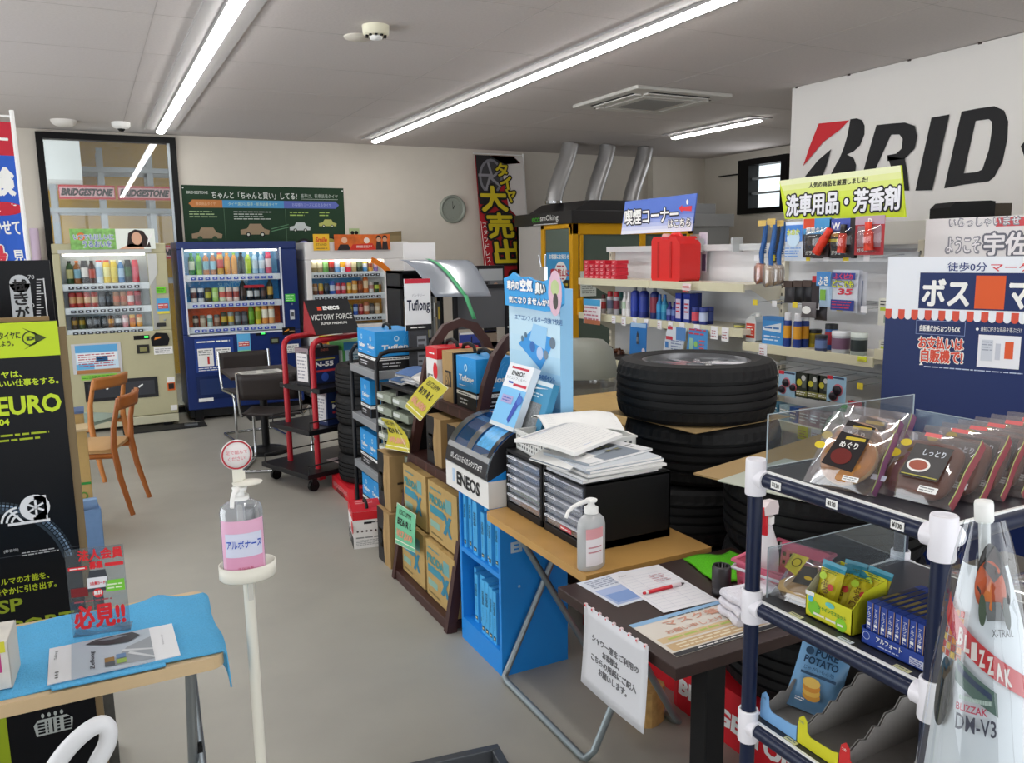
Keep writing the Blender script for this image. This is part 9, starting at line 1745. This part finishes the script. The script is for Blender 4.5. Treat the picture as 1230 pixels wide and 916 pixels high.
# tall black board with a scale, behind
YB2 = 3.3; OX = AY(-70, 350, YB2).x; RX = AY(59, 312, YB2).x-OX; ZTOP = AY(59, 312, YB2).z
t = thing('scale_board', 'tall black board with a white pill shaped label and a measuring scale', 'board', (OX, YB2, 0))
b = MB(); b.box(0, 0, 0, RX, 0.03, ZTOP, kb); b.build('panel', t)
b = MB(); p = PB(b, (0, 0, 0), (1, 0, 0), (0, 0, 1), 0.001).base((OX, YB2, 0)); (x0, z1), (x1, _) = p.at(10, 330), p.at(35, 330); r_ = (x1-x0)/2
pill = M('#bcc0c4', 0.4); p.disc(x0+r_, z1-r_, r_, pill); p.rect(x0, 0.5, x1, z1-r_, pill)
for i, ch in enumerate('拭きがけ'): h_ = r_*1.3; p.text(ch, x0+r_*.35, z1-r_*.55-h_-i*h_*1.15, h_, INK, wd=r_*1.3, bold=0.035, k=2)
for i, n_ in enumerate(('70', '60', '50')): y_ = 332+i*34; p.ptext(n_, (34, y_+3), (41, y_-2), M('#d0d0d2')); 
for i in range(22): q_ = p.at(44, 336+i*3.4); p.rect(q_[0], q_[1], q_[0]+(0.022 if i % 5 == 0 else 0.013), q_[1]+0.003, M('#d0d0d2'))
q_ = p.at(51.5, 334); p.rect(q_[0], 0.6, q_[0]+0.004, q_[1], M('#d0d0d2')); b.build('print', t)
# blue banner far left
YN = 5.0
t = thing('blue_banner', 'tall blue banner with a red top on a white pole at the far left', 'banner', (-0.30, YN, 0))
b = MB(); b.tube([(0.05, 0, 0.02), (0.03, 0, 2.40)], 0.011, WHITE); b.tube([(0.03, 0, 2.37), (-0.42, 0, 2.37)], 0.006, WHITE); b.cb(0.04, 0, 0.01, 0.3, 0.3, 0.02, M('#303030')); b.build('pole', t)
bl2 = M('#2f5fc4', 0.7); rd2 = M('#c62a3c', 0.7)
f = lambda a, e: (-0.44+a*0.465+0.13*e*e*(0.4+.6*a), 0.012*math.sin(a*7+e*4)-0.012, 2.34-e*1.65)
b = MB(); b.grid(f, 10, 30, lambda u, v: rd2 if v < 0.10 else bl2, smooth=True); b.build('cloth', t)
class Bn(Pl):
    def P(s, x, y, k): q = f(x/0.465, -y/1.65); return (q[0], q[1]-0.001*k, q[2])
b = MB(); p = Bn(b, (0,0,0), (1,0,0), (0,1,0)); p.text('キーパー', 0.26, -0.12, 0.07, WHITE, wd=0.18, bold=0.04); p.text('車検', 0.27, -0.36, 0.13, WHITE, wd=0.17, bold=0.06); p.disc(0.37, -0.43, 0.10, rd2, 2, ry=0.035); p.text('くるま', 0.29, -0.445, 0.04, WHITE, wd=0.15, bold=0.03, k=3); p.text('まかせて', 0.29, -0.56, 0.07, WHITE, wd=0.15, bold=0.02)
for i, ch in enumerate('最大割引'): p.text(ch, 0.27, -0.72-i*0.11, 0.10, M('#d8384a'), wd=0.09, bold=0.05, edge=(WHITE, 0.05), k=3)
for i, ch in enumerate('見積り無料受付中'): p.text(ch, 0.39, -0.70-i*0.10, 0.06, WHITE, wd=0.05, bold=0.02)
b.build('lettering', t)

# ================================================================== WOODEN CHAIRS, CARTONS, BIN
wd1 = M('#a5602c', 0.4, noise=0.12, scale=12); wd2 = M('#b9753a', 0.4, noise=0.12, scale=12)
def wooden_chair(loc, rotz, label, seat_m, wd):
    # sits facing local -X; the back rises at +X
    t = thing('wooden_chair', label, 'chair', loc, rotz, 'wooden chairs by the beige machine')
    b = MB(); b.grid(lambda a, e: (0.20*(a*2-1)*(1-0.12*(2*e-1)**2)-0.02, 0.205*(e*2-1), 0.44+0.022*(1-(2*a-1)**4)*(1-(2*e-1)**4)), 12, 12, seat_m); b.box(-0.21, -0.19, 0.415, 0.17, 0.19, 0.442, seat_m); b.build('seat', t)
    for s_ in (-1, 1):
        b = MB(); b.tube([(0.27, s_*0.20, 0.0), (0.21, s_*0.19, 0.25), (0.185, s_*0.185, 0.44), (0.195, s_*0.185, 0.58), (0.235, s_*0.175, 0.765)], [0.016, 0.02, 0.021, 0.018, 0.015], wd, 8); b.build('back_leg', t)
        b = MB(); b.tube([(-0.23, s_*0.19, 0.0), (-0.20, s_*0.175, 0.42)], [0.014, 0.02], wd, 8); b.build('front_leg', t)
        b = MB(); b.tube([(-0.20, s_*0.178, 0.395), (0.19, s_*0.186, 0.395)], 0.018, wd, 8); b.build('side_rail', t)
    b = MB(); b.grid(lambda a, e: (0.232+0.045*(1-(2*a-1)**2)+0.012*e, (2*a-1)*0.19, 0.695+e*0.085), 14, 4, wd); b.build('top_rail', t, solid=0.022)
    return t
wooden_chair((-0.06, 5.98, 0), R(-18), 'wooden chair with a tan seat nearer the camera by the cartons', M('#c19a68', 0.5), wd1)
wooden_chair((-0.10, 7.0, 0), R(-38), 'wooden chair with a grey green seat close to the beige machine', M('#8fa396', 0.4), wd2)
for i, (x, y, h, lb) in enumerate(((-0.30, 5.42, 0.745, 'taller kraft carton with a dark blue lid behind the black standee'), (-0.28, 5.22, 0.675, 'kraft carton with a green printed foot behind the black standee'))):
    b = MB(); b.box(0, 0, 0, 0.2 if i else 0.21, 0.18, h, kraft2); p = Pl(b, (0, 0, 0), (1, 0, 0), (0, 0, 1), 0.001)
    if i: p.rect(0, 0, 0.2, 0.13, M('#2d8a3c')); p.poly([(0, 0.13), (0.2, 0.13), (0.2, 0.27), (0.1, 0.2)], M('#2d8a3c'), 1); p.text('RO', 0.10, 0.27, 0.05, M('#5a8a3a'), wd=0.08, bold=0.02); p.rect(0, 0.36, 0.2, 0.375, M('#2d8a3c'))
    b.box(-0.005, -0.005, h, 0.21 if i else 0.215, 0.185, h+0.012, M('#cbb48a' if i else '#54688c', 0.7)); solo(b, 'carton', lb, 'box', (x, y, 0))
t = thing('waste_bin', 'pale blue open bin on the floor beside the green footed carton', 'bin', (-0.14, 4.98, 0), R(6))
bm = M('#6a8ab4', 0.6, noise=0.06); b = MB()
for x0, y0, x1, y1 in ((0, 0, 0.10, 0.004), (0, 0.16, 0.10, 0.164), (0, 0, 0.004, 0.164), (0.096, 0, 0.10, 0.164)): b.box(x0-0.0, y0, 0, x1, y1, 0.27, bm)
b.box(0, 0, 0, 0.1, 0.164, 0.005, bm); b.build('body', t)
b = MB(); b.box(0.004, 0.10, 0.02, 0.095, 0.155, 0.30, M('#7f9cc0', 0.6)); b.build('liner_flap', t)

# ================================================================== BLACK CHAIRS AND PEDESTAL TABLE
t = thing('pedestal_table', 'dark square pedestal table on a round black base before the navy machine', 'table', (1.24, 7.05, 0))
b = MB(); b.box(-0.29, -0.29, 0.675, 0.29, 0.29, 0.70, M('#2c201d', 0.4, noise=0.1, scale=8)); b.build('tabletop', t, bevel=0.004)
b = MB(); b.lathe([(0.032, 0.03), (0.032, 0.675)], BLACK, 18); b.build('column', t)
b = MB(); b.lathe([(0.20, 0), (0.205, 0.008), (0.15, 0.03), (0.05, 0.05), (0.033, 0.055)], BLACK, 36); b.build('base', t)
b = MB(); b.box(0, 0, 0, 0.34, 0.20, 0.006, M('#c9c8c2', 0.6)); p = Pl(b, (0, 0, .006), (1,0,0), (0,1,0), .0006); p.lines(0.02, 0.02, 0.15, 0.18, 6, M('#9a9a98')); p.lines(0.19, 0.02, 0.32, 0.18, 6, M('#9a9a98')); solo(b, 'newspaper', 'folded newspaper on the dark pedestal table', 'newspaper', (1.05, 6.82, 0.70), R(4))
def cantilever(loc, rotz, label):
    t = thing('cantilever_chair', label, 'chair', loc, rotz, 'black cantilever chairs at the pedestal table')
    sm = M('#28211f', 0.5)
    for s_ in (-1, 1):
        b = MB(); x = s_*0.23; pts = [(x, 0.24, 0.78), (x, 0.215, 0.56), (x, 0.19, 0.46), (x, 0.14, 0.432), (x, -0.16, 0.44), (x, -0.215, 0.425), (x, -0.235, 0.37), (x, -0.235, 0.07), (x, -0.215, 0.02), (x, -0.16, 0.012), (x, 0.20, 0.012), (x*.96, 0.235, 0.012)]; b.tube(pts, 0.0115, CHROME, 10); b.build('side_frame', t)
    b = MB(); b.tube([(-0.222, 0.235, 0.012), (0.222, 0.235, 0.012)], 0.0115, CHROME, 10); b.build('floor_bar', t)
    b = MB(); b.grid(lambda a, e: (0.225*(2*a-1), -0.19+e*0.35, 0.445-0.012*math.sin(a*3.1416)), 10, 6, sm); b.build('seat', t, solid=0.014)
    b = MB(); b.grid(lambda a, e: (0.225*(2*a-1), 0.215+0.028*e+0.02*math.sin(a*3.1416), 0.57+e*0.20), 10, 4, sm); b.build('backrest', t, solid=0.012)
    return t
cantilever((1.27, 7.72, 0), R(6), 'black seated chrome chair on the far side of the pedestal table')
cantilever((1.24, 6.53, 0), R(158), 'black seated chrome chair on the near side of the pedestal table')
